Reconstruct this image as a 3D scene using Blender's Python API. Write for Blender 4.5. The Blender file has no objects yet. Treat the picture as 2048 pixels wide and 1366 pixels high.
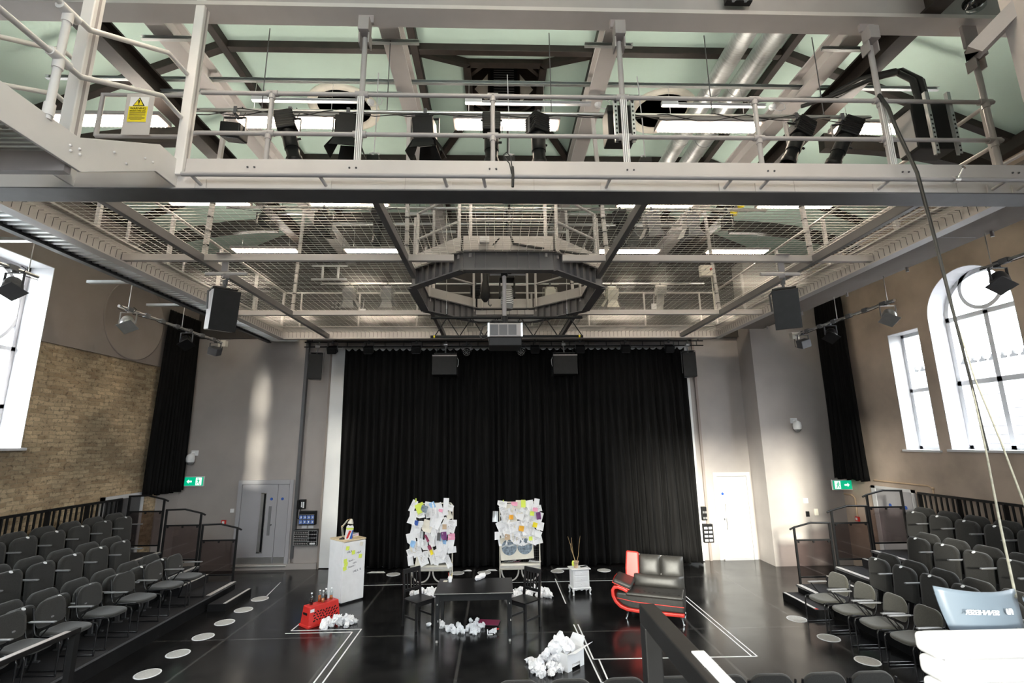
import bpy, bmesh, math, random
from mathutils import Vector, Matrix, Euler
S = bpy.context.scene
COL = S.collection
PI = math.pi
R = math.radians
# ------------------------------------------------------------------ camera
FPX = 967.0
CAMZ = 3.15
def camera():
    p, y, r = R(11.576), R(1.88), R(-0.60)
    f = Vector((math.sin(y)*math.cos(p), math.cos(y)*math.cos(p), math.sin(p)))
    rt = Vector((math.cos(y), -math.sin(y), 0)); up = rt.cross(f)
    c, s = math.cos(r), math.sin(r)
    rt2 = rt*c + up*s; up2 = -rt*s + up*c
    m = Matrix(((rt2.x, up2.x, -f.x, 0), (rt2.y, up2.y, -f.y, 0), (rt2.z, up2.z, -f.z, CAMZ), (0, 0, 0, 1)))
    cd = bpy.data.cameras.new('camera'); cd.sensor_width = 36; cd.lens = FPX/2048*36
    cd.clip_start = .05; cd.clip_end = 300
    cd.dof.use_dof = True; cd.dof.focus_distance = 10.5; cd.dof.aperture_fstop = 6.3
    o = bpy.data.objects.new('camera', cd); COL.objects.link(o); o.matrix_world = m
    S.camera = o
camera()
# ------------------------------------------------------------------ colour management, sampling
S.view_settings.view_transform = 'Standard'; S.view_settings.look = 'None'
S.view_settings.gamma = 1; S.view_settings.use_curve_mapping = False
S.view_settings.exposure = 1.22
cy = S.cycles
cy.use_denoising = True
cy.max_bounces = 8; cy.diffuse_bounces = 5; cy.glossy_bounces = 4; cy.transparent_max_bounces = 16; cy.transmission_bounces = 6
cy.sample_clamp_indirect = 6; cy.caustics_reflective = False; cy.caustics_refractive = False
cy.use_adaptive_sampling = True; cy.adaptive_threshold = 0.02
# ------------------------------------------------------------------ daylight
SKY = 14.0
def world():
    w = bpy.data.worlds.new('daylight'); S.world = w; w.use_nodes = True
    nt = w.node_tree; nt.nodes.clear()
    out = nt.nodes.new('ShaderNodeOutputWorld'); bg = nt.nodes.new('ShaderNodeBackground')
    tc = nt.nodes.new('ShaderNodeTexCoord'); sx = nt.nodes.new('ShaderNodeSeparateXYZ'); cr = nt.nodes.new('ShaderNodeValToRGB')
    nt.links.new(tc.outputs['Generated'], sx.inputs[0]); nt.links.new(sx.outputs['Z'], cr.inputs[0])
    cr.color_ramp.elements[0].position = 0.0; cr.color_ramp.elements[0].color = (.30, .31, .32, 1)
    cr.color_ramp.elements[1].position = .45; cr.color_ramp.elements[1].color = (.92, .96, 1, 1)
    e = cr.color_ramp.elements.new(.06); e.color = (.48, .50, .52, 1)
    nt.links.new(cr.outputs[0], bg.inputs[0]); bg.inputs[1].default_value = SKY
    nt.links.new(bg.outputs[0], out.inputs[0])
world()
def sun():
    l = bpy.data.lights.new('sun', 'SUN'); l.energy = 6.0; l.angle = R(5.0); l.color = (1, .93, .8)
    o = bpy.data.objects.new('sun', l); COL.objects.link(o)
    d = Vector((.40, 1, -.22))      # low hazy sun from behind the balcony
    o.rotation_euler = d.to_track_quat('-Z', 'Y').to_euler()
sun()
def portal(loc, sx, sy, dirx, diry=0):
    l = bpy.data.lights.new('window_portal', 'AREA'); l.shape = 'RECTANGLE'; l.size = sx; l.size_y = sy
    l.cycles.is_portal = True
    o = bpy.data.objects.new('window_portal', l); COL.objects.link(o); o.location = loc
    o.rotation_euler = Vector((dirx, diry, 0)).to_track_quat('-Z', 'Y').to_euler()
LAMP = 17.5      # emission strength of the batten lenses
# ------------------------------------------------------------------ materials
MATS = {}
def _n(nt, t, **k):
    n = nt.nodes.new(t)
    for a, v in k.items(): setattr(n, a, v)
    return n
def mat(name, col, rough=.5, metal=0, var=0, scale=8, bump=0, bscale=None, emit=None, es=0, spec=None, sheen=0, stretch=None, coat=0):
    m = bpy.data.materials.new(name); m.use_nodes = True; nt = m.node_tree; b = nt.nodes['Principled BSDF']
    b.inputs['Base Color'].default_value = (*col, 1); b.inputs['Roughness'].default_value = rough; b.inputs['Metallic'].default_value = metal
    if spec is not None: b.inputs['Specular IOR Level'].default_value = spec
    if sheen: b.inputs['Sheen Weight'].default_value = sheen
    if coat: b.inputs['Coat Weight'].default_value = coat
    if emit: b.inputs['Emission Color'].default_value = (*emit, 1); b.inputs['Emission Strength'].default_value = es
    if var or bump:
        tc = _n(nt, 'ShaderNodeTexCoord'); mp = _n(nt, 'ShaderNodeMapping'); nt.links.new(tc.outputs['Object'], mp.inputs[0])
        if stretch: mp.inputs['Scale'].default_value = stretch
        if var:
            no = _n(nt, 'ShaderNodeTexNoise'); no.inputs['Scale'].default_value = scale; no.inputs['Detail'].default_value = 5
            nt.links.new(mp.outputs[0], no.inputs['Vector'])
            cr = _n(nt, 'ShaderNodeValToRGB'); cr.color_ramp.elements[0].position = .3; cr.color_ramp.elements[1].position = .7
            cr.color_ramp.elements[0].color = (*[c*(1-var) for c in col], 1); cr.color_ramp.elements[1].color = (*[min(1, c*(1+var)) for c in col], 1)
            nt.links.new(no.outputs['Fac'], cr.inputs[0]); nt.links.new(cr.outputs[0], b.inputs['Base Color'])
        if bump:
            n2 = _n(nt, 'ShaderNodeTexNoise'); n2.inputs['Scale'].default_value = bscale or scale*3; n2.inputs['Detail'].default_value = 4
            nt.links.new(mp.outputs[0], n2.inputs['Vector'])
            bp = _n(nt, 'ShaderNodeBump'); bp.inputs['Strength'].default_value = bump; bp.inputs['Distance'].default_value = .01
            nt.links.new(n2.outputs['Fac'], bp.inputs['Height']); nt.links.new(bp.outputs[0], b.inputs['Normal'])
    MATS[name] = m
    return m
def glassy(name, tint, gl=.08, rough=.02):
    m = bpy.data.materials.new(name); m.use_nodes = True; nt = m.node_tree; nt.nodes.clear()
    o = _n(nt, 'ShaderNodeOutputMaterial'); mx = _n(nt, 'ShaderNodeMixShader'); t = _n(nt, 'ShaderNodeBsdfTransparent'); g = _n(nt, 'ShaderNodeBsdfGlossy')
    t.inputs[0].default_value = (*tint, 1); g.inputs['Roughness'].default_value = rough
    mx.inputs[0].default_value = gl
    nt.links.new(t.outputs[0], mx.inputs[1]); nt.links.new(g.outputs[0], mx.inputs[2]); nt.links.new(mx.outputs[0], o.inputs[0])
    MATS[name] = m
    return m
def brick_mat(name):
    m = bpy.data.materials.new(name); m.use_nodes = True; nt = m.node_tree; b = nt.nodes['Principled BSDF']; b.inputs['Roughness'].default_value = .9
    L = nt.links.new
    tc = _n(nt, 'ShaderNodeTexCoord'); sx = _n(nt, 'ShaderNodeSeparateXYZ'); cb = _n(nt, 'ShaderNodeCombineXYZ')
    L(tc.outputs['Object'], sx.inputs[0]); L(sx.outputs['Y'], cb.inputs['X']); L(sx.outputs['Z'], cb.inputs['Y'])
    nd = _n(nt, 'ShaderNodeTexNoise'); nd.inputs['Scale'].default_value = 5; L(cb.outputs[0], nd.inputs['Vector'])
    va = _n(nt, 'ShaderNodeMixRGB', blend_type='LINEAR_LIGHT'); va.inputs[0].default_value = .035; L(cb.outputs[0], va.inputs[1]); L(nd.outputs['Color'], va.inputs[2])
    bt = _n(nt, 'ShaderNodeTexBrick'); bt.inputs['Scale'].default_value = 1; bt.inputs['Brick Width'].default_value = .23; bt.inputs['Row Height'].default_value = .076
    bt.inputs['Mortar Size'].default_value = .007; bt.inputs['Mortar Smooth'].default_value = .4; bt.inputs['Bias'].default_value = -.1
    bt.inputs['Color1'].default_value = (.66, .53, .37, 1); bt.inputs['Color2'].default_value = (.40, .29, .19, 1); bt.inputs['Mortar'].default_value = (.52, .43, .31, 1)
    L(va.outputs[0], bt.inputs['Vector'])
    n1 = _n(nt, 'ShaderNodeTexNoise'); n1.inputs['Scale'].default_value = .9; n1.inputs['Detail'].default_value = 8; L(cb.outputs[0], n1.inputs['Vector'])
    r1 = _n(nt, 'ShaderNodeValToRGB'); r1.color_ramp.elements[0].position = .38; r1.color_ramp.elements[0].color = (.34, .34, .32, 1); r1.color_ramp.elements[1].position = .62; r1.color_ramp.elements[1].color = (1.12, 1.08, 1.0, 1)
    L(n1.outputs['Fac'], r1.inputs[0])
    n3 = _n(nt, 'ShaderNodeTexNoise'); n3.inputs['Scale'].default_value = 13; n3.inputs['Detail'].default_value = 6; n3.inputs['Roughness'].default_value = .7; L(cb.outputs[0], n3.inputs['Vector'])
    r3 = _n(nt, 'ShaderNodeValToRGB'); r3.color_ramp.elements[0].position = .36; r3.color_ramp.elements[0].color = (.25, .2, .16, 1); r3.color_ramp.elements[1].position = .47; r3.color_ramp.elements[1].color = (1.2, 1.18, 1.1, 1)
    L(n3.outputs['Fac'], r3.inputs[0])
    m1 = _n(nt, 'ShaderNodeMixRGB', blend_type='MULTIPLY'); m1.inputs[0].default_value = .62; L(bt.outputs['Color'], m1.inputs[1]); L(r1.outputs[0], m1.inputs[2])
    m2 = _n(nt, 'ShaderNodeMixRGB', blend_type='MULTIPLY'); m2.inputs[0].default_value = .6; L(m1.outputs[0], m2.inputs[1]); L(r3.outputs[0], m2.inputs[2])
    L(m2.outputs[0], b.inputs['Base Color'])
    ad = _n(nt, 'ShaderNodeMath', operation='MULTIPLY_ADD'); ad.inputs[1].default_value = -1.0; L(bt.outputs['Fac'], ad.inputs[0]); L(n3.outputs['Fac'], ad.inputs[2])
    bp = _n(nt, 'ShaderNodeBump'); bp.inputs['Strength'].default_value = .9; bp.inputs['Distance'].default_value = .03; L(ad.outputs[0], bp.inputs['Height']); L(bp.outputs[0], b.inputs['Normal'])
    MATS[name] = m
def floor_mat(name):
    m = bpy.data.materials.new(name); m.use_nodes = True; nt = m.node_tree; b = nt.nodes['Principled BSDF']; L = nt.links.new
    tc = _n(nt, 'ShaderNodeTexCoord')
    n1 = _n(nt, 'ShaderNodeTexNoise'); n1.inputs['Scale'].default_value = 3.0; n1.inputs['Detail'].default_value = 9; n1.inputs['Roughness'].default_value = .72; L(tc.outputs['Object'], n1.inputs['Vector'])
    r = _n(nt, 'ShaderNodeValToRGB'); r.color_ramp.elements[0].position = .42; r.color_ramp.elements[0].color = (.007, .007, .0075, 1); r.color_ramp.elements[1].position = .75; r.color_ramp.elements[1].color = (.022, .0215, .021, 1)
    L(n1.outputs['Fac'], r.inputs[0])
    bt = _n(nt, 'ShaderNodeTexBrick'); bt.offset = 0; bt.inputs['Scale'].default_value = 1; bt.inputs['Brick Width'].default_value = 1.95; bt.inputs['Row Height'].default_value = 3.1; bt.inputs['Mortar Size'].default_value = .022; bt.inputs['Mortar Smooth'].default_value = 0
    bt.inputs['Color1'].default_value = (0, 0, 0, 1); bt.inputs['Color2'].default_value = (0, 0, 0, 1); bt.inputs['Mortar'].default_value = (.04, .039, .037, 1)
    mp = _n(nt, 'ShaderNodeMapping'); mp.inputs['Location'].default_value = (.57, .42, 0); L(tc.outputs['Object'], mp.inputs[0]); L(mp.outputs[0], bt.inputs['Vector'])
    ad = _n(nt, 'ShaderNodeMixRGB', blend_type='ADD'); ad.inputs[0].default_value = 1; L(r.outputs[0], ad.inputs[1]); L(bt.outputs['Color'], ad.inputs[2]); L(ad.outputs[0], b.inputs['Base Color'])
    n2 = _n(nt, 'ShaderNodeTexNoise'); n2.inputs['Scale'].default_value = 1.3; n2.inputs['Detail'].default_value = 7; L(tc.outputs['Object'], n2.inputs['Vector'])
    mr = _n(nt, 'ShaderNodeMapRange'); mr.inputs['From Min'].default_value = .3; mr.inputs['From Max'].default_value = .7; mr.inputs['To Min'].default_value = .13; mr.inputs['To Max'].default_value = .27; L(n2.outputs['Fac'], mr.inputs[0]); L(mr.outputs[0], b.inputs['Roughness'])
    b.inputs['Specular IOR Level'].default_value = .5
    MATS[name] = m
mat('plaster', (.40, .365, .345), .8, var=.05, scale=2, bump=.08, bscale=60)
mat('plaster_dimmed', (.07, .061, .056), .9, var=.1, scale=2)
mat('plaster_warm', (.30, .255, .232), .85, var=.06, scale=2.2, bump=.1, bscale=50)
mat('render_brown', (.50, .40, .325), .9, var=.24, scale=1.1, bump=.15, bscale=30)
mat('white_wall', (.80, .80, .80), .7, var=.03, scale=2)
mat('white_paint', (.66, .66, .675), .5, var=.03, scale=4)
mat('door_grey', (.40, .39, .41), .5, var=.02, scale=3)
mat('door_white', (.62, .61, .61), .5, var=.02, scale=3)
mat('mint', (.50, .645, .57), .8, var=.04, scale=1.2, bump=.05, bscale=40)
mat('timber', (.020, .0135, .010), .55, var=.4, scale=5, stretch=(1, 1, 1))
mat('steel_grey', (.36, .33, .325), .45, var=.06, scale=3)
mat('steel_light', (.56, .53, .515), .42, var=.04, scale=3)
mat('steel_mid', (.40, .38, .38), .4, var=.05, scale=4)
mat('steel_stair', (.76, .735, .72), .42, var=.03, scale=3)
mat('steel_shaded', (.15, .145, .148), .42, var=.06, scale=4)  # grid steel darkened in colour for the shade on its undersides
mat('gallery_brown', (.23, .20, .182), .85, var=.06, scale=2)
mat('steel_dark', (.10, .10, .105), .5, var=.1, scale=5)
mat('galv', (.58, .60, .60), .35, .75, var=.15, scale=6, stretch=(1, 8, 1))
mat('alu', (.72, .71, .69), .3, .8, var=.05, scale=10)
mat('chrome', (.75, .75, .76), .15, 1.0, var=.03, scale=10)
mat('black', (.007, .007, .0075), .5, var=.25, scale=10, spec=.3)
mat('black_gloss', (.012, .012, .013), .22, var=.2, scale=6)
mat('black_satin', (.011, .011, .0115), .38, var=.3, scale=8, spec=.35)
mat('velvet', (.0075, .0072, .0072), .95, var=.4, scale=3, stretch=(6, 6, .5), spec=.15)
mat('fabric', (.027, .026, .024), .95, var=.25, scale=90, bump=.3, bscale=200, sheen=.25)
mat('fabric_olive', (.052, .050, .041), .95, var=.25, scale=90, bump=.3, bscale=200, sheen=.25)
mat('plastic_grey', (.20, .20, .205), .4, var=.08, scale=8)
mat('carpet', (.022, .021, .024), .95, var=.4, scale=120, bump=.3, bscale=200)
mat('nosing', (.62, .60, .58), .6, var=.12, scale=30)
mat('disc', (.50, .49, .47), .5, var=.12, scale=40)
mat('white', (.85, .85, .86), .5, var=.03, scale=10)
mat('paper', (.86, .86, .88), .75, var=.03, scale=20)
mat('lens', (.9, .9, .9), .3, emit=(1, .84, .66), es=LAMP)
mat('up_fill_glow', (.9, .9, .9), .3, emit=(1, .90, .78), es=LAMP*1.35)  # added upward glow, only there to brighten the ceiling
mat('lens_glass', (.25, .26, .28), .12, 0, var=.2, scale=60)
mat('red', (.62, .030, .024), .38, var=.08, scale=6)
mat('red_leather', (.62, .04, .03), .42, var=.06, scale=14, bump=.08, bscale=70)
mat('black_leather', (.028, .027, .025), .47, var=.2, scale=14, bump=.1, bscale=60)
mat('yellow', (.85, .70, .02), .6, var=.03, scale=10)
mat('lime', (.72, .85, .12), .7, var=.04, scale=10)
mat('green', (.0, .32, .16), .4, emit=(0, .5, .25), es=.35)
mat('sign_white', (.85, .9, .87), .4, emit=(.8, 1, .9), es=.5)
mat('blue', (.02, .09, .40), .5, var=.05, scale=10)
mat('sky_blue', (.30, .52, .80), .6, var=.1, scale=10)
mat('pink', (.80, .35, .50), .6, var=.05, scale=10)
mat('magenta', (.60, .03, .40), .5, var=.05, scale=10)
mat('purple', (.16, .03, .16), .5, var=.3, scale=14)
mat('maroon', (.24, .02, .075), .4, var=.06, scale=10)
mat('orange', (.85, .42, .03), .6, var=.05, scale=10)
mat('tan', (.55, .40, .27), .7, var=.1, scale=10)
mat('cream', (.78, .74, .64), .5, var=.05, scale=8)
mat('wood_top', (.68, .55, .36), .5, var=.12, scale=5, stretch=(1, 8, 1))
mat('slate', (.085, .085, .09), .7, var=.12, scale=3)
mat('brick_red', (.13, .055, .035), .8, var=.2, scale=4)
mat('ground', (.12, .12, .12), .9, var=.1, scale=1)
mat('cable', (.016, .016, .016), .5, var=.2, scale=10)
mat('rope', (.30, .29, .24), .8, var=.2, scale=40)
mat('ink', (.02, .02, .05), .6, var=.1, scale=10)
mat('screen', (.01, .012, .02), .15, emit=(.25, .4, .9), es=.15)
mat('cola', (.035, .008, .006), .1, var=.1, scale=10)
mat('amber', (.55, .13, .02), .12, var=.08, scale=10)
mat('moon', (.20, .25, .30), .6, var=.6, scale=22)
mat('twig', (.45, .30, .15), .8, var=.2, scale=30)
mat('bin_grey', (.50, .48, .45), .5, var=.1, scale=10)
mat('case_white', (.72, .72, .73), .55, var=.03, scale=6)
mat('frost_blue', (.115, .145, .18), .35, var=.06, scale=3)
glassy('glass', (.96, .98, .98), .06)
glassy('bottle_glass', (.85, .9, .9), .14)
glassy('smoked', (.66, .62, .62), .05, .05)
brick_mat('brick')
floor_mat('stage_floor')
# ------------------------------------------------------------------ mesh builder
def V(*a): return Vector(a if len(a) > 1 else a[0])
class M:
    def __init__(s): s.v = []; s.f = []; s.sm = []; s.T = None
    def add(s, vs, fs, smooth=False):
        n = len(s.v)
        if s.T: vs = [s.T @ Vector(p) for p in vs]
        s.v += [tuple(p) for p in vs]; s.f += [tuple(i+n for i in f) for f in fs]; s.sm += [smooth]*len(fs)
        return s
    def bb(s, x0, x1, y0, y1, z0, z1):
        vs = [(x, y, z) for z in (z0, z1) for y in (y0, y1) for x in (x0, x1)]
        return s.add(vs, [(0, 2, 3, 1), (4, 5, 7, 6), (0, 1, 5, 4), (2, 6, 7, 3), (0, 4, 6, 2), (1, 3, 7, 5)])
    def box(s, c, d, e=None):
        m = Matrix.Translation(c) @ (Euler(e).to_matrix().to_4x4() if e else Matrix.Identity(4))
        vs = [m @ Vector((x*d[0]/2, y*d[1]/2, z*d[2]/2)) for z in (-1, 1) for y in (-1, 1) for x in (-1, 1)]
        return s.add(vs, [(0, 2, 3, 1), (4, 5, 7, 6), (0, 1, 5, 4), (2, 6, 7, 3), (0, 4, 6, 2), (1, 3, 7, 5)])
    def sweep(s, poly, p, q, up=(0, 0, 1), smooth=False):
        p, q = V(p), V(q); d = (q-p).normalized(); u = V(up)
        if abs(d.dot(u)) > .99: u = Vector((0, 1, 0)) if abs(d.y) < .9 else Vector((1, 0, 0))
        a = d.cross(u).normalized(); b = a.cross(d)
        n = len(poly)
        vs = [o + a*x + b*y for o in (p, q) for x, y in poly]
        return s.add(vs, [tuple(range(n))[::-1], tuple(range(n, 2*n))] + [(i, (i+1) % n, n+(i+1) % n, n+i) for i in range(n)], smooth)
    def bar(s, p, q, w, h=None, up=(0, 0, 1)):
        h = h or w
        return s.sweep([(-w/2, -h/2), (w/2, -h/2), (w/2, h/2), (-w/2, h/2)], p, q, up)
    def ibeam(s, p, q, w, h, t, up=(0, 0, 1)):
        a, b = w/2, h/2; k = t/2
        return s.sweep([(-a, -b), (a, -b), (a, -b+t), (k, -b+t), (k, b-t), (a, b-t), (a, b), (-a, b), (-a, b-t), (-k, b-t), (-k, -b+t), (-a, -b+t)], p, q, up)
    def chan(s, p, q, w, h, t, up=(0, 0, 1)):
        a, b = w/2, h/2
        return s.sweep([(-a, -b), (a, -b), (a, -b+t), (-a+t, -b+t), (-a+t, b-t), (a, b-t), (a, b), (-a, b)], p, q, up)
    def tube(s, pts, r, n=8, cap=True):
        pts = [V(p) for p in pts]; rs = r if isinstance(r, (list, tuple)) else [r]*len(pts)
        d0 = (pts[1]-pts[0]).normalized(); u = Vector((0, 0, 1)) if abs(d0.z) < .9 else Vector((1, 0, 0))
        a = d0.cross(u).normalized(); vs = []
        for i, p in enumerate(pts):
            d = ((pts[i+1]-p).normalized() if i+1 < len(pts) else Vector()) + ((p-pts[i-1]).normalized() if i else Vector())
            d.normalize(); a = (a - d*a.dot(d)).normalized(); b = d.cross(a)
            vs += [p + (a*math.cos(2*PI*k/n) + b*math.sin(2*PI*k/n))*rs[i] for k in range(n)]
        fs = [(i*n+k, i*n+(k+1) % n, (i+1)*n+(k+1) % n, (i+1)*n+k) for i in range(len(pts)-1) for k in range(n)]
        s.add(vs, fs, n > 4)
        if cap: s.add(vs[:n], [tuple(range(n))[::-1]]); s.add(vs[-n:], [tuple(range(n))])
        return s
    def lathe(s, prof, n=16, o=(0, 0, 0), axis=(0, 0, 1)):
        q = Vector((0, 0, 1)).rotation_difference(V(axis)).to_matrix(); o = V(o)
        vs = [o + q @ Vector((r*math.cos(2*PI*k/n), r*math.sin(2*PI*k/n), z)) for r, z in prof for k in range(n)]
        fs = [(i*n+k, i*n+(k+1) % n, (i+1)*n+(k+1) % n, (i+1)*n+k) for i in range(len(prof)-1) for k in range(n)]
        s.add(vs, fs, True)
        if prof[0][0] > 1e-4: s.add(vs[:n], [tuple(range(n))[::-1]])
        if prof[-1][0] > 1e-4: s.add(vs[-n:], [tuple(range(n))])
        return s
    def cyl(s, p, q, r, n=12): return s.tube([p, q], r, n)
    def ball(s, c, r, n=10, m=7, sc=(1, 1, 1)):
        c = V(c); vs = []
        for i in range(m+1):
            t = PI*i/m
            for k in range(n):
                a = 2*PI*k/n; vs.append(c + Vector((r*sc[0]*math.sin(t)*math.cos(a), r*sc[1]*math.sin(t)*math.sin(a), r*sc[2]*math.cos(t))))
        return s.add(vs, [(i*n+k, (i+1)*n+k, (i+1)*n+(k+1) % n, i*n+(k+1) % n) for i in range(m) for k in range(n)], True)
    def prism(s, poly, o, u, v, d, smooth=False):
        o, u, v, d = V(o), V(u), V(v), V(d); n = len(poly)
        vs = [o + u*x + v*y for x, y in poly] + [o + u*x + v*y + d for x, y in poly]
        return s.add(vs, [tuple(range(n))[::-1], tuple(range(n, 2*n))] + [(i, (i+1) % n, n+(i+1) % n, n+i) for i in range(n)], False)
    def quad(s, a, b, c, d): return s.add([a, b, c, d], [(0, 1, 2, 3)])
def _mesh(name, mb, mt):
    me = bpy.data.meshes.new(name); me.from_pydata(mb.v, [], mb.f); me.polygons.foreach_set('use_smooth', mb.sm)
    bm = bmesh.new(); bm.from_mesh(me)
    if len(bm.faces) < 60000: bmesh.ops.recalc_face_normals(bm, faces=bm.faces)
    bm.to_mesh(me); bm.free()
    me.materials.append(MATS[mt] if isinstance(mt, str) else mt); me.update()
    return me
def _top(o):
    while o.parent: o = o.parent
    return o
def obj(name, mb, mt, parent=None, bevel=0, seg=2, world=False, label=None, kind=None, weld=False, sub=0):
    if world and parent is not None:
        inv = _top(parent).matrix_basis.inverted(); mb.v = [tuple(inv @ Vector(p)) for p in mb.v]
    o = bpy.data.objects.new(name, _mesh(name, mb, mt)); COL.objects.link(o)
    if parent is not None: o.parent = parent
    if weld:
        w = o.modifiers.new('weld', 'WELD'); w.merge_threshold = 1e-4
    if bevel:
        b = o.modifiers.new('bevel', 'BEVEL'); b.width = bevel; b.segments = seg; b.limit_method = 'ANGLE'; b.angle_limit = R(40); b.harden_normals = False
    if sub:
        d = o.modifiers.new('sub', 'SUBSURF'); d.levels = sub; d.render_levels = sub
    if label: o['label'] = label
    if kind: o['kind'] = kind
    return o
def tag(o, label, cat, group=None):
    o['label'] = label; o['category'] = cat; o['kind'] = 'thing'
    if group: o['group'] = group
    return o
def thing(name, label, cat, loc=(0, 0, 0), rz=0, group=None):
    o = bpy.data.objects.new(name, None); COL.objects.link(o); o.empty_display_size = .1
    o.matrix_basis = Matrix.Translation(loc) @ Matrix.Rotation(rz, 4, 'Z')
    return tag(o, label, cat, group)
def solo(name, mb, mt, label, cat, group=None, bevel=0, seg=2, sub=0):
    xs, ys, zs = zip(*mb.v); c = Vector(((min(xs)+max(xs))/2, (min(ys)+max(ys))/2, min(zs)))
    mb.v = [tuple(Vector(p)-c) for p in mb.v]
    o = obj(name, mb, mt, None, bevel, seg, sub=sub); o.matrix_basis = Matrix.Translation(c)
    return tag(o, label, cat, group)
def struct(name, mb, mt, parent=None, bevel=0):
    o = obj(name, mb, mt, parent, bevel)
    o['kind'] = 'structure'
    return o
def kids(o): return [c for c in KIDS.get(o.name, [])] if False else list(o.children)
def dup(o, mtx=None, label=None, group=None, parent=None):
    c = o.copy(); COL.objects.link(c)
    if parent is not None: c.parent = parent
    for ch in list(o.children): dup(ch, parent=c)
    if mtx is not None: c.matrix_basis = mtx
    if label: c['label'] = label
    if group: c['group'] = group
    return c
def TR(loc, rz=0): return Matrix.Translation(loc) @ Matrix.Rotation(rz, 4, 'Z')
ORD = 'first second third fourth fifth sixth seventh eighth ninth tenth eleventh twelfth'.split()
def text(name, s, size, mtx, mt, parent=None, align='CENTER', ext=.0008):
    cu = bpy.data.curves.new(name, 'FONT'); cu.body = s; cu.size = size; cu.align_x = align; cu.align_y = 'CENTER'; cu.extrude = ext
    tmp = bpy.data.objects.new(name, cu); me = bpy.data.meshes.new_from_object(tmp); bpy.data.objects.remove(tmp)
    me.materials.clear(); me.materials.append(MATS[mt]); o = bpy.data.objects.new(name, me); COL.objects.link(o)
    if parent is not None:
        o.parent = parent; mtx = _top(parent).matrix_basis.inverted() @ mtx
    o.matrix_basis = mtx
    return o
def frame(o, x, n):      # matrix with local x along x, local z along n, at o
    x, n = V(x).normalized(), V(n).normalized(); y = n.cross(x)
    return Matrix(((x.x, y.x, n.x, o[0]), (x.y, y.y, n.y, o[1]), (x.z, y.z, n.z, o[2]), (0, 0, 0, 1)))
random.seed(7)
rnd = random.uniform
# ================================================================== the room shell
XL, XR, YB, YF = -8.3, 8.95, 13.5, -5.0
ZC, ZE = 9.8, 8.1            # flat ceiling, eaves
WX = 4.95                    # where the side slopes start (left -4.62, right 5.1)
CL, CR = -4.62, 5.10
struct('floor', M().bb(XL-.6, XR+.6, YF-.4, YB+.4, -.2, 0), 'stage_floor')
def side_wall(xin, xout, y0, y1, z0, z1, ops):
    """a wall along y with openings (ya, yb, zsill, zspring, arched)"""
    mb = M(); ys = {y0, y1}
    for a, b, zs, zt, ar in ops:
        ys |= {a, b}
        if ar: ys |= {a+(b-a)*(1-math.cos(PI*k/20))/2 for k in range(21)}
    ys = sorted(ys)
    def top(o, y):
        a, b, zs, zt, ar = o
        if not ar: return zt
        r = (b-a)/2; return zt + math.sqrt(max(0, r*r-(y-(a+b)/2)**2))
    def hexa(a, b, la, lb, ha, hb):
        vs = [(x, y, z) for x in (xin, xout) for y, l, h in ((a, la, ha), (b, lb, hb)) for z in (l, h)]
        mb.add(vs, [(0, 1, 3, 2), (4, 6, 7, 5), (0, 4, 5, 1), (2, 3, 7, 6), (0, 2, 6, 4), (1, 5, 7, 3)])
    for a, b in zip(ys, ys[1:]):
        m = (a+b)/2; o = next((o for o in ops if o[0] < m < o[1]), None)
        if not o: hexa(a, b, z0, z0, z1, z1); continue
        if o[2] > z0: hexa(a, b, z0, z0, min(o[2], z1), min(o[2], z1))
        ta, tb = top(o, a), top(o, b)
        if min(ta, tb) < z1: hexa(a, b, max(ta, z0), max(tb, z0), z1, z1)
    return mb
RW = [(7.78, 9.48, 2.88, 5.50, True), (9.74, 10.56, 2.86, 5.42, False), (6.70, 7.52, 2.86, 5.42, False), (1.5, 3.2, 2.88, 5.5, True), (3.46, 4.28, 2.86, 5.42, False), (.42, 1.24, 2.86, 5.42, False)]  # last three openings are unseen, added nearer the balcony for light
LW = [(7.22, 8.90, 3.10, 6.42, False), (1.4, 3.1, 3.10, 6.42, False)]  # second opening is unseen, added for light
struct('wall_right', side_wall(XR, XR+.5, YF, YB, 0, ZE, RW), 'render_brown')
ZBR = 5.02
struct('wall_left', side_wall(XL-.5, XL, YF, YB, ZBR, ZE, [(a, b, z, t, r) for a, b, z, t, r in LW]), 'plaster_warm')
struct('wall_left_brickwork', side_wall(XL-.5, XL-.03, YF, 12.6, 0, ZBR, LW), 'brick')
struct('wall_left_return', M().bb(XL-.5, XL+.001, 12.6, YB, 0, ZBR), 'plaster')
struct('wall_back', M().bb(XL-.5, XR+.5, YB, YB+.3, 0, ZC+1), 'plaster')
struct('wall_back_panel', M().bb(XL, -5.30, YB-.10, YB, 0, 6.2), 'plaster')
struct('wall_back_pier', M().bb(6.95, XR, 12.75, YB, 0, ZE), 'plaster')
struct('wall_back_upper', M().bb(XL, XR, YB-.13, YB-.105, 6.0, ZC), 'plaster_dimmed')  # dark sheet over the wall, its colour lowered against strong batten light
FW = ((-3.7, -.95), (-.55, 2.2))
struct('wall_front', M().bb(XL-.5, XR+.5, YF-.3, YF, 0, 3.5).bb(XL-.5, XR+.5, YF-.3, YF, 6.7, ZC+1).bb(XL-.5, FW[0][0], YF-.3, YF, 3.5, 6.7).bb(FW[0][1], FW[1][0], YF-.3, YF, 3.5, 6.7).bb(FW[1][1], XR+.5, YF-.3, YF, 3.5, 6.7), 'plaster')
struct('wall_stage', M().bb(-4.55, 5.42, 13.36, 13.44, 0.02, 5.72), 'white_wall')
struct('trim_shadow_line', M().bb(-5.30, -5.22, YB-.12, YB, .25, 6.2), 'steel_dark')  # dark strip stands in for the shadow line at the panel step
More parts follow.
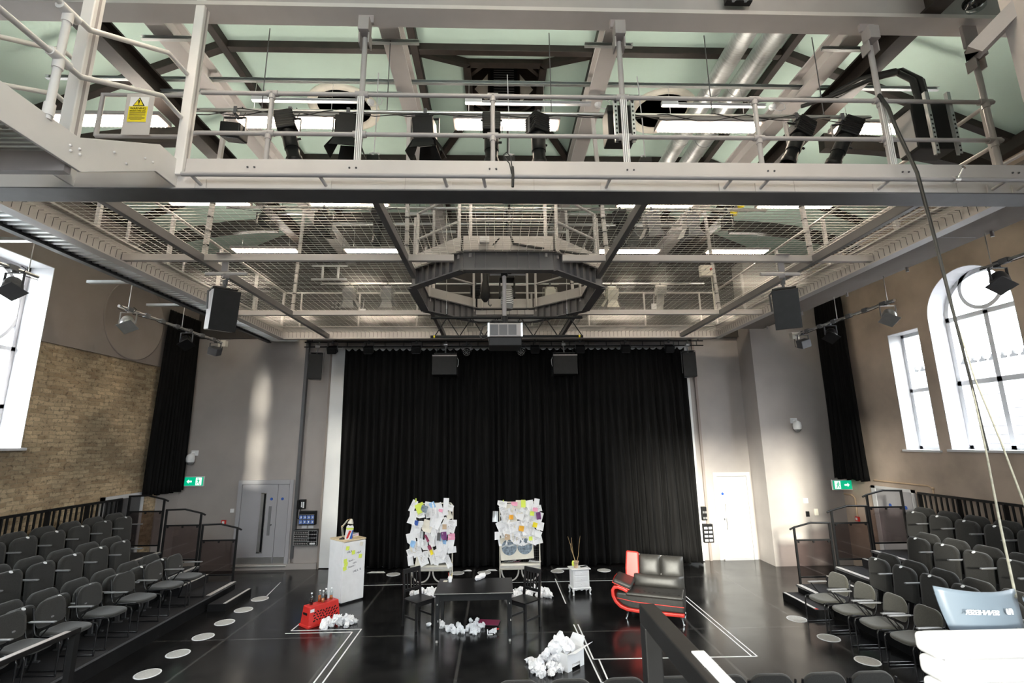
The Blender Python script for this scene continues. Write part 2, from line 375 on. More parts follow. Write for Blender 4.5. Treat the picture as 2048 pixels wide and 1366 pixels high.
struct('trim_2', M().bb(5.60, 5.66, YB-.06, YB, 0, 6.0), 'plaster_warm')
struct('trim_3', M().bb(-5.22, -4.58, YB-.09, YB, 0, .56), 'plaster')
struct('trim_4', M().bb(-4.60, -4.55, 13.34, 13.5, 0, 6.0), 'plaster_warm')
struct('baseboard_back', M().bb(XL, -4.58, YB-.16, YB-.0, 0, .14), 'plaster')
# ---- ceiling with its lantern well
def ceiling():
    mb = M(); t = .12; hx0, hx1, hy0, hy1 = -1.37, 1.75, 7.15, 10.45
    y0, y1 = YF, YB
    for a, b, c, d in ((CL, hx0, y0, y1), (hx1, CR, y0, y1), (hx0, hx1, y0, hy0), (hx0, hx1, hy1, y1)): mb.bb(a, b, c, d, ZC, ZC+t)
    for xa, xb in ((CL, XL-.3), (CR, XR+.3)):
        zb = ZE-.12
        mb.add([(xa, y0, ZC), (xa, y1, ZC), (xb, y1, zb), (xb, y0, zb), (xa, y0, ZC+t), (xa, y1, ZC+t), (xb, y1, zb+t), (xb, y0, zb+t)],
               [(0, 1, 2, 3), (4, 7, 6, 5), (0, 4, 5, 1), (2, 6, 7, 3), (0, 3, 7, 4), (1, 5, 6, 2)])
    lx0, lx1, ly0, ly1, lz = -.55, .93, 8.05, 9.55, ZC+.55
    A = [(hx0, hy0, ZC), (hx1, hy0, ZC), (hx1, hy1, ZC), (hx0, hy1, ZC)]; B = [(lx0, ly0, lz), (lx1, ly0, lz), (lx1, ly1, lz), (lx0, ly1, lz)]
    for i in range(4):
        j = (i+1) % 4; mb.add([A[i], A[j], B[j], B[i]]+[(p[0], p[1], p[2]+t) for p in (A[i], A[j], B[j], B[i])], [(0, 1, 2, 3), (4, 7, 6, 5), (0, 4, 5, 1), (2, 3, 7, 6), (1, 5, 6, 2), (0, 3, 7, 4)])
    struct('ceiling', mb, 'mint')
    # timber lantern well
    mb = M(); h = 1.5
    for a, b, c, d in ((lx0-.08, lx0, ly0, ly1), (lx1, lx1+.08, ly0, ly1), (lx0-.08, lx1+.08, ly0-.08, ly0), (lx0-.08, lx1+.08, ly1, ly1+.08)): mb.bb(a, b, c, d, lz-.05, lz+h)
    mb.bb(lx0-.1, lx1+.1, ly0-.1, ly1+.1, lz+h, lz+h+.1)
    lt = thing('roof_lantern', 'square dark timber lantern well in the middle of the green ceiling', 'roof lantern', (.19, 8.8, lz))
    obj('well', mb, 'timber', lt, world=True)
    mb = M()
    for p, q in (((lx0, ly0, lz-.05), (lx1, ly0, lz-.05)), ((lx0, ly1, lz-.05), (lx1, ly1, lz-.05)), ((lx0, ly0, lz-.05), (lx0, ly1, lz-.05)), ((lx1, ly0, lz-.05), (lx1, ly1, lz-.05))): mb.bar(p, q, .14, .16)
    for sx, sy in ((0, 0), (1, 0), (0, 1), (1, 1)):
        cx, cy_ = (lx0, lx1)[sx], (ly0, ly1)[sy]; dx, dy = (1, -1)[sx]*.42, (1, -1)[sy]*.42
        mb.bar((cx+dx, cy_, lz), (cx, cy_+dy, lz), .07, .1)
    obj('rim', mb, 'timber', lt, world=True)
    mb = M(); mb.bb(-.12, .5, ly1-.03, ly1-.005, lz+.35, lz+1.2); obj('vent_frame', mb, 'black', lt, world=True)
    mb = M()
    for k in range(12): mb.box((.19, ly1-.05, lz+.42+k*.06), (.46, .05, .012), (R(35), 0, 0))
    obj('louvre', mb, 'steel_dark', lt, world=True)
    for s in (-1, 1):
        obj('side_panel', M().add([(.19+s*.36, ly1-.02, lz+.2), (.19+s*.36, ly1-.02, lz+.95), (.19+s*.66, ly1-.02, lz+.55)], [(0, 1, 2)]).bb(.19+s*.36, .19+s*.37, ly1-.02, ly1-.015, lz+.2, lz+.95), 'cream', lt, world=True)
    # hip rafters of the lantern
    names = ('near left', 'near right', 'far right', 'far left')
    for i in range(4):
        solo('hip_rafter', M().bar((A[i][0], A[i][1], A[i][2]-.06), (B[i][0], B[i][1], B[i][2]-.06), .13, .18), 'timber', f'dark sloping hip rafter from the {names[i]} corner up to the lantern', 'rafter', 'hip rafters around the lantern', bevel=.012)
ceiling()
def beamthing(name, mb, mt, label, group=None, bevel=.01, cat='beam'): return solo(name, mb, mt, label, cat, group, bevel)
for x, w in ((-4.56, 'outer rafter over the stair side'), (-1.37, 'rafter on the stair side of the lantern'), (1.75, 'rafter on the window side of the lantern'), (5.05, 'outer rafter over the large window side')):
    beamthing('ceiling_rafter', M().bar((x, YF, ZC-.07), (x, YB, ZC-.07), .13, .16), 'timber', f'dark timber {w}, running front to back', 'ceiling rafters', cat='rafter')
for y, w in ((7.15, 'before'), (10.45, 'behind')):
    beamthing('ceiling_purlin', M().bar((CL, y, ZC-.06), (CR, y, ZC-.06), .12, .14), 'timber', f'dark timber purlin crossing the ceiling {w} the lantern', 'ceiling purlins', cat='purlin')
    for s, xa, xb in (('left', CL, XL), ('right', CR, XR)):
        beamthing('slope_rafter', M().bar((xa, y, ZC-.05), (xb, y, ZE-.02), .13, .18), 'timber', f'dark timber rafter down the {s} ceiling slope, {w} the lantern', 'slope rafters', cat='rafter')
for s, x in (('left', XL+.1), ('right', XR-.1)):
    beamthing('wall_plate_timber', M().bar((x, YF, ZE-.1), (x, YB, ZE-.1), .2, .22), 'timber', f'dark timber wall plate along the top of the {s} wall', 'wall plates', cat='timber plate')
# curved timber braces at the side trusses
for s, x0, x1 in (('left', -5.0, XL+.05), ('right', 5.5, XR-.05)):
    for y, w in ((7.15, 'nearer'), (10.45, 'farther')):
        sg = 1 if x1 > x0 else -1; L_ = abs(x1-x0)
        poly = []
        n = 14
        for k in range(n+1):
            a = PI/2*k/n; poly.append((sg*(L_-(L_)*math.cos(a))*1.0, -2.1+2.1*math.sin(a) if 0 else 2.1*(math.sin(a)-1)))
        arc = [(sg*L_*(1-math.cos(PI/2*k/n)), -2.6*(1-math.sin(PI/2*k/n))*0-2.3*(1-math.cos(PI/2*(1-k/n)))*1.0) for k in range(n+1)]
        outer = [(sg*t*L_, -.02) for t in (0,)]
        pl = [(x0 + sg*L_*math.sin(PI/2*k/n), -1.15*(1-math.cos(PI/2*k/n))) for k in range(n+1)]
        pl2 = [(x-sg*.30*math.sin(PI/2*k/n)-sg*.02, z-.26*math.cos(PI/2*k/n)-.02) for k, (x, z) in enumerate(pl)]
        P = pl + pl2[::-1]
        mb = M(); vs = []
        for dy in (-.07, .07):
            vs += [(x, y+dy, 8.15+z+.0) for x, z in P]
        m_ = len(P); fs = []
        for k in range(n):
            a, b, c, d = k, k+1, m_-2-k, m_-1-k
            fs += [(a, b, c, d), (m_+d, m_+c, m_+b, m_+a), (a, m_+a, m_+b, b), (d, c, m_+c, m_+d)]
        fs += [(0, m_-1, 2*m_-1, m_), (n, m_+n, m_+n+1, n+1)]
        mb.add(vs, fs)
        solo('arch_brace', mb, 'timber', f'dark curved timber brace on the {s} side of the roof, the {w} one', 'timber brace', 'curved roof braces')
for s, x in (('left', -4.85), ('right', 5.08)):
    solo('roof_girder', M().ibeam((x, YF, 8.12), (x, YB, 8.12), .22, .30, .03), 'timber', f'dark girder running front to back on the {s} side of the roof', 'girder', 'dark roof girders')
# round ceiling vents
for s, x in (('left', -3.06), ('right', 3.42)):
    t = thing('ceiling_vent', f'round white rimmed opening in the green ceiling {s} of the lantern', 'ceiling vent', (x, 8.75, ZC), 0, 'round ceiling vents')
    obj('rim', M().lathe([(.70, 0), (.70, -.035), (.64, -.06), (.57, -.05), (.53, -.02), (.52, 0)], 48), 'cream', t)
    obj('grille', M().lathe([(0.0, -.004), (.53, -.004)], 40), 'timber', t)
# ------------------------------------------------------------------ windows
def arch_window(name, label, xin, xf, op, sgn):
    a, b, zs, zt, ar = op; w = thing('window_x', label, 'window'); w.name = name
    del w['category']; del w['label']; w['kind'] = 'structure'
    c = (a+b)/2; r = (b-a)/2; fw = .10
    def loop(rr, z0): return [(c-rr, z0)]+[(c-rr*math.cos(PI*k/24), zt+rr*math.sin(PI*k/24)) for k in range(25)]+[(c+rr, z0)]
    def ring(o, i, d, x):
        mb = M(); n = len(o)
        vs = [(xx, y, z) for xx in (x, x+d) for y, z in o+i]
        fs = []
        for k in range(n-1):
            fs += [(k, k+1, n+k+1, n+k), (2*n+k, 3*n+k, 3*n+k+1, 2*n+k+1), (k, 2*n+k, 2*n+k+1, k+1), (n+k, n+k+1, 3*n+k+1, 3*n+k)]
        mb.add(vs, fs); return mb
    fm = ring(loop(r, zs), loop(r-fw, zs), .07*sgn, xf)
    for z in (zs+.04, zs+1.30, zt-.02): fm.bb(min(xf, xf+.06*sgn), max(xf, xf+.06*sgn), a+.02, b-.02, z-.045, z+.045)
    fm.bb(min(xf, xf+.06*sgn), max(xf, xf+.06*sgn), c-.045, c+.045, zs, zt)
    R0 = r*.53; cz = zt+R0+.03
    ro = [(c-R0*math.cos(2*PI*k/40), cz+R0*math.sin(2*PI*k/40)) for k in range(41)]; ri = [(c-(R0-.075)*math.cos(2*PI*k/40), cz+(R0-.075)*math.sin(2*PI*k/40)) for k in range(41)]
    rm = ring(ro, ri, .06*sgn, xf); fm.v, n0 = fm.v, len(fm.v); fm.f += [tuple(i+n0 for i in f) for f in rm.f]; fm.v += rm.v; fm.sm += rm.sm
    obj('frame', fm, 'white_paint', w)
    g = loop(r-.03, zs); gm = M(); gm.add([(xf+.03*sgn, y, z) for y, z in g], [tuple(range(len(g)))]); obj('glazing', gm, 'glass', w)
    obj('reveal', ring(loop(r, zs), loop(r-.012, zs), (xf-xin), xin), 'white_paint', w)
    x0, x1 = sorted((xin-.06*sgn, xf+.02*sgn)); obj('sill', M().bb(x0, x1, a-.05, b+.05, zs-.035, zs+.012), 'white_paint', w, bevel=.006)
    for o in w.children: o['kind'] = 'structure'
def rect_window(name, xin, xf, op, sgn, bars=(.5,), circle=False, mull=False):
    a, b, zs, zt, ar = op; w = thing('window_x', 'x', 'window'); w.name = name
    del w['category']; del w['label']; w['kind'] = 'structure'
    x0, x1 = sorted((xf, xf+.07*sgn)); fm = M(); k = .085
    fm.bb(x0, x1, a, b, zs, zs+k).bb(x0, x1, a, b, zt-k, zt).bb(x0, x1, a, a+k, zs, zt).bb(x0, x1, b-k, b, zs, zt)
    for t in bars: fm.bb(x0, x1, a, b, zs+(zt-zs)*t-.035, zs+(zt-zs)*t+.035)
    c = (a+b)/2
    if mull: fm.bb(x0, x1, c-.035, c+.035, zs, zs+(zt-zs)*bars[-1])
    if circle:
        r0 = (b-a)*.46; cz = zt-r0-.06
        for kk in range(40):
            p, q = [(xf+.035*sgn, c+r0*math.cos(2*PI*(kk+e)/40), cz+r0*math.sin(2*PI*(kk+e)/40)) for e in (0, 1.02)]
            fm.bar(p, q, .06, .06, (1, 0, 0))
    obj('frame', fm, 'door_grey' if sgn < 0 else 'white_paint', w)
    obj('glazing', M().bb(xf+.03*sgn, xf+.034*sgn, a+.03, b-.03, zs+.03, zt-.03), 'glass', w)
    e0, e1 = sorted((xin+.002*sgn, xf)); rv = M(); t = .012
    rv.bb(e0, e1, a, a+t, zs, zt).bb(e0, e1, b-t, b, zs, zt).bb(e0, e1, a, b, zt-t, zt)
    obj('reveal', rv, 'white_paint', w)
    s0, s1 = sorted((xin-.06*sgn, xf+.02*sgn)); obj('sill', M().bb(s0, s1, a-.05, b+.05, zs-.035, zs+.012), 'white_paint', w, bevel=.006)
    for o in w.children: o['kind'] = 'structure'
k = 0
for op in RW:
    k += 1
    if op[4]: arch_window(f'window_{k}', '', XR, XR+.36, op, 1)
    else: rect_window(f'window_{k}', XR, XR+.30, op, 1)
    portal((XR+.48, (op[0]+op[1])/2, (op[2]+op[3])/2+(.4 if op[4] else 0)), op[1]-op[0]+.1, op[3]-op[2]+(.95 if op[4] else .1), -1)
for op in LW:
    k += 1; rect_window(f'window_{k}', XL, XL-.42, op, -1, bars=(.22, .53), circle=True, mull=True)
    portal((XL-.49, (op[0]+op[1])/2, (op[2]+op[3])/2), op[1]-op[0]+.1, op[3]-op[2]+.1, 1)
for a, b in FW:
    k += 1; w = thing('window_x', 'x', 'window'); w.name = f'window_{k}'; del w['category']; del w['label']; w['kind'] = 'structure'
    fm = M().bb(a, b, YF-.2, YF-.14, 3.5, 3.57).bb(a, b, YF-.2, YF-.14, 6.63, 6.7).bb(a, a+.06, YF-.2, YF-.14, 3.5, 6.7).bb(b-.06, b, YF-.2, YF-.14, 3.5, 6.7).bb((a+b)/2-.03, (a+b)/2+.03, YF-.2, YF-.14, 3.5, 6.7)
    obj('frame', fm, 'steel_light', w); obj('glazing', M().bb(a+.03, b-.03, YF-.172, YF-.168, 3.53, 6.67), 'glass', w)
    for o in w.children: o['kind'] = 'structure'
    portal(((a+b)/2, YF-.29, 5.1), b-a, 3.2, 0, 1)
# blind round recess on the left wall
tag(obj('wall_roundel', M().lathe([(.92, 0), (.92, .016), (.895, .018), (.88, .006), (0, .006)], 56, (0, 0, 0), (1, 0, 0)), 'plaster_warm'), 'large shallow plastered roundel on the wall above the bricks', 'wall roundel').matrix_basis = Matrix.Translation((XL, 11.07, 5.95))
# ------------------------------------------------------------------ doors
def fin(w):
    del w['category']; del w['label']; w['kind'] = 'structure'
    for o in w.children_recursive: o['kind'] = 'structure'
d = thing('door_1', 'x', 'door', (-6.05, YB-.12, .1)); yf = YB-.10
fr = M().bb(-6.76, -6.66, yf-.05, yf+.02, .05, 2.20).bb(-5.43, -5.34, yf-.05, yf+.02, .05, 2.20).bb(-6.66, -5.43, yf-.05, yf+.02, 2.09, 2.20)
obj('door_frame', fr, 'door_grey', d, world=True, bevel=.006)
lf = obj('leaf', M().bb(-6.65, -5.735, yf-.03, yf+.01, .11, 2.085), 'door_grey', d, world=True, bevel=.004)
obj('leaf', M().bb(-5.725, -5.44, yf-.03, yf+.01, .11, 2.085), 'door_grey', d, world=True, bevel=.004)
obj('vision_panel', M().bb(-6.075, -6.02, yf-.036, yf-.03, .42, 1.86), 'black_gloss', d, world=True)
obj('vision_trim', M().bb(-6.15, -6.075, yf-.042, yf-.03, .40, 1.88).bb(-6.02, -6.01, yf-.042, yf-.03, .40, 1.88).bb(-6.15, -6.01, yf-.042, yf-.03, 1.86, 1.88).bb(-6.15, -6.01, yf-.042, yf-.03, .40, .42), 'alu', d, world=True)
obj('push_plate', M().bb(-5.93, -5.86, yf-.036, yf-.03, .82, 1.54), 'plastic_grey', d, world=True)
obj('lock', M().lathe([(.018, 0), (.018, .03)], 12, (-5.84, yf-.03, 1.08), (0, -1, 0)), 'steel_dark', d, world=True)
for x in (-5.88, -5.60): obj('safety_disc', M().lathe([(.035, 0), (.035, .005)], 20, (x, yf-.03, 1.72), (0, -1, 0)), 'blue', d, world=True)
obj('kick_plate', M().bb(-6.63, -5.75, yf-.034, yf-.03, .13, .30), 'alu', d, world=True); obj('kick_plate', M().bb(-5.715, -5.45, yf-.034, yf-.03, .13, .30), 'alu', d, world=True)
obj('threshold', M().bb(-6.74, -5.36, yf-.09, yf, .07, .11), 'alu', d, world=True, bevel=.008)
fin(d)
d = thing('door_2', 'x', 'door', (6.4, YB, 0)); yf = YB
obj('door_frame', M().bb(5.88, 5.97, yf-.04, yf, 0, 2.24).bb(6.80, 6.90, yf-.04, yf, 0, 2.24).bb(5.97, 6.80, yf-.04, yf, 2.14, 2.24), 'door_white', d, world=True, bevel=.006)
obj('leaf', M().bb(5.98, 6.79, yf-.03, yf, .03, 2.13), 'door_white', d, world=True, bevel=.004)
obj('safety_disc', M().lathe([(.035, 0), (.035, .005)], 20, (6.10, yf-.03, 1.68), (0, -1, 0)), 'blue', d, world=True)
obj('pull_handle', M().tube([(6.13, yf-.03, .78), (6.13, yf-.08, .78), (6.13, yf-.08, 1.42), (6.13, yf-.03, 1.42)], .010), 'alu', d, world=True)
obj('lock', M().bb(6.08, 6.11, yf-.036, yf-.03, 1.0, 1.05), 'steel_dark', d, world=True)
obj('threshold', M().bb(6.0, 6.78, yf-.06, yf, .0, .03), 'door_white', d, world=True)
fin(d)
d = thing('door_3', 'x', 'door', (XL, 11.5, 0))
obj('door_frame', M().bb(XL-.02, XL+.03, 10.86, 10.94, .3, 2.06).bb(XL-.02, XL+.03, 12.02, 12.10, .3, 2.06).bb(XL-.02, XL+.03, 10.86, 12.10, 1.98, 2.06), 'white_paint', d, world=True)
obj('leaf', M().bb(XL-.03, XL+.01, 10.94, 12.02, .3, 1.98), 'steel_dark', d, world=True); fin(d)
d = thing('door_4', 'x', 'door', (XR, 11.1, 0))
obj('door_frame', M().bb(XR-.03, XR+.02, 11.62, 11.74, 0, 2.02).bb(XR-.03, XR+.02, 10.52, 10.6, 0, 2.02).bb(XR-.03, XR+.02, 10.52, 11.74, 1.96, 2.02), 'white_paint', d, world=True)
obj('leaf', M().bb(XR-.012, XR+.03, 10.6, 11.62, .3, 1.96), 'door_grey', d, world=True)
for y in (10.82, 11.25): obj('safety_disc', M().lathe([(.04, 0), (.04, .005)], 16, (XR-.012, y, 1.62), (-1, 0, 0)), 'blue', d, world=True)
fin(d)
# ------------------------------------------------------------------ outside the large window
struct('ground_outside', M().bb(XR+.6, 60, -30, 45, -.6, -.5).bb(-60, XL-.6, -30, 45, -.6, -.5), 'ground')
h = thing('slate_house', 'pale slate roofed house seen through the arched window', 'house', (15, 12, -.5))
obj('roof', M().add([(12.6, 4, 2.2), (12.6, 24, 2.2), (16.2, 24, 5.6), (16.2, 4, 5.6), (19.8, 4, 2.2), (19.8, 24, 2.2)], [(0, 1, 2, 3), (3, 2, 5, 4)]), 'slate', h, world=True)
obj('wall', M().bb(13.0, 19.4, 4.4, 23.6, -.5, 2.5).prism([(13.0, 2.4), (19.4, 2.4), (16.2, 5.4)], (0, 4.4, 0), (1, 0, 0), (0, 0, 1), (0, 19.2, 0)), 'slate', h, world=True)
mb = M()
for k in range(14): mb.bar((12.6+k*.255, 4, 2.235+k*.2408), (12.6+k*.255, 24, 2.235+k*.2408), .03, .02)
obj('slate_courses', mb, 'steel_dark', h, world=True)
mb = M()
for k in range(60):
    y = 4.2+k*.33; mb.prism([(-.11, 0), (.11, 0), (.11, .06), (.04, .10), (0, .2), (-.04, .10), (-.11, .06)], (16.17, y, 5.58), (0, 1, 0), (0, 0, 1), (.06, 0, 0))
obj('ridge_cresting', mb, 'black', h, world=True)
h = thing('brick_gable', 'red brick gable end behind the slate roofed house', 'house', (20, 13.4, -.5))
obj('wall', M().prism([(-4.1, 0), (4.1, 0), (4.1, 5.7), (0, 8.9), (-4.1, 5.7)], (20.2, 13.4, -.5), (0, 1, 0), (0, 0, 1), (5, 0, 0)), 'brick_red', h, world=True)
obj('verge', M().bar((20.1, 9.1, 5.05), (20.1, 13.4, 8.42), .2, .16).bar((20.1, 17.7, 5.05), (20.1, 13.4, 8.42), .2, .16), 'white_paint', h, world=True)
# ------------------------------------------------------------------ drapes
def drape(name, p0, p1, z0, z1, folds, depth, label, seed, taper=0, hang=None, spread=1.0, flare=0):
    """pleated cloth between two floor points; local wave perpendicular to the run"""
    rr = random.Random(seed); p0, p1 = V(*p0, 0), V(*p1, 0); d = (p1-p0); Ln = d.length; d.normalize(); n = Vector((-d.y, d.x, 0))
    ns, nz = folds*10, 26; ph = [rr.uniform(-.6, .6) for _ in range(folds+2)]; am = [rr.uniform(.55, 1.25) for _ in range(folds+2)]; dr = [rr.uniform(-1, 1) for _ in range(folds+2)]
    vs = []; t_ = .012
    for side in (0, 1):
        for j in range(nz+1):
            v = j/nz; z = z0+(z1-z0)*v
            for i in range(ns+1):
                u = i/ns; k = u*folds; ki = int(k); fr = k-ki; fr = fr*fr*(3-2*fr)
                A = am[ki]*(1-fr)+am[ki+1]*fr; D = dr[ki]*(1-fr)+dr[ki+1]*fr
                w = depth*(.35+.65*(1-v)**.5)*A*math.sin(2*PI*k+ph[ki]+.5*math.sin(5*v+ki)) + depth*.5*D*(1-v)
                su = .5+(u-.5)*(1+taper*(1-v))
                zz = z - (hang*abs(math.sin(PI*k)) * max(0, (v-.9)/.1) if hang else 0)
                off = w+side*t_ + flare*(1-v)
                vs.append(p0 + d*(su*Ln+D*.06*(1-v)) + n*off + Vector((0, 0, zz+.02*math.sin(3.1*k)*(1-v))))
    W = ns+1; N = W*(nz+1); fs = []
    for j in range(nz):
        for i in range(ns):
            a = j*W+i; fs += [(a, a+1, a+W+1, a+W), (N+a, N+a+W, N+a+W+1, N+a+1)]
    for i in range(ns): fs += [(i, N+i, N+i+1, i+1), (nz*W+i, nz*W+i+1, N+nz*W+i+1, N+nz*W+i)]
    for j in range(nz):
        a = j*W; fs += [(a, a+W, N+a+W, N+a), (a+ns, N+a+ns, N+a+W+ns, a+W+ns)]
    mb = M(); mb.add(vs, fs, True); return mb
c = thing('stage_curtain', 'wide black pleated curtain closing off the back of the stage', 'curtain', (.6, 13.15, 0))
obj('curtain_drop', drape('stage_curtain', (-4.12, 13.13), (.30, 13.13), .05, 5.66, 24, .085, '', 3, taper=.0, hang=.07), 'velvet', c, world=True)
obj('curtain_drop', drape('stage_curtain', (.24, 13.10), (5.22, 13.10), .05, 5.66, 26, .085, '', 5, taper=.035, hang=.07), 'velvet', c, world=True)
solo('side_drape', drape('side_drape', (-8.14, 11.95), (-8.14, 13.22), 1.97, 6.45, 11, .07, '', 8, taper=.08), 'velvet', 'black drape tied up beside the bare brick wall', 'drape')
solo('side_drape', drape('side_drape', (8.72, 12.55), (8.72, 11.55), 2.12, 6.75, 9, .07, '', 9, taper=.22), 'velvet', 'black drape hanging beside the brown rendered wall', 'drape')
# ================================================================== steelwork of the tension grid
GX0, GX1, GY0, GY1 = -5.40, 5.72, 4.72, 12.08
ZB = 5.70
# ---- big cross beam and the roof beams that carry the grid
def xbeam():
    t = thing('cross_beam', 'deep grey steel beam crossing the hall above the front guard rail', 'beam', (.3, 4.73, 7.92))
    obj('web', M().ibeam((XL, 4.73, 8.13), (XR, 4.73, 8.13), .26, .42, .05), 'steel_light', t, world=True)
    obj('side_plate', M().bb(XL, XR, 4.64, 4.65, 7.98, 8.28), 'steel_grey', t, world=True)
xbeam()
for x, w in ((-4.15, 'over the stair'), (-1.32, 'left of the lantern'), (1.50, 'right of the lantern'), (4.62, 'towards the arched window')):
    solo('roof_beam', M().ibeam((x, 4.9, 8.32), (x, 13.4, 8.32), .24, .30, .03), 'steel_light', f'pale steel roof beam running to the back wall, {w}', 'beam', 'roof beams carrying the grid')
# struts clamped across the roof beams
for x, w in ((-4.15, 'over the stair'), (-1.32, 'left of the lantern'), (1.50, 'right of the lantern'), (4.62, 'towards the arched window')):
    for k in range(7):
        y = 5.3+k*.95; sgn = -1 if x < 0 else 1
        a = x+sgn*(.05 if k % 2 else -.35); b = a+sgn*.62
        solo('channel_strut', M().chan((min(a, b), y, 8.13), (max(a, b), y, 8.13), .045, .05, .006), 'galv', f'short slotted channel clamped under the pale roof beam {w}', 'strut', f'channel struts {w}')
# air ducts and cable trunking
for x, r, w in ((3.62, .15, 'round duct nearer the lantern'), (4.08, .17, 'round duct beside the pale roof beam')):
    t = thing('air_duct', f'galvanised {w}, running front to back', 'duct', (x, 9, 8.75), 0, 'air ducts')
    obj('tube', M().cyl((x, 4.95, 8.9), (x, 13.4, 8.9), r, 20), 'galv', t, world=True)
    for k in range(6): obj('joint_band', M().lathe([(r+.012, -.02), (r+.012, .02)], 20, (x, 5.6+k*1.4, 8.9), (0, 1, 0)), 'galv', t, world=True)
t = thing('bundled_cable', 'thick black cable bundle drooping from the dark girder to the control box', 'cable', (5.2, 5, 7))
for k, (dx, dy) in enumerate(((0, 0), (.045, .02), (.085, -.01), (.13, .015))):
    obj('cable_strand', M().tube([(4.85+dx, 6.0+dy, 8.0), (5.0+dx, 5.6, 7.95), (5.09+dx, 5.2+dy, 7.72), (5.08+dx, 4.98+dy, 7.4), (5.06+dx*.8, 4.93+dy, 7.02)], .035, 8), 'cable', t, world=True)
obj('cable_loop', M().tube([(4.55, 6.2, 7.97), (4.72, 5.8, 7.83), (4.9, 5.4, 7.74), (5.05, 5.1, 7.62)], .03, 8), 'cable', t, world=True)
# ---- grid edge beams
def edge(name, p, q, label, face):
    t = thing(name, label, 'beam', ((p[0]+q[0])/2, (p[1]+q[1])/2, ZB), 0, 'edge beams of the wire grid')
    obj('web', M().ibeam((p[0], p[1], ZB+.16), (q[0], q[1], ZB+.16), .16, .32, .02), face, t, world=True)
    return t
t = thing('front_edge_beam', 'long pale steel edge beam under the front guard rail', 'beam', (.2, 4.72, ZB), 0, 'edge beams of the wire grid')
obj('face_plate', M().bb(-5.5, 6.9, 4.655, 4.675, ZB, ZB+.365), 'steel_light', t, world=True)
obj('web', M().chan((-5.5, 4.76, ZB+.15), (6.9, 4.76, ZB+.15), .17, .30, .015), 'steel_mid', t, world=True)
obj('soffit_plate', M().bb(-5.5, 6.9, 4.60, 4.88, ZB-.014, ZB), 'steel_dark', t, world=True)  # underside coloured dark to carry the shade below the beam
for x in (-2.55, -1.5, -.03, 1.44, 2.97, 4.46, 5.7): obj('bolt', M().ball((x-.035, 4.65, ZB+.27), .011, 8, 6).ball((x+.035, 4.65, ZB+.27), .011, 8, 6), 'steel_dark', t, world=True)
for x in (-3.1, -.95, .4, 3.2, 5.0): obj('joint_line', M().bb(x, x+.004, 4.652, 4.655, ZB+.01, ZB+.16), 'steel_grey', t, world=True)
edge('side_edge_beam', (GX0, GY0+.1), (GX0, GY1+.08), 'pale steel edge beam of the wire grid on the bare brick side', 'steel_light')
edge('side_edge_beam', (GX1, GY0+.1), (GX1, GY1+.08), 'pale steel edge beam of the wire grid on the arched window side', 'steel_light')
edge('back_edge_beam', (GX0, GY1), (GX1, GY1), 'pale steel edge beam of the wire grid above the stage curtain', 'steel_light')
MX = (-4.25, -1.32, 1.66, 4.78); MY = (6.76, 9.86)
zm = ZB+.09
for y, w in zip(MY, ('nearer', 'farther')):
    for a, b, s in ((GX0, -1.40 if y > 9 else -.62, 'left'), (1.74 if y > 9 else .98, GX1, 'right')) if y < 9 else ((GX0, GX1, 'whole'),):
        solo('grid_bearer', M().bar((a, y, zm), (b, y, zm), .075, .10), 'steel_light', f'{w} cross bearer of the wire grid, ' + ('full width' if s == 'whole' else f'the part {s} of the octagon'), 'bearer', 'cross bearers of the grid', bevel=.006)
for x, s in zip(MX, ('outer left', 'inner left', 'inner right', 'outer right')):
    for a, b, w in (((GY0+.1, GY1, 'full length'),) if 'outer' in s else ((GY0+.1, 7.45, 'before the octagon'), (9.05, GY1, 'behind the octagon'))):
        solo('grid_bearer', M().bar((x, a, zm-.02), (x, b, zm-.02), .075, .12), 'steel_shaded', f'{s} lengthways bearer of the wire grid, {w}', 'bearer', 'lengthways bearers of the grid', bevel=.006)
# hanger rods at the crossings
for x, s in zip(MX, ('outer left', 'inner left', 'inner right', 'outer right')):
    for y, w in zip(MY, ('nearer', 'farther')):
        xt = {-4.25: -4.17, -1.32: -1.36, 1.66: 1.54, 4.78: 4.66}[x]
        t = thing('hanger_rod', f'square steel hanger rising from the {s} crossing of the {w} bearer', 'hanger', (x, y, zm), 0, 'hangers of the wire grid')
        obj('rod', M().bar((x, y+.02, zm+.04), (xt, y+.02, 8.18), .055, .055, (0, 1, 0)), 'steel_light', t, world=True)
        mb = M()
        for k in range(6): mb.lathe([(.043, 0), (.043, .012)], 8, (x+(xt-x)*(.1+k*.1), y+.02, zm+.2+k*.22))
        obj('cable_tie', mb, 'black', t, world=True)
        obj('cleat', M().bb(x-.06, x+.06, y-.03, y+.07, zm+.05, zm+.062), 'steel_light', t, world=True)
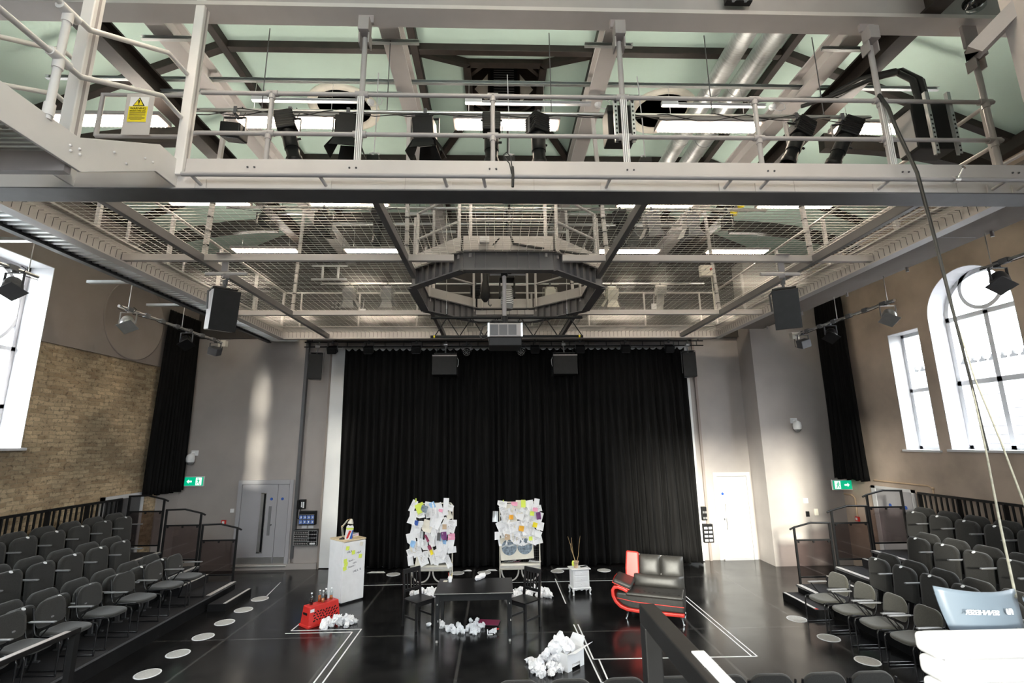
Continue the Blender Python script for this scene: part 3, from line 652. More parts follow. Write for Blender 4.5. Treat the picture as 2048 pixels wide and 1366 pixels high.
# ---- the octagonal well
OCT = [(-.48, 6.74), (.84, 6.74), (1.72, 7.56), (1.72, 8.98), (.76, 9.86), (-.40, 9.86), (-1.36, 8.98), (-1.36, 7.56)]
oc = thing('octagonal_well', 'octagonal steel well with its own guard rails in the middle of the wire grid', 'well', (.18, 8.3, ZB-.1))
side_n = ('front', 'front right', 'right', 'back right', 'back', 'back left', 'left', 'front left')
for i in range(8):
    p, q = OCT[i], OCT[(i+1) % 8]; a, b = V(*p, 0), V(*q, 0); d = (b-a).normalized(); nrm = Vector((d.y, -d.x, 0)); L_ = (b-a).length
    g = obj('ring_beam', M().ibeam((*p, ZB+.03), (*q, ZB+.03), .15, .30, .02), 'steel_shaded', oc, world=True)
    for k in range(1, int(L_/.16)):
        c = a+d*(k*.16)+Vector((0, 0, ZB+.03)); obj('stiffener_rib', M().sweep([(-.07, -.004), (.07, -.004), (.07, .004), (-.07, .004)], c-Vector((0, 0, .13)), c+Vector((0, 0, .13)), d), 'steel_shaded', g, world=True)
    obj('kick_plate', M().bar(a+Vector((0, 0, ZB+.30))+nrm*.06, b+Vector((0, 0, ZB+.30))+nrm*.06, .012, .22), 'steel_light', oc, world=True)
    if i != 0: obj('top_rail', M().tube([a+d*.1+Vector((0, 0, 6.86)), b-d*.1+Vector((0, 0, 6.86))], .022), 'steel_light', oc, world=True)
    obj('mid_rail', M().tube([a+d*.1+Vector((0, 0, 6.40)), b-d*.1+Vector((0, 0, 6.40))], .022), 'steel_light', oc, world=True)
    if i == 0:
        for z in (6.86, 6.72): obj('gate_rail', M().tube([a+d*.1+Vector((0, 0, z)), b-d*.1+Vector((0, 0, z))], .022), 'steel_light', oc, world=True)
    for e, s in ((a, 1), (b, -1)):
        c = e+d*.10*s; obj('post', M().tube([c+Vector((0, 0, ZB+.1)), c+Vector((0, 0, 6.87))], .026), 'steel_light', oc, world=True)
# ---- guard rails round the grid
def clampring(mb, c, ax, r=.036, h=.05): mb.lathe([(r, -h/2), (r, h/2)], 10, c, ax)
t = thing('front_guard_rail', 'long two bar steel guard rail on the front edge of the wire grid', 'guard rail', (.2, 4.72, 6.06), 0, 'guard rails of the wire grid')
for z, nm in ((6.90, 'top_rail'), (6.41, 'mid_rail')):
    obj(nm, M().tube([(-3.2, 4.72, z), (5.72, 4.72, z)], .024, 10), 'steel_mid', t, world=True)
for x in (-2.44, -.03, 2.92):
    p = obj('post', M().tube([(x, 4.72, 5.9), (x, 4.72, 6.9)], .026, 10), 'steel_mid', t, world=True)
    for z in (6.9, 6.41): obj('fitting', M().lathe([(.034, -.06), (.034, .06)], 10, (x, 4.72, z), (1, 0, 0)).lathe([(.034, -.07), (.034, 0)], 10, (x, 4.72, z)), 'steel_mid', p, world=True)
for x, w in ((-1.47, 'left of the middle'), (1.42, 'right of the middle'), (4.38, 'by the rope'), (5.62, 'at the window end')):
    h = thing('hanger_post', f'tubular hanger from the deep cross beam to the front edge beam, {w}', 'hanger', (x, 4.72, 5.9), 0, 'tubular hangers of the front edge beam')
    zt = 7.62 if x < 5 else 7.42
    obj('tube', M().tube([(x, 4.72, 5.9), (x, 4.72, zt)], .03, 10), 'steel_mid', h, world=True)
    obj('bracket', M().box((x, 4.68, zt+.12), (.12, .13, .17)).bb(x-.09, x+.09, 4.70, 4.74, zt+.2, zt+.40 if x < 5 else zt+.52), 'steel_grey', h, world=True, bevel=.006)
    for q in (-.0525, .0525): obj('fork_plate', M().bb(x+q-.0075, x+q+.0075, 4.66, 4.78, zt-.1, zt+.05), 'steel_grey', h, world=True)
    for z in (6.9, 6.41): obj('fitting', M().lathe([(.036, -.07), (.036, .07)], 10, (x, 4.72, z), (1, 0, 0)).lathe([(.038, -.075), (.038, 0)], 10, (x, 4.72, z)), 'steel_mid', h, world=True)
    if x < 5:
        mb = M()
        for k in range(4): mb.tube([(x-.03+k*.02, 4.685, 5.95), (x-.03+k*.02, 4.685, 6.85)], .006, 6)
        obj('clipped_cable', mb, 'white', h, world=True)
for s, x, nm in (('bare brick', GX0-.02, 'left'), ('arched window', GX1+.02, 'right')):
    t = thing('side_guard_rail', f'two bar guard rail along the {s} side of the wire grid', 'guard rail', (x, 8.4, 6.02), 0, 'guard rails of the wire grid')
    for z, n_ in ((6.93, 'top_rail'), (6.42, 'mid_rail')): obj(n_, M().tube([(x, 4.8, z), (x, 12.08, z)], .024), 'steel_light', t, world=True)
    for k in range(6): obj('post', M().bar((x, 4.85+k*1.44, 5.85), (x, 4.85+k*1.44, 6.93), .05, .05, (0, 1, 0)), 'steel_light', t, world=True)
t = thing('back_guard_rail', 'two bar guard rail along the back of the wire grid above the curtain', 'guard rail', (.2, 12.1, 6.02), 0, 'guard rails of the wire grid')
for z, n_ in ((6.93, 'top_rail'), (6.42, 'mid_rail')): obj(n_, M().tube([(GX0, 12.12, z), (GX1, 12.12, z)], .024), 'steel_light', t, world=True)
for k in range(8): obj('post', M().tube([(-5.0+k*1.48, 12.12, 5.9), (-5.0+k*1.48, 12.12, 6.93)], .026), 'steel_light', t, world=True)
# ---- the tension wires
def inside_oct(x, y):
    n = len(OCT); r = True
    for i in range(n):
        ax, ay = OCT[i]; bx, by = OCT[(i+1) % n]
        if (bx-ax)*(y-ay)-(by-ay)*(x-ax) < 0: r = False
    return r
def cut(fix, lo, hi, along_x):
    """the stretches of a wire outside the octagon"""
    out = []; st = lo; n = 400; ins = False
    for k in range(n+1):
        t_ = lo+(hi-lo)*k/n; i_ = inside_oct(t_, fix) if along_x else inside_oct(fix, t_)
        if i_ and not ins: out.append((st, t_)); ins = True
        if not i_ and ins: st = t_; ins = False
    if not ins: out.append((st, hi))
    return [o for o in out if o[1]-o[0] > .02]
mb = M(); zw = ZB+.16; rw = .003
y = GY0+.2
while y < GY1-.05:
    for a, b in cut(y, GX0+.03, GX1-.03, True): mb.tube([(a-.02, y, zw), (b+.02, y, zw)], rw, 4, False)
    y += .075
x = GX0+.09
while x < GX1-.05:
    for a, b in cut(x, GY0+.1, GY1-.03, False): mb.tube([(x, a, zw+.006), (x, b, zw+.006)], rw, 4, False)
    x += .115
solo('tension_wire_mesh', mb, 'alu', 'taut wire mesh stretched between the edge beams as a see-through floor', 'wire grid')
# wire ends: hooks along the inside of the edge beams
for s, x in (('brick', GX0+.02), ('window', GX1-.02)):
    mb = M(); y = GY0+.3; sg = 1 if s == 'brick' else -1
    while y < GY1-.1:
        mb.tube([(x+sg*.005, y, zw-.13), (x+sg*.012, y, zw), (x+sg*.07, y+.0, zw)], .0035, 5, False); y += .10
    obj('wire_hook_lace', mb, 'steel_dark', bpy.data.objects['side_edge_beam' if s == 'brick' else 'side_edge_beam.001'], world=True, kind='stuff')
mb = M(); x = GX0+.2
while x < GX1-.1: mb.tube([(x, GY1-.085, zw-.13), (x, GY1-.09, zw), (x, GY1-.16, zw)], .0035, 5, False); x += .10
obj('wire_hook_lace', mb, 'steel_dark', bpy.data.objects['back_edge_beam'], world=True, kind='stuff')
# pipe clipped along the front edge beam
t = thing('front_pipe', 'long horizontal lighting pipe bracketed off the front edge beam', 'pipe', (1.3, 4.5, 5.78))
obj('tube', M().tube([(-3.14, 4.5, 5.795), (7.2, 4.5, 5.795)], .024, 10), 'steel_mid', t, world=True)
for x in (-3.03, -1.76, -.51, -.11, 1.16, 2.43, 2.82, 4.11, 5.38, 5.66):
    obj('bracket', M().bb(x-.05, x+.05, 4.64, 4.655, ZB+.02, ZB+.12).tube([(x, 4.645, ZB+.06), (x+.02*(1 if x > 0 else -1), 4.5, ZB+.09)], .018), 'steel_light', t, world=True)
t = thing('swivel_clamp', 'small scaffold swivel clamp on the window end of the front pipe', 'clamp', (4.84, 4.5, 5.795))
obj('jaw', M().lathe([(.036, -.03), (.036, .03)], 12, (4.84, 4.5, 5.795), (1, 0, 0)), 'alu', t, world=True)
obj('bolt', M().tube([(4.84, 4.47, 5.80), (4.88, 4.44, 5.89)], .008), 'chrome', t, world=True)
obj('wing_nut', M().box((4.885, 4.435, 5.90), (.05, .012, .018), (0, .4, .3)), 'chrome', t, world=True)
# ---- access stair at the left
st = thing('access_stair', 'pale steel access stair and landing leading onto the wire grid', 'stair', (-3.8, 3.6, 5.3))
SP = [(1.9, 5.53), (3.52, 5.53), (4.36, 6.03), (4.62, 6.03), (4.72, 5.98), (4.72, 5.74), (4.36, 5.74), (3.59, 5.27), (1.9, 5.27)]
for x in (-3.30, -4.32): obj('stringer', M().prism(SP, (x-.012, 0, 0), (0, 1, 0), (0, 0, 1), (.024, 0, 0)), 'steel_stair', st, world=True, bevel=.003)
mb = M()
for k in range(30):
    y = 1.95+k*.054; mb.bb(-4.3, -3.32, y, y+.03, 5.40, 5.425 if k % 2 else 5.412)
obj('landing_deck', mb, 'galv', st, world=True)
for k in range(4): obj('tread', M().bb(-4.3, -3.32, 3.60+k*.24, 3.83+k*.24, 5.50+k*.13, 5.525+k*.13), 'galv', st, world=True)
for yj in (3.50, 2.50): obj('deck_joist', M().bb(-4.28, -3.34, yj, yj+.06, 5.23, 5.40), 'steel_grey', st, world=True)
for x in (-3.30, -4.32):
    obj('handrail', M().tube([(x, 2.3, 6.40), (x, 3.45, 6.46), (x, 4.30, 7.02), (x, 4.60, 7.03)], .023, 10), 'steel_stair', st, world=True)
    obj('mid_rail', M().tube([(x, 2.3, 5.99), (x, 3.45, 6.02), (x, 4.30, 6.53), (x, 4.60, 6.51)], .023, 10), 'steel_stair', st, world=True)
    p = obj('post', M().tube([(x, 3.26, 5.50), (x, 3.26, 6.43)], .027, 10), 'steel_stair', st, world=True)
    for z in (6.43, 6.02): obj('fitting', M().lathe([(.036, -.08), (.036, .08)], 10, (x, 3.26, z), (0, 1, 0)).lathe([(.036, -.09), (.036, 0)], 10, (x, 3.26, z)), 'steel_stair', p, world=True)
    obj('socket_foot', M().lathe([(.036, 0), (.036, .1)], 10, (x, 3.26, 5.53)), 'steel_stair', p, world=True)
mb = M()
for y, z in ((3.46, 5.42), (3.54, 5.44), (3.47, 5.38), (3.55, 5.40), (3.86, 5.62), (4.0, 5.6), (4.2, 5.78), (4.3, 5.8)): mb.ball((-3.285, y, z), .012, 8, 6)
obj('bolt', mb, 'steel_stair', st, world=True)
for y, z0, w in ((4.66, 5.86, 'at the grid end'), (3.55, 5.40, 'at the landing')):
    x = -3.27 if y > 4 else -3.40
    t = thing('box_hanger', f'square steel box column holding the access stair {w}', 'hanger', (x, y, z0), 0, 'box columns of the stair')
    obj('column', M().bar((x, y, z0), (x, y, 8.15), .10, .10, (0, 1, 0)), 'steel_stair', t, world=True, bevel=.008)
    obj('seam', M().bb(x+.05, x+.052, y-.012, y+.012, z0, 8.15), 'steel_grey', t, world=True)
# gate and warning plate beside the stair
t = thing('grid_gate', 'short guard rail gate with a plate behind the access stair', 'gate', (-4.0, 4.7, 6.06))
obj('frame', M().tube([(-4.24, 4.72, 6.36), (-4.24, 4.72, 6.86), (-3.35, 4.72, 6.86), (-3.32, 4.72, 6.60)], .024, 10).tube([(-4.24, 4.72, 6.36), (-3.35, 4.72, 6.36), (-3.20, 4.72, 6.41)], .024, 10), 'steel_mid', t, world=True)
obj('plate', M().bb(-3.94, -3.65, 4.665, 4.67, 6.34, 6.83), 'steel_light', t, world=True)
s = thing('warning_sign', 'yellow and white warning sign with a triangle on the gate plate', 'sign', (-3.8, 4.66, 6.5))
obj('backing', M().bb(-3.895, -3.70, 4.659, 4.664, 6.49, 6.79), 'white', s, world=True)
obj('yellow_field', M().bb(-3.895, -3.70, 4.657, 4.659, 6.49, 6.675), 'yellow', s, world=True)
obj('triangle_border', M().prism([(-.062, 0), (.062, 0), (0, .105)], (-3.797, 4.657, 6.68), (1, 0, 0), (0, 0, 1), (0, .002, 0)), 'black', s, world=True)
obj('triangle', M().prism([(-.048, 0), (.048, 0), (0, .083)], (-3.797, 4.655, 6.687), (1, 0, 0), (0, 0, 1), (0, .002, 0)), 'yellow', s, world=True)
obj('exclamation_mark', M().prism([(-.006, .026), (.006, .026), (.009, .06), (-.009, .06)], (-3.797, 4.653, 6.687), (1, 0, 0), (0, 0, 1), (0, .002, 0)).prism([(-.006, .008), (.006, .008), (.006, .019), (-.006, .019)], (-3.797, 4.653, 6.687), (1, 0, 0), (0, 0, 1), (0, .002, 0)), 'black', s, world=True)
text('lettering', 'WARNING', .034, frame((-3.797, 4.655, 6.648), (1, 0, 0), (0, -1, 0)), 'black', s)
text('lettering', 'TENSION WIRE GRID', .018, frame((-3.797, 4.655, 6.618), (1, 0, 0), (0, -1, 0)), 'black', s)
mb = M()
for k in range(7): mb.bb(-3.88 + (.02 if k == 6 else 0), -3.715-(.03 if k in (3, 6) else 0), 4.655, 4.657, 6.597-k*.014, 6.601-k*.014)
obj('small_print', mb, 'ink', s, world=True)
# ---- side galleries
for s, x0, x1, w in (('left', -6.22, -5.49, 'ribbed metal gallery floor above the bare brick wall'), ('right', 5.81, 7.22, 'gallery floor above the arched window wall')):
    t = thing('gallery_deck', w, 'gallery', ((x0+x1)/2, 6, 5.9))
    if s == 'left':
        mb = M(); y = -1.0; prof = []
        while y < 13.3:
            prof += [(y, 0), (y+.05, 0), (y+.065, .035), (y+.11, .035)]; y += .125
        n = len(prof); vs = [(xx, yy, 5.90+zz) for xx in (x0, x1) for yy, zz in prof]
        mb.add(vs, [(i, i+1, n+i+1, n+i) for i in range(n-1)])
        obj('corrugated_sheet', mb, 'galv', t, world=True)
        obj('gallery_floor', M().bb(x0-.05, x1, -1, 13.3, 5.955, 6.0), 'steel_dark', t, world=True)
    else:
        obj('soffit', M().bb(x0, x1, -1, 12.7, 6.08, 6.12), 'gallery_brown', t, world=True)
        obj('soffit_joint', M().bb(x0, x1, 6.6, 6.606, 6.077, 6.08), 'steel_grey', t, world=True)
    xb = x0-.05 if s == 'left' else x1+.04
    obj('edge_girder', M().ibeam((xb, -1, 5.98 if s == 'left' else 6.2), (xb, 13.3 if s == 'left' else 12.7, 5.98 if s == 'left' else 6.2), .10, .24, .015), 'steel_dark' if s == 'left' else 'gallery_brown', t, world=True)
    if s == 'left':
        for y in (4.6, 6.86, 8.8, 10.36): obj('cross_bearer', M().bb(-7.6, -6.2, y, y+.09, 6.10, 6.15), 'galv', t, world=True)
    obj('gallery_rail', M().tube([(xb, 4.8, 6.95), (xb, 12.5, 6.95)], .024), 'steel_mid', t, world=True)
    for k in range(6): obj('gallery_post', M().tube([(xb, 4.9+k*1.5, 6.0), (xb, 4.9+k*1.5, 6.95)], .024), 'steel_mid', t, world=True)
# back gallery
t = thing('back_gallery', 'gallery floor behind the wire grid above the stage curtain', 'gallery', (.2, 12.8, 5.9))
obj('deck', M().bb(-5.3, 5.6, 12.18, 13.36, 5.95, 6.0), 'gallery_brown', t, world=True)
# ================================================================== lights and rigging above the stage
def batten(x, y, z, label, group='ceiling battens', L=1.52, seen=True):
    t = thing('ceiling_batten', label, 'ceiling light', (x, y, z), 0, group)
    obj('housing', M().prism([(-.15, 0), (-.13, .05), (.13, .05), (.15, 0), (.135, -.012), (-.135, -.012)], (-L/2, 0, 0), (0, 1, 0), (0, 0, 1), (L, 0, 0)), 'steel_grey', t)
    obj('lens', M().bb(-L/2+.04, L/2-.04, -.105, .105, -.03, -.013), 'lens', t)
    obj('up_fill_glow', M().bb(-L/2+.1, L/2-.1, -.05, .05, .051, .058), 'up_fill_glow', t)  # glow strip added on the housing to light the ceiling
    mb = M()
    for k in range(25): mb.bb(-L/2+.06+k*(L-.12)/24-.003, -L/2+.06+k*(L-.12)/24+.003, -.11, .11, -.045, -.030)
    obj('louvre', mb, 'alu', t)
    for s in (-1, 1): obj('suspension_wire', M().tube([(s*L*.36, 0, .05), (s*L*.36, 0, 8.3-z)], .003, 5), 'alu', t)
    return t
pos = {'first': (6.2, ((-5.42, 'over the access stair'), (-2.9, 'left of the lantern'), (.16, 'straight below the lantern'), (3.11, 'right of the lantern'), (5.75, 'by the dark girder'))),
       'second': (8.56, ((-5.42, 'farthest left'), (-2.8, 'left of the octagon'), (3.1, 'right of the octagon'), (5.88, 'farthest right'))),
       'third': (10.93, ((-5.45, 'farthest left'), (-2.84, 'left of the octagon'), (3.21, 'right of the octagon'), (5.87, 'farthest right')))}
for r_, (y, xs) in pos.items():
    for x, w in xs: batten(x, y, 7.62, f'glowing white ceiling batten in the {r_} row, {w}')
for x, w in ((-2.9, 'stair side'), (.16, 'middle'), (3.1, 'window side')):  # out-of-view battens added for general light
    batten(x, 3.4, 7.7, f'glowing batten above the control balcony, {w}', 'balcony battens')
    batten(x, .2, 7.7, f'glowing batten behind the control balcony, {w}', 'rear balcony battens')
for y, w in ((6.2, 'first'), (8.56, 'second'), (10.93, 'third')):
    solo('support_channel', M().chan((-6.4, y, 8.295), (6.7, y, 8.295), .05, .05, .005), 'galv', f'long slotted channel under the roof beams carrying the {w} row of battens', 'support channel', 'channels carrying the battens')
# white cable trays
for x0, x1, w in ((-3.45, -1.9, 'over the round vent near the stair'), (-.42, 1.4, 'below the lantern'), (2.45, 4.0, 'near the air ducts')):
    t = thing('cable_tray', f'white perforated cable tray {w}', 'cable tray', ((x0+x1)/2, 6.2, 7.95), 0, 'white cable trays')
    obj('tray', M().chan((x0, 6.2, 7.97), (x1, 6.2, 7.97), .05, .045, .004), 'white_paint', t, world=True)
    obj('junction_box', M().bb(x0-.02, x0+.22, 6.14, 6.2, 7.93, 8.0), 'white_paint', t, world=True, bevel=.004)
    obj('detector', M().lathe([(0, -.05), (.035, -.04), (.05, 0), (.05, .02)], 14, (x1+.1, 6.2, 7.95)), 'white_paint', t, world=True)
    obj('loose_flex', M().tube([(x1+.05, 6.18, 7.93), (x1+.16, 6.15, 7.85), (x1+.26, 6.15, 7.88), (x1+.27, 6.18, 7.98), (x1+.2, 6.2, 8.05)], .006, 6), 'white_paint', t, world=True)
# ------------------------------------------------------------------ stage lanterns
def lantern(kind, loc, label, group, lean=(0, 0), rz=0, mt='black', hang=.10):
    """hook clamp round a pipe at loc, body hanging below; lean = tilt about local x then y"""
    t = thing(kind, label, 'stage light', loc, rz, group)
    obj('hook_clamp', M().bb(-.02, .02, -.035, .035, -.06, .036).tube([(0, 0, -.05), (0, 0, -hang)], .008, 6), 'steel_dark' if mt != 'alu' else 'alu', t)
    rot = Matrix.Translation((0, 0, -hang-.20)) @ Euler((lean[0], lean[1], 0)).to_matrix().to_4x4()
    def part(n, mb, m_, par=t, bevel=0):
        mb.v = [tuple(rot @ Vector(p)) for p in mb.v]; return obj(n, mb, m_, par, bevel)
    w = {'profile_spot': .13, 'fresnel_spot': .17, 'par_can': .13, 'led_par': .12, 'flood_light': .13}[kind]
    obj('yoke', M().bar((-w, 0, -hang-.20), (-w, 0, -hang), .008, .035, (0, 1, 0)).bar((w, 0, -hang-.20), (w, 0, -hang), .008, .035, (0, 1, 0)).bar((-w-.004, 0, -hang), (w+.004, 0, -hang), .035, .008, (0, 0, 1)), 'steel_dark' if mt == 'black' else mt, t)
    if kind == 'profile_spot':
        b = part('body', M().box((0, 0, .13), (.22, .22, .24)).cyl((0, 0, .02), (0, 0, -.22), .088, 16), mt, t, .012)
        part('lens_tube', M().lathe([(.078, -.2), (.078, -.34), (.092, -.34), (.092, -.43), (.085, -.43), (.08, -.36)], 18), mt)
        part('lens', M().lathe([(0, -.355), (.08, -.36)], 18), 'lens_glass')
        mb = M()
        for k in range(6): mb.bb(-.112, .112, -.112, .112, .04+k*.03, .05+k*.03)
        part('cooling_fin', mb, 'black_gloss', b)
        part('focus_knob', M().cyl((.085, 0, -.1), (.125, 0, -.1), .014, 8), 'black', b)
    elif kind == 'fresnel_spot':
        part('body', M().box((0, 0, .04), (.25, .25, .26)).box((0, 0, .19), (.18, .18, .06)), mt, t, .012)
        part('lens', M().lathe([(0, -.105), (.09, -.10), (.10, -.09)], 20), 'lens_glass')
        for k in range(4):
            q = Matrix.Rotation(PI/2*k, 3, 'Z'); mb = M().add([q @ Vector(p) for p in ((-.10, .125, -.09), (.10, .125, -.09), (.15, .22, -.26), (-.15, .22, -.26), (-.10, .129, -.088), (.10, .129, -.088), (.15, .224, -.258), (-.15, .224, -.258))], [(0, 1, 2, 3), (7, 6, 5, 4), (0, 4, 5, 1), (2, 6, 7, 3), (1, 5, 6, 2), (0, 3, 7, 4)])
            part('barn_door', mb, mt)
    elif kind in ('par_can', 'led_par'):
        part('body', M().lathe([(.03, .17), (.085, .13), (.112, .04), (.112, -.10), (.116, -.10), (.116, -.04)] if kind == 'par_can' else [(.05, .12), (.10, .10), (.105, -.06), (.10, -.07)], 20), mt)
        if kind == 'par_can':
            part('lens', M().lathe([(0, -.085), (.07, -.08), (.108, -.06)], 18), 'lens_glass')
            part('gel_frame', M().bb(-.125, .125, -.125, .125, -.112, -.102), mt, bevel=.003)
        else:
            mb = M()
            for r, n in ((0, 1), (.04, 6), (.08, 11)):
                for k in range(n): mb.ball((r*math.cos(2*PI*k/n), r*math.sin(2*PI*k/n), -.072), .014, 8, 4)
            part('led_lens', mb, 'alu')
    else:
        part('body', M().bb(-.12, .12, -.10, .10, -.09, .09), mt, t, .015)
        part('lens', M().bb(-.10, .10, -.08, .08, -.096, -.09), 'lens_glass')
    obj('flex', M().tube([(0, .03, -hang), (.05, .06, -hang+.03), (.09, .05, .02), (.06, .0, .05)], .006, 6), 'cable', t)
    return t
def pipe(name, p, q, label, r=.024, mt='alu', rods=(), rodtop=8.3, cables=0, seed=1):
    t = thing(name, label, 'lighting bar', ((p[0]+q[0])/2, (p[1]+q[1])/2, p[2]))
    obj('tube', M().tube([p, q], r, 10), mt, t, world=True)
    for k in rods:
        c = V(p).lerp(V(q), k); obj('suspension_rod', M().tube([c, (c.x, c.y, rodtop)], .006, 6), 'steel_dark', t, world=True)
    if cables:
        rr = random.Random(seed); L_ = (V(q)-V(p)).length; n = int(L_*5)
        d = (V(q)-V(p)).normalized(); u = d.cross(Vector((0, 0, 1)))
        for c in range(cables):
            pts = []
            for k in range(n+1):
                a = k*1.3+c*2; sag = -.03-abs(math.sin(k*.55+c*1.3))*.06
                pts.append(V(p)+d*(L_*k/n)+u*(.03*math.cos(a))+Vector((0, 0, sag+.035+rr.uniform(-.01, .02))))
            obj('loose_cable', M().tube(pts, .006, 5), 'cable', t, world=True)
    return t
pipe('lighting_bar', (-3.7, 5.3, 7.12), (4.75, 5.3, 7.12), 'long silver lighting bar hung behind the front guard rail', rods=(.1, .28, .52, .76, .93), cables=2)
fb = 'lanterns on the front lighting bar'
lantern('flood_light', (-3.15, 5.3, 7.12), 'small black flood on the front bar nearest the access stair', fb, (.2, .1))
lantern('profile_spot', (-2.50, 5.3, 7.12), 'slim black profile spot leaning sideways on the front bar', fb, (0, -.26), .1)
lantern('fresnel_spot', (-1.80, 5.3, 7.12), 'black barn door spot beside the hanger left of the middle', fb, (.1, .02), .1)
lantern('fresnel_spot', (-.86, 5.3, 7.12), 'black barn door spot between the two hangers, seen from below', fb, (.12, -.06), -.1)
lantern('profile_spot', (-.05, 5.3, 7.12), 'black profile spot hanging straight behind the middle rail post', fb, (0, 0), 0)
lantern('profile_spot', (.52, 5.3, 7.12), 'black profile spot right beside the middle rail post', fb, (0, -.03), .5)
lantern('profile_spot', (3.78, 5.3, 7.12), 'black profile spot leaning inwards near the air ducts', fb, (0, .48), .1)
lantern('profile_spot', (4.38, 5.3, 7.12), 'black ribbed profile spot leaning inwards by the dark girder', fb, (0, .50), -.2)
for x, w in ((-1.55, 'left of the middle'), (.17, 'in the middle'), (1.93, 'right of the middle')):
    t = thing('dangling_box', f'black box with a white flex tangle, {w}, behind the front rail', 'outlet box', (x, 5.6, 6.55), 0, 'boxes dangling on white flex')
    obj('box', M().bb(-.075, .075, -.05, .05, 0, .15), 'black', t, bevel=.006)
    obj('flex', M().tube([(0, 0, .2), (.005, .01, .7), (-.01, .05, 1.42)], .007, 6), 'white_paint', t)
    mb = M(); rr = random.Random(int(x*10))
    for k in range(4): mb.tube([(rr.uniform(-.08, .08), rr.uniform(-.05, .05), .15), (rr.uniform(-.1, .1), 0, .2), (rr.uniform(-.05, .05), .02, .22), (0, 0, .2)], .006, 5)
    obj('flex_coil', mb, 'white_paint', t)
# control boxes strapped on the front rail
for x, w_, z0, z1, nm in ((1.44, .32, 6.52, 6.92, 'black patch box with two slotted straps on the middle of the front rail'), (5.10, .44, 6.40, 7.02, 'large black control box under the drooping cables on the front rail')):
    t = thing('control_box', nm, 'control box', (x, 4.9, z0), 0, 'control boxes on the front rail')
    obj('casing', M().bb(x-w_/2, x+w_/2, 4.86, 5.12, z0, z1), 'black', t, world=True, bevel=.01)
    if x > 3: obj('side_plate', M().bb(x-w_/2-.008, x-w_/2-.001, 4.88, 5.12, z0+.03, z1-.1), 'steel_light', t, world=True)
    for s in (-1, 1):
        xs = x+s*w_*.30; p = obj('slotted_strap', M().chan((xs, 4.76, z0-.14), (xs, 4.76, z1+.03), .04, .04, .004, (0, -1, 0)), 'galv', t, world=True)
        for k in range(9): obj('slot', M().bb(xs-.008, xs+.008, 4.735, 4.74, z0-.11+k*.055, z0-.09+k*.055), 'black', p, world=True)
# second bar, deeper over the grid
pipe('lighting_bar', (-5.0, 8.45, 7.45), (5.2, 8.45, 7.45), 'lighting bar above the octagon seen through the mesh', rods=(.1, .35, .65, .9), cables=1, seed=4)
mb_ = 'lanterns on the bar above the octagon'
for x, k, w, m_ in ((-4.3, 'par_can', 'by the outer left hanger', 'black'), (-3.2, 'fresnel_spot', 'left of the inner hanger', 'black'), (-2.2, 'profile_spot', 'beside the octagon rail', 'black'), (2.35, 'profile_spot', 'just right of the octagon rail', 'black'), (2.95, 'fresnel_spot', 'right of the inner hanger', 'plastic_grey'), (3.7, 'fresnel_spot', 'towards the yellow caps', 'plastic_grey'), (4.4, 'par_can', 'by the outer right hanger', 'black')):
    lantern(k, (x, 8.45, 7.45), f'stage light on the bar above the octagon, {w}', mb_, (.25, .1*(-1 if x > 0 else 1)), 0, m_)
# far bar near the back rail
pipe('lighting_bar', (-4.2, 11.2, 6.87), (5.1, 11.2, 6.87), 'far lighting bar in front of the back guard rail', rods=(.05, .3, .6, .9), cables=1, seed=9)
for x, k, w, m_ in ((-3.5, 'fresnel_spot', 'at its left end', 'plastic_grey'), (-2.6, 'fresnel_spot', 'second from its left end', 'plastic_grey'), (-1.75, 'par_can', 'left of the octagon well', 'black'), (-.5, 'profile_spot', 'behind the hoist', 'black'), (1.3, 'fresnel_spot', 'inside the octagon on the right', 'cream'), (2.8, 'fresnel_spot', 'right of the octagon well', 'cream'), (4.0, 'profile_spot', 'at its right end', 'bin_grey')):
    lantern(k, (x, 11.2, 6.87), f'stage light on the far bar, {w}', 'lanterns on the far bar', (.35, 0), 0, m_)
t = thing('isolator_box', 'beige isolator box on a post behind the cross bearer', 'control box', (4.6, 9.9, 6.6))
obj('casing', M().bb(4.45, 4.76, 9.86, 9.98, 6.61, 6.86), 'cream', t, world=True, bevel=.012)
obj('knob', M().lathe([(.025, 0), (.02, .03)], 12, (4.67, 9.86, 6.76), (0, -1, 0)), 'red', t, world=True); obj('button', M().lathe([(.012, 0), (.012, .01)], 12, (4.55, 9.86, 6.76), (0, -1, 0)), 'black', t, world=True)
obj('conduit', M().tube([(4.7, 9.92, 6.61), (4.7, 9.92, 5.8)], .012, 8), 'cream', t, world=True)
for k, (y, z) in enumerate(((9.62, 7.8), (9.3, 7.82), (9.0, 7.84))):
    t = thing('yellow_cap', f'yellow capped fitting on the dark girder, {ORD[k]} from the back', 'fitting', (4.9, y, z), 0, 'yellow caps on the girder')
    t.location.x = 5.02; obj('cap', M().lathe([(.0, -.06), (.06, -.06), (.075, .03), (.04, .08)], 14), 'yellow', t); obj('stem', M().tube([(0, 0, .05), (0, 0, .2)], .02, 8), 'black', t)
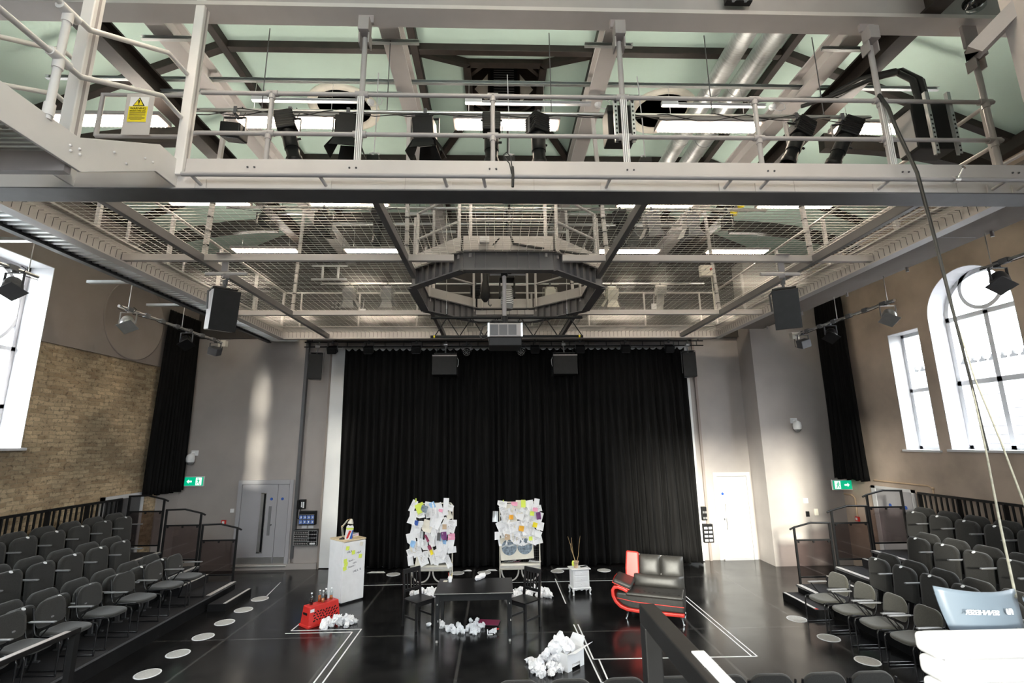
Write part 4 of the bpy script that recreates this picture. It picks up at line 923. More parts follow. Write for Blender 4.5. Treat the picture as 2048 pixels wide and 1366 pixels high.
# white mounting plates and brackets on the back rail
for x, z, w in ((-3.42, 6.34, 'left of the octagon'), (4.12, 6.47, 'below the isolator box')):
    t = thing('socket_plate', f'small white socket plate on the back rail, {w}', 'socket', (x, 12.05, z), 0, 'white sockets on the back rail')
    obj('plate', M().bb(x-.07, x+.07, 12.07, 12.095, z, z+.16), 'white', t, world=True, bevel=.006); obj('drop_flex', M().tube([(x, 12.085, z+.16), (x+.02, 12.085, z+.4)], .008, 6), 'white_paint', t, world=True)
t = thing('patch_panel', 'dark socket panel on slotted brackets behind the left hanger', 'socket panel', (-4.0, 11.6, 6.4))
obj('casing', M().bb(-4.15, -3.75, 11.8, 11.9, 6.40, 6.62), 'black', t, world=True, bevel=.006)
for k in range(8): obj('socket', M().lathe([(.028, 0), (.028, .012)], 12, (-4.09+(k % 4)*.093, 11.8, 6.46+(k//4)*.1), (0, -1, 0)), 'plastic_grey', t, world=True)
t = thing('slotted_bracket', 'white slotted bracket frame above the dark socket panel', 'bracket', (-3.9, 10.6, 6.9))
obj('frame', M().chan((-4.2, 10.6, 7.1), (-3.4, 10.6, 7.1), .04, .04, .006).chan((-4.2, 10.6, 6.78), (-3.4, 10.6, 6.78), .04, .04, .006).bar((-3.95, 10.6, 6.78), (-3.95, 10.6, 7.1), .04).bar((-3.6, 10.6, 6.78), (-3.6, 10.6, 7.1), .04), 'white_paint', t, world=True)
# ------------------------------------------------------------------ side lighting bars
def sidebar(s, x, z, spans, rods, lamps, boxy):
    w = 'bare brick' if s < 0 else 'arched window'
    for k, (a, b) in enumerate(spans):
        t = pipe('side_lighting_bar', (x, a, z), (x, b, z), f'silver lighting bar along the {w} wall, the {("nearer", "farther")[k]} one', .026, 'alu', cables=2, seed=int(abs(x)*10)+k)
        for y in rods[k]: obj('drop_rod', M().tube([(x, y, z), (x, y, 6.085 if s > 0 else 6.11)], .007, 6), 'alu', t, world=True)
        for q in range(int((b-a)/.45)): obj('socket_clip', M().bb(x-.035, x+.035, a+.2+q*.45, a+.32+q*.45, z-.035, z+.04), 'plastic_grey', t, world=True)
    for y, kind, lean, rz, m_, lb in lamps: lantern(kind, (x, y, z), lb, f'lanterns on the {w} side', lean, rz, m_, hang=.06)
    t = thing('bar_end_box', f'small pale socket box at the back end of the {w} side bar', 'socket box', (x, boxy, z-.08))
    obj('casing', M().bb(x-.09, x+.09, boxy-.05, boxy+.08, z-.1, z+.06), 'cream', t, world=True, bevel=.008); obj('dangling_cable', M().tube([(x-.03, boxy-.03, z-.1), (x-.08, boxy-.1, z-.3), (x, boxy-.16, z-.34), (x+.06, boxy-.1, z-.2), (x+.02, boxy-.05, z-.1)], .008, 6), 'cable', t, world=True)
sidebar(-1, -6.8, 5.60, ((4.6, 7.05), (8.62, 12.0)), ((6.9,), (8.85, 10.4)), (
    (6.72, 'par_can', (-.45, -.5), 0, 'steel_dark', 'dark square framed lamp hanging before the window beside the brick wall'), (8.88, 'par_can', (-.6, -.45), .2, 'alu', 'silver lamp at the near end of the farther brick side bar'),
    (10.6, 'par_can', (-.55, -.5), 0, 'black', 'black lamp halfway along the farther brick side bar'), (11.7, 'flood_light', (.3, .3), 0, 'steel_dark', 'small lamp at the far end of the brick side bar')), 12.0)
sidebar(1, 7.2, 5.57, ((4.2, 6.6), (8.2, 11.2)), ((6.45,), (8.36, 9.7)), (
    (6.38, 'par_can', (-.45, .5), 0, 'steel_dark', 'dark square framed lamp hanging before the arched window'), (8.38, 'par_can', (-.6, .45), -.2, 'alu', 'silver lamp at the near end of the farther window side bar'),
    (9.95, 'par_can', (-.55, .5), 0, 'black', 'black lamp halfway along the farther window side bar'), (10.9, 'flood_light', (.3, -.3), 0, 'steel_dark', 'small lamp at the far end of the window side bar')), 11.2)
# ------------------------------------------------------------------ loudspeakers
def big_speaker(x, y, rz, label, bar):
    t = thing('loudspeaker', label, 'loudspeaker', (x, y, 5.02), rz, 'tall loudspeakers under the cross bearer')
    tilt = Matrix.Rotation(R(9), 4, 'X')
    def tb(n, mb, m_, b=0): mb.v = [tuple(tilt @ Vector(p)) for p in mb.v]; return obj(n, mb, m_, t, b)
    tb('cabinet', M().prism([(-.17, -.14), (.17, -.14), (.165, .18), (-.165, .18)], (0, 0, -.29), (1, 0, 0), (0, 1, 0), (0, 0, .58)), 'steel_grey', .012)
    tb('grille', M().bb(-.172, .172, -.156, -.141, -.292, .292), 'black', .006)
    obj('bracket', M().tube([(-.19, 0, .0), (-.2, .02, .26), (-.12, .02, .35), (.0, .02, .36)], .014, 8), 'steel_dark', t)
    obj('top_plate', M().bb(-.16, .16, -.06, .1, .31, .335), 'black', t, .004)
    obj('swivel', M().tube([(0, .02, .33), (0, .02, .45), (.03, .02, .50)], .022, 8).lathe([(.035, 0), (.035, .06)], 10, (0, .02, .40)), 'steel_dark', t)
    obj('cross_tube', M().tube([(-.27, .02, .55), (.27, .02, .55)], .026, 10) if 0 else M().lathe([(.04, -.04), (.04, .04)], 10, (0, .02, .53), (1, 0, 0)), 'steel_grey', t)
    p = pipe('speaker_bar', (bar-.3, y, 5.58), (bar+.3, y, 5.58), 'short pipe clamped under the cross bearer' + label.split(',')[1], .026, 'steel_light')
    obj('clamp', M().bb(bar-.1, bar+.1, 6.70, 6.82, 5.84, 5.85).bar((bar, 6.76+.04, 5.60), (bar, 6.76+.04, 5.74), .09, .02, (0, 1, 0)), 'steel_mid', p, world=True)
big_speaker(-3.94, 6.85, R(42), 'tall black loudspeaker, on the brick wall side', -3.94)
big_speaker(4.33, 6.85, R(-30), 'tall black loudspeaker, on the arched window side', 4.30)
for x, rz, w in ((-4.74, R(14), 'next to the white wall strip'), (5.18, R(-14), 'before the grey wall with the white door')):
    t = thing('small_loudspeaker', f'small black loudspeaker hung at the curtain end, {w}', 'loudspeaker', (x, 12.72, 4.76), rz, 'small loudspeakers at the curtain ends')
    obj('cabinet', M().prism([(-.17, -.13), (.17, -.13), (.13, .15), (-.13, .15)], (0, 0, 0), (1, 0, 0), (0, 1, 0), (0, 0, .66)), 'black_satin', t, bevel=.01)
    obj('grille', M().bb(-.165, .165, -.142, -.131, .01, .64), 'black', t, bevel=.004)
    obj('top_plate', M().bb(-.15, .15, -.1, .12, .70, .715), 'steel_dark', t)
    obj('hanger_clamp', M().tube([(0, 0, .66), (0, .05, .80), (.03, .15, .92), (.03, .16, 1.03)], .022, 8).lathe([(.05, -.05), (.05, .05)], 10, (0, .05, .9), (1, .3, 0)), 'alu', t)
    obj('side_bracket', M().bar((.18, 0, .12), (.18, 0, .72), .012, .03).bar((-.18, 0, .12), (-.18, 0, .72), .012, .03), 'steel_dark', t)
for x, w in ((-1.36, 'left of the projector'), (1.81, 'right of the projector')):
    t = thing('square_loudspeaker', f'square black loudspeaker hung before the curtain, {w}', 'loudspeaker', (x, 12.72, 4.84), 0, 'square loudspeakers before the curtain')
    obj('cabinet', M().bb(-.32, .32, -.2, .2, 0, .52), 'black_satin', t, bevel=.012)
    obj('grille', M().bb(-.31, .31, -.212, -.201, .01, .49), 'black', t)
    obj('front_lip', M().bb(-.32, .32, -.214, -.2, .49, .525), 'steel_grey', t)
    obj('hanging_frame', M().bar((-.3, 0, .6), (.3, 0, .6), .03, .03).bar((-.3, 0, .52), (-.2, 0, .72), .015).bar((.3, 0, .52), (.2, 0, .72), .015), 'black', t)
    obj('hanger_clamp', M().tube([(0, 0, .6), (0, .1, .80), (0, .16, .95)], .02, 8).lathe([(.045, -.05), (.045, .05)], 10, (0, .06, .85), (1, 0, 0)), 'alu', t)
    sx = 1 if x < 0 else -1
    obj('speaker_cable', M().tube([(sx*.32, -.1, .46), (sx*.36, -.12, .40), (sx*.35, -.1, .28), (sx*.33, -.1, .22)], .009, 6), 'white_paint', t)
# bar above the curtain
t = thing('curtain_truss', 'black ladder truss above the stage curtain carrying small lamps', 'truss', (.27, 12.88, 5.6))
for z in (5.79, 5.66): obj('chord', M().tube([(-5.14, 12.88, z), (5.68, 12.88, z)], .018, 8), 'black', t, world=True)
for k in range(22): obj('rung', M().tube([(-5.0+k*.5, 12.88, 5.66), (-5.0+k*.5, 12.88, 5.79)], .01, 6), 'black', t, world=True)
for x in (-4.95, .2, 5.55): obj('hanger', M().tube([(x, 12.88, 5.79), (x, 12.88, 5.95)], .012, 6), 'black', t, world=True)
solo('curtain_track', M().bb(-4.2, 5.3, 13.06, 13.18, 5.67, 5.70), 'white_wall', 'pale curtain track just above the black stage curtain', 'curtain track')
names = ('first', 'second', 'third', 'fourth', 'led', 'led2', 'fifth', 'sixth', 'seventh', 'eighth')
for x, n_ in zip((-4.38, -3.42, -2.15, -.78+.0, -.42, .66, 1.04, 2.27, 3.51, 4.71), ('first', 'second', 'third', None, 'left', 'right', 'fourth', 'fifth', 'sixth', 'seventh')):
    if n_ is None: continue
    if n_ in ('left', 'right'): lantern('led_par', (x-(.38 if n_ == 'left' else 0), 12.8, 5.73), f'round many lens lamp on the curtain truss, {n_} of the projector', 'round lamps on the curtain truss', (-1.25, 0), 0, 'black', .04)
    else: lantern('flood_light', (x, 12.83, 5.79), f'small black flood, {n_} along the curtain truss from the brick side', 'floods on the curtain truss', (.5, 0), 0, 'black', .02)
# ------------------------------------------------------------------ projector on its pole and truss behind
t = thing('projector', 'grey and black projector hung on a pole below the octagonal well', 'projector', (.12, 6.9, 4.47))
obj('casing', M().bb(-.12, .37, 6.72, 7.15, 4.60, 4.80), 'steel_grey', t, world=True, bevel=.012)
for x in (-.09, .04, .17): obj('vent_grille', M().bb(x, x+.115, 6.713, 6.72, 4.625, 4.775), 'steel_dark', t, world=True)
for q in (-.125, .348): obj('corner_trim', M().bb(q, q+.027, 6.71, 6.73, 4.60, 4.80), 'galv', t, world=True)
obj('lower_body', M().bb(-.11, .36, 6.73, 7.15, 4.47, 4.595), 'black', t, world=True, bevel=.01)
obj('lens', M().lathe([(.06, 0), (.06, .05), (.05, .06), (.0, .055)], 20, (.08, 7.15, 4.53), (0, 1, 0)), 'black_gloss', t, world=True)
p = obj('pole', M().tube([(.12, 6.9, 4.80), (.12, 6.9, 5.62)], .030, 12), 'steel_grey', t, world=True)
obj('collar', M().lathe([(.05, 0), (.05, .12)], 12, (.12, 6.9, 4.82)), 'black', p, world=True)
obj('cross_tube', M().tube([(-.10, 6.9, 5.60), (.44, 6.9, 5.60)], .026, 10), 'steel_mid', t, world=True)
obj('top_clamp', M().bar((.20, 6.86, 5.60), (.20, 6.80, 5.64), .05).lathe([(.045, -.05), (.045, .05)], 10, (.12, 6.9, 5.6), (1, 0, 0)), 'black', t, world=True)
obj('power_cable', M().tube([(.10, 6.87, 4.86), (-.05, 6.85, 4.87), (-.20, 6.85, 4.78), (-.24, 6.85, 4.64), (-.2, 6.8, 4.58), (-.12, 6.78, 4.6)], .012, 8), 'cable', t, world=True)
t = thing('hanging_truss', 'black flat truss of zigzag bars hung behind the projector', 'truss', (.2, 8.8, 5.05))
for z in (5.41, 5.05): obj('chord', M().tube([(-1.22, 8.8, z), (1.62, 8.8, z)], .025, 10), 'black', t, world=True)
for k in range(12): 
    x = -1.15+k*.23; obj('diagonal', M().tube([(x, 8.8, 5.05 if k % 2 == 0 else 5.41), (x+.23, 8.8, 5.41 if k % 2 == 0 else 5.05)], .010, 6), 'black', t, world=True)
for x in (-1.15, 1.55): obj('yellow_tape', M().lathe([(.027, -.015), (.027, .015)], 10, (x, 8.8, 5.05), (1, 0, 0)), 'yellow', t, world=True)
for x in (-.93, 1.33): obj('steel_cable', M().tube([(x, 8.8, 5.41), (x, 8.46, 7.45)], .005, 6), 'alu', t, world=True); obj('shackle', M().tube([(x, 8.8, 5.40), (x, 8.8, 5.58)], .016, 8), 'black', t, world=True)
t = thing('chain_hoist', 'black chain hoist with a hanging hook inside the octagonal well', 'hoist', (-.2, 8.4, 5.6))
obj('chain_bag', M().lathe([(.03, 5.60), (.09, 5.68), (.08, 5.86), (.05, 6.0), (.06, 6.3), (.02, 6.36)], 14, (-.2, 8.4, 0)), 'black', t, world=True)
obj('hook', M().tube([(-.14, 8.4, 5.75), (-.14, 8.4, 5.56), (-.11, 8.4, 5.52), (-.09, 8.4, 5.55)], .012, 8), 'steel_dark', t, world=True)
obj('chain', M().tube([(-.14, 8.4, 5.7), (-.14, 8.44, 7.45)], .008, 6), 'steel_dark', t, world=True)
t = thing('moving_head', 'black ribbed moving head lamp hung in the octagonal well', 'stage light', (.18, 8.55, 5.5))
obj('base', M().bb(.06, .34, 8.42, 8.70, 6.05, 6.2), 'black', t, world=True, bevel=.02)
obj('hanging_stem', M().tube([(.2, 8.55, 6.2), (.2, 8.46, 7.45)], .02, 8), 'black', t, world=True)
for q in (.05, .32): obj('yoke_arm', M().bb(q, q+.03, 8.5, 8.62, 5.72, 6.06), 'black', t, world=True)
h = obj('head', M().lathe([(.09, 5.5), (.11, 5.56), (.11, 5.9), (.07, 5.96)], 16, (.2, 8.56, 0)), 'plastic_grey', t, world=True)
mb = M()
for k in range(8): mb.lathe([(.118, 5.60+k*.035), (.118, 5.612+k*.035)], 16, (.2, 8.56, 0))
obj('cooling_fin', mb, 'white', h, world=True)
t = thing('work_light', 'small white floodlight on the kick plate of the octagonal well', 'work light', (-.15, 6.7, 6.0))
obj('body', M().bb(-.24, -.10, 6.60, 6.68, 5.98, 6.08), 'white', t, world=True, bevel=.01); obj('bracket', M().bar((-.05, 6.68, 5.96), (.05, 6.64, 6.06), .015), 'black', t, world=True)
t = thing('dropped_cable', 'black cable with a tied loop hanging on the front edge beam', 'cable', (.17, 4.6, 5.6))
obj('loop', M().tube([(.16, 4.46, 5.80), (.14, 4.44, 5.90), (.10, 4.44, 5.96), (.08, 4.44, 6.0), (.11, 4.44, 6.03), (.15, 4.44, 5.98), (.17, 4.45, 5.84)], .006, 6), 'cable', t, world=True)
obj('bundle', M().tube([(.17, 4.46, 5.88), (.175, 4.46, 5.80), (.17, 4.47, 5.66)], .014, 8), 'cable', t, world=True)
t = thing('grid_socket', 'small metal socket box with two outlets on the octagon gate', 'socket box', (.17, 6.72, 6.72))
obj('casing', M().bb(.05, .29, 6.70, 6.76, 6.70, 6.87), 'alu', t, world=True, bevel=.006)
for x in (.11, .23): obj('outlet', M().lathe([(.03, 0), (.03, .01)], 12, (x, 6.70, 6.78), (0, -1, 0)), 'blue', t, world=True)
t = thing('feed_cable', 'thick black cable running down through the octagon gate', 'cable', (.2, 6.75, 6))
obj('run', M().tube([(.2, 6.9, 8.2), (.19, 6.85, 7.2), (.2, 6.8, 6.7), (.2, 6.7, 6.15), (.26, 6.66, 5.98), (.6, 6.66, 5.92), (1.4, 6.9, 5.9)], .02, 8), 'cable', t, world=True)
t = thing('twin_lamp', 'black twin emergency lamp under the deep cross beam', 'emergency light', (2.76, 4.5, 8.0))
obj('body', M().bb(2.62, 2.92, 4.5, 4.58, 8.0, 8.12), 'black', t, world=True, bevel=.01)
for x in (2.70, 2.84): obj('lamp_glass', M().lathe([(.05, 0), (.04, .02), (0, .03)], 14, (x, 4.5, 8.04), (0, -1, -.6)), 'lens_glass', t, world=True)
t = thing('clear_housing', 'clear plastic bulkhead lamp by the plaster pier near the ceiling', 'bulkhead lamp', (5.42, 4.4, 7.85))
obj('bowl', M().lathe([(.10, 0), (.09, -.08), (.0, -.12)], 16, (5.42, 4.42, 7.95)), 'bottle_glass', t, world=True); obj('base', M().lathe([(.11, 0), (.11, .03)], 16, (5.42, 4.42, 7.95)), 'black', t, world=True)
# near plaster pier and its bracket beam at the right
struct('trim_5', M().bb(4.25, 5.1, 2.7, 3.3, 0, 9.7), 'plaster')
struct('trim_6', M().prism([(0, 0), (.13, 0), (.13, .1), (0, .1)], (4.05, 3.34, 6.30), (0, 1, 0), (0, 0, 1), (.0, 0, 0)).bar((4.05, 3.4, 6.33), (4.62, 3.0, 6.95), .1, .12), 'plaster')
# rope / cable to the foreground
t = thing('hanging_cable', 'long dark cable draped from the front rail down to the balcony desk', 'cable', (3, 3, 4))
CB = [(4.36, 4.69, 6.95), (4.35, 4.60, 6.72), (4.30, 4.5, 6.4), (4.24, 4.3, 5.75), (3.89, 3.9, 4.85), (3.42, 3.4, 4.07), (2.94, 2.9, 3.49), (2.45, 2.4, 3.08), (2.04, 2.0, 2.8), (1.78, 1.75, 2.61)]
obj('upper_run', M().tube([(4.4, 4.75, 6.93)]+CB[:8], [.022, .022, .021, .020, .018, .014, .0105, .0075, .0055], 8), 'cable', t, world=True)
obj('strand', M().tube([(2.94, 2.9, 3.49), (2.42, 2.38, 3.08), (2.0, 1.97, 2.8), (1.76, 1.73, 2.61)], .0042, 8), 'rope', t, world=True)
obj('strand', M().tube([(3.42, 3.4, 4.07), (2.97, 2.9, 3.50), (2.53, 2.4, 3.10), (2.18, 2.02, 2.82), (1.96, 1.8, 2.62)], .0042, 8), 'rope', t, world=True)
# ================================================================== seating banks
def bank(side):
    """raked platforms; side -1 = brick wall bank, +1 = window wall bank"""
    s = side; nm = 'brick wall' if s < 0 else 'arched window'
    if s < 0: xs = (-5.62, -6.43, -7.26, -8.16); zs = (.25, .57, .87); yend = 11.38
    else: xs = (6.05, 6.88, 7.68, 8.80); zs = (.25, .57, .87); yend = 10.36
    y0 = 3.2
    for k in range(3):
        a, b = sorted((xs[k], xs[3] if k == 2 else xs[k+1])); z = zs[k]; e = yend
        t = thing('seating_tier', f'{("lowest", "middle", "top")[k]} black carpeted platform of the seats on the {nm} side', 'seating platform', ((a+b)/2, 8, 0), 0, f'platforms on the {nm} side')
        obj('riser', M().bb(a, b, y0, e, 0, z-.03), 'black_satin', t, world=True)
        obj('carpet_top', M().bb(a-(.03 if s > 0 else 0), b+(.03 if s < 0 else 0), y0, e, z-.03, z), 'carpet', t, world=True)
        xn = xs[k]; n0, n1 = sorted((xn+s*(-.028), xn+s*.055))
        obj('white_nosing', M().bb(n0, n1, e-.98, e-.02, z, z+.006), 'nosing', t, world=True)
        obj('front_trim', M().bb(*sorted((xn-s*.031, xn-s*.034)), y0, e, z-.035, z-.005), 'steel_dark', t, world=True)
    # aisle half steps and the loose step
    for k, (xa, xb, z, w) in enumerate((((xs[1]-s*.25), xs[1], .41, 'lower'), ((xs[2]-s*.25), xs[2], .72, 'upper'))):
        a, b = sorted((xa, xb)); t = thing('aisle_step', f'{w} black half step with a white nosing in the aisle on the {nm} side', 'step', ((a+b)/2, yend-.5, zs[k]), 0, f'aisle steps on the {nm} side')
        obj('block', M().bb(a, b-(.035 if s > 0 else 0), yend-1.0, yend-.03, zs[k], z), 'carpet', t, world=True) if s > 0 else obj('block', M().bb(a+.035, b, yend-1.0, yend-.03, zs[k], z), 'carpet', t, world=True)
        n0, n1 = sorted((xa, xa+s*.055)); obj('white_nosing', M().bb(n0, n1, yend-.99, yend-.05, z, z+.006), 'nosing', t, world=True)
    xa, xb = (-5.22, -5.56) if s < 0 else (5.68, 6.0); a, b = sorted((xa, xb)); ys = (10.28, 11.28) if s < 0 else (9.25, 10.28)
    t = thing('loose_step', f'low black step with a white nosing before the platforms on the {nm} side', 'step', ((a+b)/2, sum(ys)/2, 0), 0, 'loose steps')
    obj('block', M().bb(a, b, *ys, 0, .125), 'black_satin', t, world=True); obj('carpet_top', M().bb(a+.01, b-.01, ys[0]+.01, ys[1]-.01, .125, .13), 'carpet', t, world=True)
    n0, n1 = sorted((xa+s*.01, xa+s*.06)); obj('white_nosing', M().bb(n0, n1, ys[0]+.02, ys[1]-.02, .13, .136), 'nosing', t, world=True)
    if s > 0: obj('red_mark', M().bb(n0, n1, ys[0]+.01, ys[0]+.06, .136, .139), 'red', t, world=True)
    # smoked end panels
    for k in range(3):
        z = zs[k]; yb = yend-.03; xa = xs[k]-s*(-.05); xb = xs[k]+s*.80
        t = thing('end_guard', f'black handrail frame with a smoked panel on the {("lowest", "middle", "top")[k]} platform of the {nm} side', 'guard panel', ((xa+xb)/2, yb, z), 0, f'end guards on the {nm} side')
        P = obj('post', M().bar((xa, yb, z), (xa, yb, z+1.08), .035, .035, (0, 1, 0)), 'black', t, world=True)
        P = obj('post', M().bar((xb, yb, z), (xb, yb, z+1.16), .035, .035, (0, 1, 0)), 'black', t, world=True)
        obj('handrail', M().tube([(xa-s*.09, yb, z+1.05), (xa, yb, z+1.09), (xa+s*.36, yb, z+1.175), (xb+s*.02, yb, z+1.165)], .019, 8), 'black', t, world=True)
        obj('upper_rail', M().bar((xa, yb, z+.84), (xb, yb, z+.84), .025, .03), 'black', t, world=True); obj('lower_rail', M().bar((xa, yb, z+.14), (xb, yb, z+.14), .025, .03), 'black', t, world=True)
        obj('smoked_panel', M().bb(*sorted((xa+s*.025, xb-s*.025)), yb-.004, yb+.004, z+.16, z+.83), 'smoked', t, world=True)
        for x in (xa+s*.06, (xa+xb)/2, xb-s*.06): obj('panel_clip', M().bb(x-.014, x+.014, yb-.014, yb+.014, z+.79, z+.83), 'black', t, world=True)
    # balustrade along the wall
    xr = XL+.09 if s < 0 else XR-.10
    t = thing('balustrade', f'black balustrade behind the top seats on the {nm} side', 'balustrade', (xr, 7, .87))
    y1 = yend-.05 if s < 0 else yend-.02
    obj('top_rail', M().bar((xr, 3.4, 1.98), (xr, y1, 1.98), .04, .045), 'black', t, world=True); obj('bottom_rail', M().bar((xr, 3.4, 1.0), (xr, y1, 1.0), .03, .03), 'black', t, world=True)
    y = y1-.03; n = 0
    while y > 5.9:
        wd = .085 if n % 7 == 0 else .022
        obj('post' if n % 7 == 0 else 'baluster', M().bar((xr, y, .87 if n % 7 == 0 else 1.0), (xr, y, 1.97), wd, .03, (0, 1, 0)), 'black', t, world=True); y -= .125; n += 1
bank(-1); bank(1)
# ------------------------------------------------------------------ loose chairs (local front = -y)
def rounded(w, h, r, n=6, top=None):
    top = top or r; pts = []
    for cx, cy_, a0, rr in ((w/2-r, r, -PI/2, r), (w/2-top, h-top, 0, top), (-w/2+top, h-top, PI/2, top), (-w/2+r, r, PI, r)):
        for k in range(n+1):
            a = a0+PI/2*k/n; pts.append((cx+rr*math.cos(a), cy_+rr*math.sin(a)))
    return pts
def pad(poly, m, d):
    """cushioned slab: outline in local xy of m, thickness d, edges rounded"""
    mb = M(); n = len(poly); cx = sum(p[0] for p in poly)/n; cy_ = sum(p[1] for p in poly)/n; vs = []
    prof = ((.955, 0), (1, d*.25), (1, d*.7), (.96, d*.95), (.80, d*1.04))
    for sc, z in prof: vs += [m @ Vector((cx+(x-cx)*sc, cy_+(y-cy_)*sc, z)) for x, y in poly]
    fs = [(k*n+i, k*n+(i+1) % n, (k+1)*n+(i+1) % n, (k+1)*n+i) for k in range(len(prof)-1) for i in range(n)]
    mb.add(vs, fs, True); mb.add(vs[:n], [tuple(range(n))[::-1]]); mb.add(vs[-n:], [tuple(range(n))], True)
    return mb
def loose_chair(label, fab, arms=(1, 1)):
    t = thing('loose_chair', label, 'chair', (0, 0, 0))
    sm = Matrix.Translation((0, -.24, .425)) @ Matrix.Rotation(R(3), 4, 'X')
    obj('seat', pad(rounded(.46, .45, .10, 6, .16), Matrix.Translation((0, .21, .425)) @ Matrix.Rotation(PI, 4, 'Z') @ Matrix.Rotation(R(-3), 4, 'X'), .045), fab, t)
    bm_ = Matrix.Translation((0, .235, .50)) @ Matrix.Rotation(R(90-10), 4, 'X')
    obj('backrest', pad(rounded(.45, .33, .08, 6, .13), bm_, .04), fab, t)
    obj('seat_shell', M().bb(-.2, .2, -.2, .19, .40, .425), 'black', t, bevel=.02)
    for s in (-1, 1):
        x = s*.235
        obj('front_leg', M().tube([(x, -.235, 0), (x, -.235, .38), (x, -.22, .425), (x, -.16, .435), (x, .14, .415), (x, .20, .44), (x, .235, .52), (x, .285, .78)], .0115, 8), 'black_gloss', t)
        obj('rear_leg', M().tube([(x*.99, .12, .41), (x*.99, .24, 0)], .0115, 8), 'black_gloss', t)
        obj('floor_runner', M().tube([(x, -.23, .012), (x*.99, .24, .012)], .011, 8), 'black_gloss', t)
        if arms[0 if s < 0 else 1]:
            a = obj('armrest', M().bb(x-.025, x+.025, -.14, .20, .635, .655), 'plastic_grey', t, bevel=.01)
            obj('arm_support', M().tube([(x, -.10, .637), (x, .06, .43)], .009, 8), 'black_gloss', a); obj('arm_joint', M().tube([(x, .18, .64), (x, .255, .64)], .009, 8), 'black_gloss', a)
    return t
lefty = ((10.06, 'nearest the aisle'), (9.50, 'second from the aisle'), (8.78, 'third from the aisle'), (8.12, 'fourth from the aisle'), (7.46, 'fifth from the aisle'), (6.86, 'sixth from the aisle'), (6.28, 'seventh from the aisle'))
proto = loose_chair('x', 'fabric', (0, 1))
for k, (y, w) in enumerate(lefty):
    m = TR((-5.90, y, .25), PI/2+(0, .02, -.03, .03, 0, -.02, 0)[k]); lb = f'loose dark grey chair at the front of the brick wall side, {w}'; g = 'loose chairs on the brick wall side'
    if k == 0: proto.matrix_basis = m; proto['label'] = lb; proto['group'] = g
    else: dup(proto, m, lb, g)
proto = loose_chair('x', 'fabric_olive', (1, 1)); g = 'loose chairs on the arched window side'
for k, (y, x, w) in enumerate(((8.86, 5.66, 'beside the loose step'), (8.28, 5.67, 'second from the loose step'), (7.70, 5.69, 'third from the loose step'), (7.14, 5.71, 'fourth from the loose step'), (6.56, 5.72, 'fifth from the loose step'), (6.0, 5.72, 'sixth from the loose step'))):
    m = TR((x, y, 0), -PI/2+(.06, 0, -.03, .02, 0, 0)[k]); lb = f'loose olive grey chair on the stage floor, {w}'
    if k == 0: proto.matrix_basis = m; proto['label'] = lb; proto['group'] = g
    else: dup(proto, m, lb, g)
# ------------------------------------------------------------------ tip-up seats
def tipup(fab):
    t = thing('tip_up_seat', 'x', 'theatre seat', (0, 0, 0))
    sm = Matrix.Translation((0, -.02, .265)) @ Matrix.Rotation(R(90-4), 4, 'X')
    obj('seat', pad(rounded(.45, .52, .06, 6, .11), sm, .075), fab, t)
    obj('seat_underside', pad(rounded(.42, .48, .06, 6, .10), Matrix.Translation((0, -.015, .285)) @ Matrix.Rotation(R(90-4), 4, 'X'), .02), 'black', t)
    bm_ = Matrix.Translation((0, .115, .335)) @ Matrix.Rotation(R(90-11), 4, 'X')
    obj('backrest', pad(rounded(.48, .53, .06, 6, .13), bm_, .07), fab, t)
    obj('number_tag', M().lathe([(.026, 0), (.026, .004)], 14, (0, -.073, .775), (0, -.6, .8)), 'white', t)
    mb = M()
    a = obj('armrest', M().bb(.236, .284, -.26, .12, .585, .61), 'plastic_grey', t, bevel=.011)
    obj('arm_bracket', M().bar((.26, .10, .58), (.26, .14, .30), .02, .05, (1, 0, 0)), 'black', a)
    for q in (-.2, .2): obj('pedestal_leg', M().bar((q, -.02, 0), (q, .0, .36), .03, .06, (0, 1, 0)).bb(q-.02, q+.02, -.1, .05, 0, .02), 'steel_dark', t)
    obj('beam', M().bar((-.27, .02, .28), (.27, .02, .28), .04, .04), 'steel_dark', t)
    return t
pitch = .545
rows = {-1: ((-6.36, .25, 9.92, 9, 'second'), (-7.16, .57, 9.98, 8, 'third'), (-7.90, .87, 10.98, 8, 'back')),
        1: ((6.77, .25, 8.96, 6, 'second'), (7.60, .57, 9.02, 5, 'third'), (8.48, .87, 10.02, 5, 'back'))}
for s in (-1, 1):
    proto = None; nm = 'brick wall' if s < 0 else 'arched window'
    for x, z, y, n, rn in rows[s]:
        for k in range(n):
            m = TR((x, y-k*pitch, z), -s*PI/2); lb = f'folded black tip-up seat, {rn} row on the {nm} side, {ORD[k]} from the aisle'; g = f'tip-up seats, {rn} row, {nm} side'
            if proto is None: proto = tipup('fabric'); proto.matrix_basis = m; proto['label'] = lb; proto['group'] = g
            else: dup(proto, m, lb, g)
# the row along the bottom, seen from behind
proto = None
for k, x in enumerate((.20, .72, 1.24, 1.74, 2.27, 2.75, 3.28, 3.78)):
    m = TR((x, 5.62, .02), PI+(.03, -.02, .02, 0, .04, -.03, .02, 0)[k]); lb = f'black chair with its back to the balcony, {ORD[k]} from the middle of the hall'; g = 'chairs facing the stage'
    if proto is None: proto = loose_chair(lb, 'fabric', (0, 0)); proto.name = 'stage_facing_chair'; proto.matrix_basis = TR((x, 5.62, .0), PI); proto['group'] = g
    else: dup(proto, TR((x, 5.62, .0), PI+(.03, -.02, .02, 0, .04, -.03, .02, 0)[k]), lb, g)
# ================================================================== stage props
def pt(o, rz):      # local -> world for building in world coordinates when needed
    m = TR(o, rz); return lambda x, y, z: m @ Vector((x, y, z))
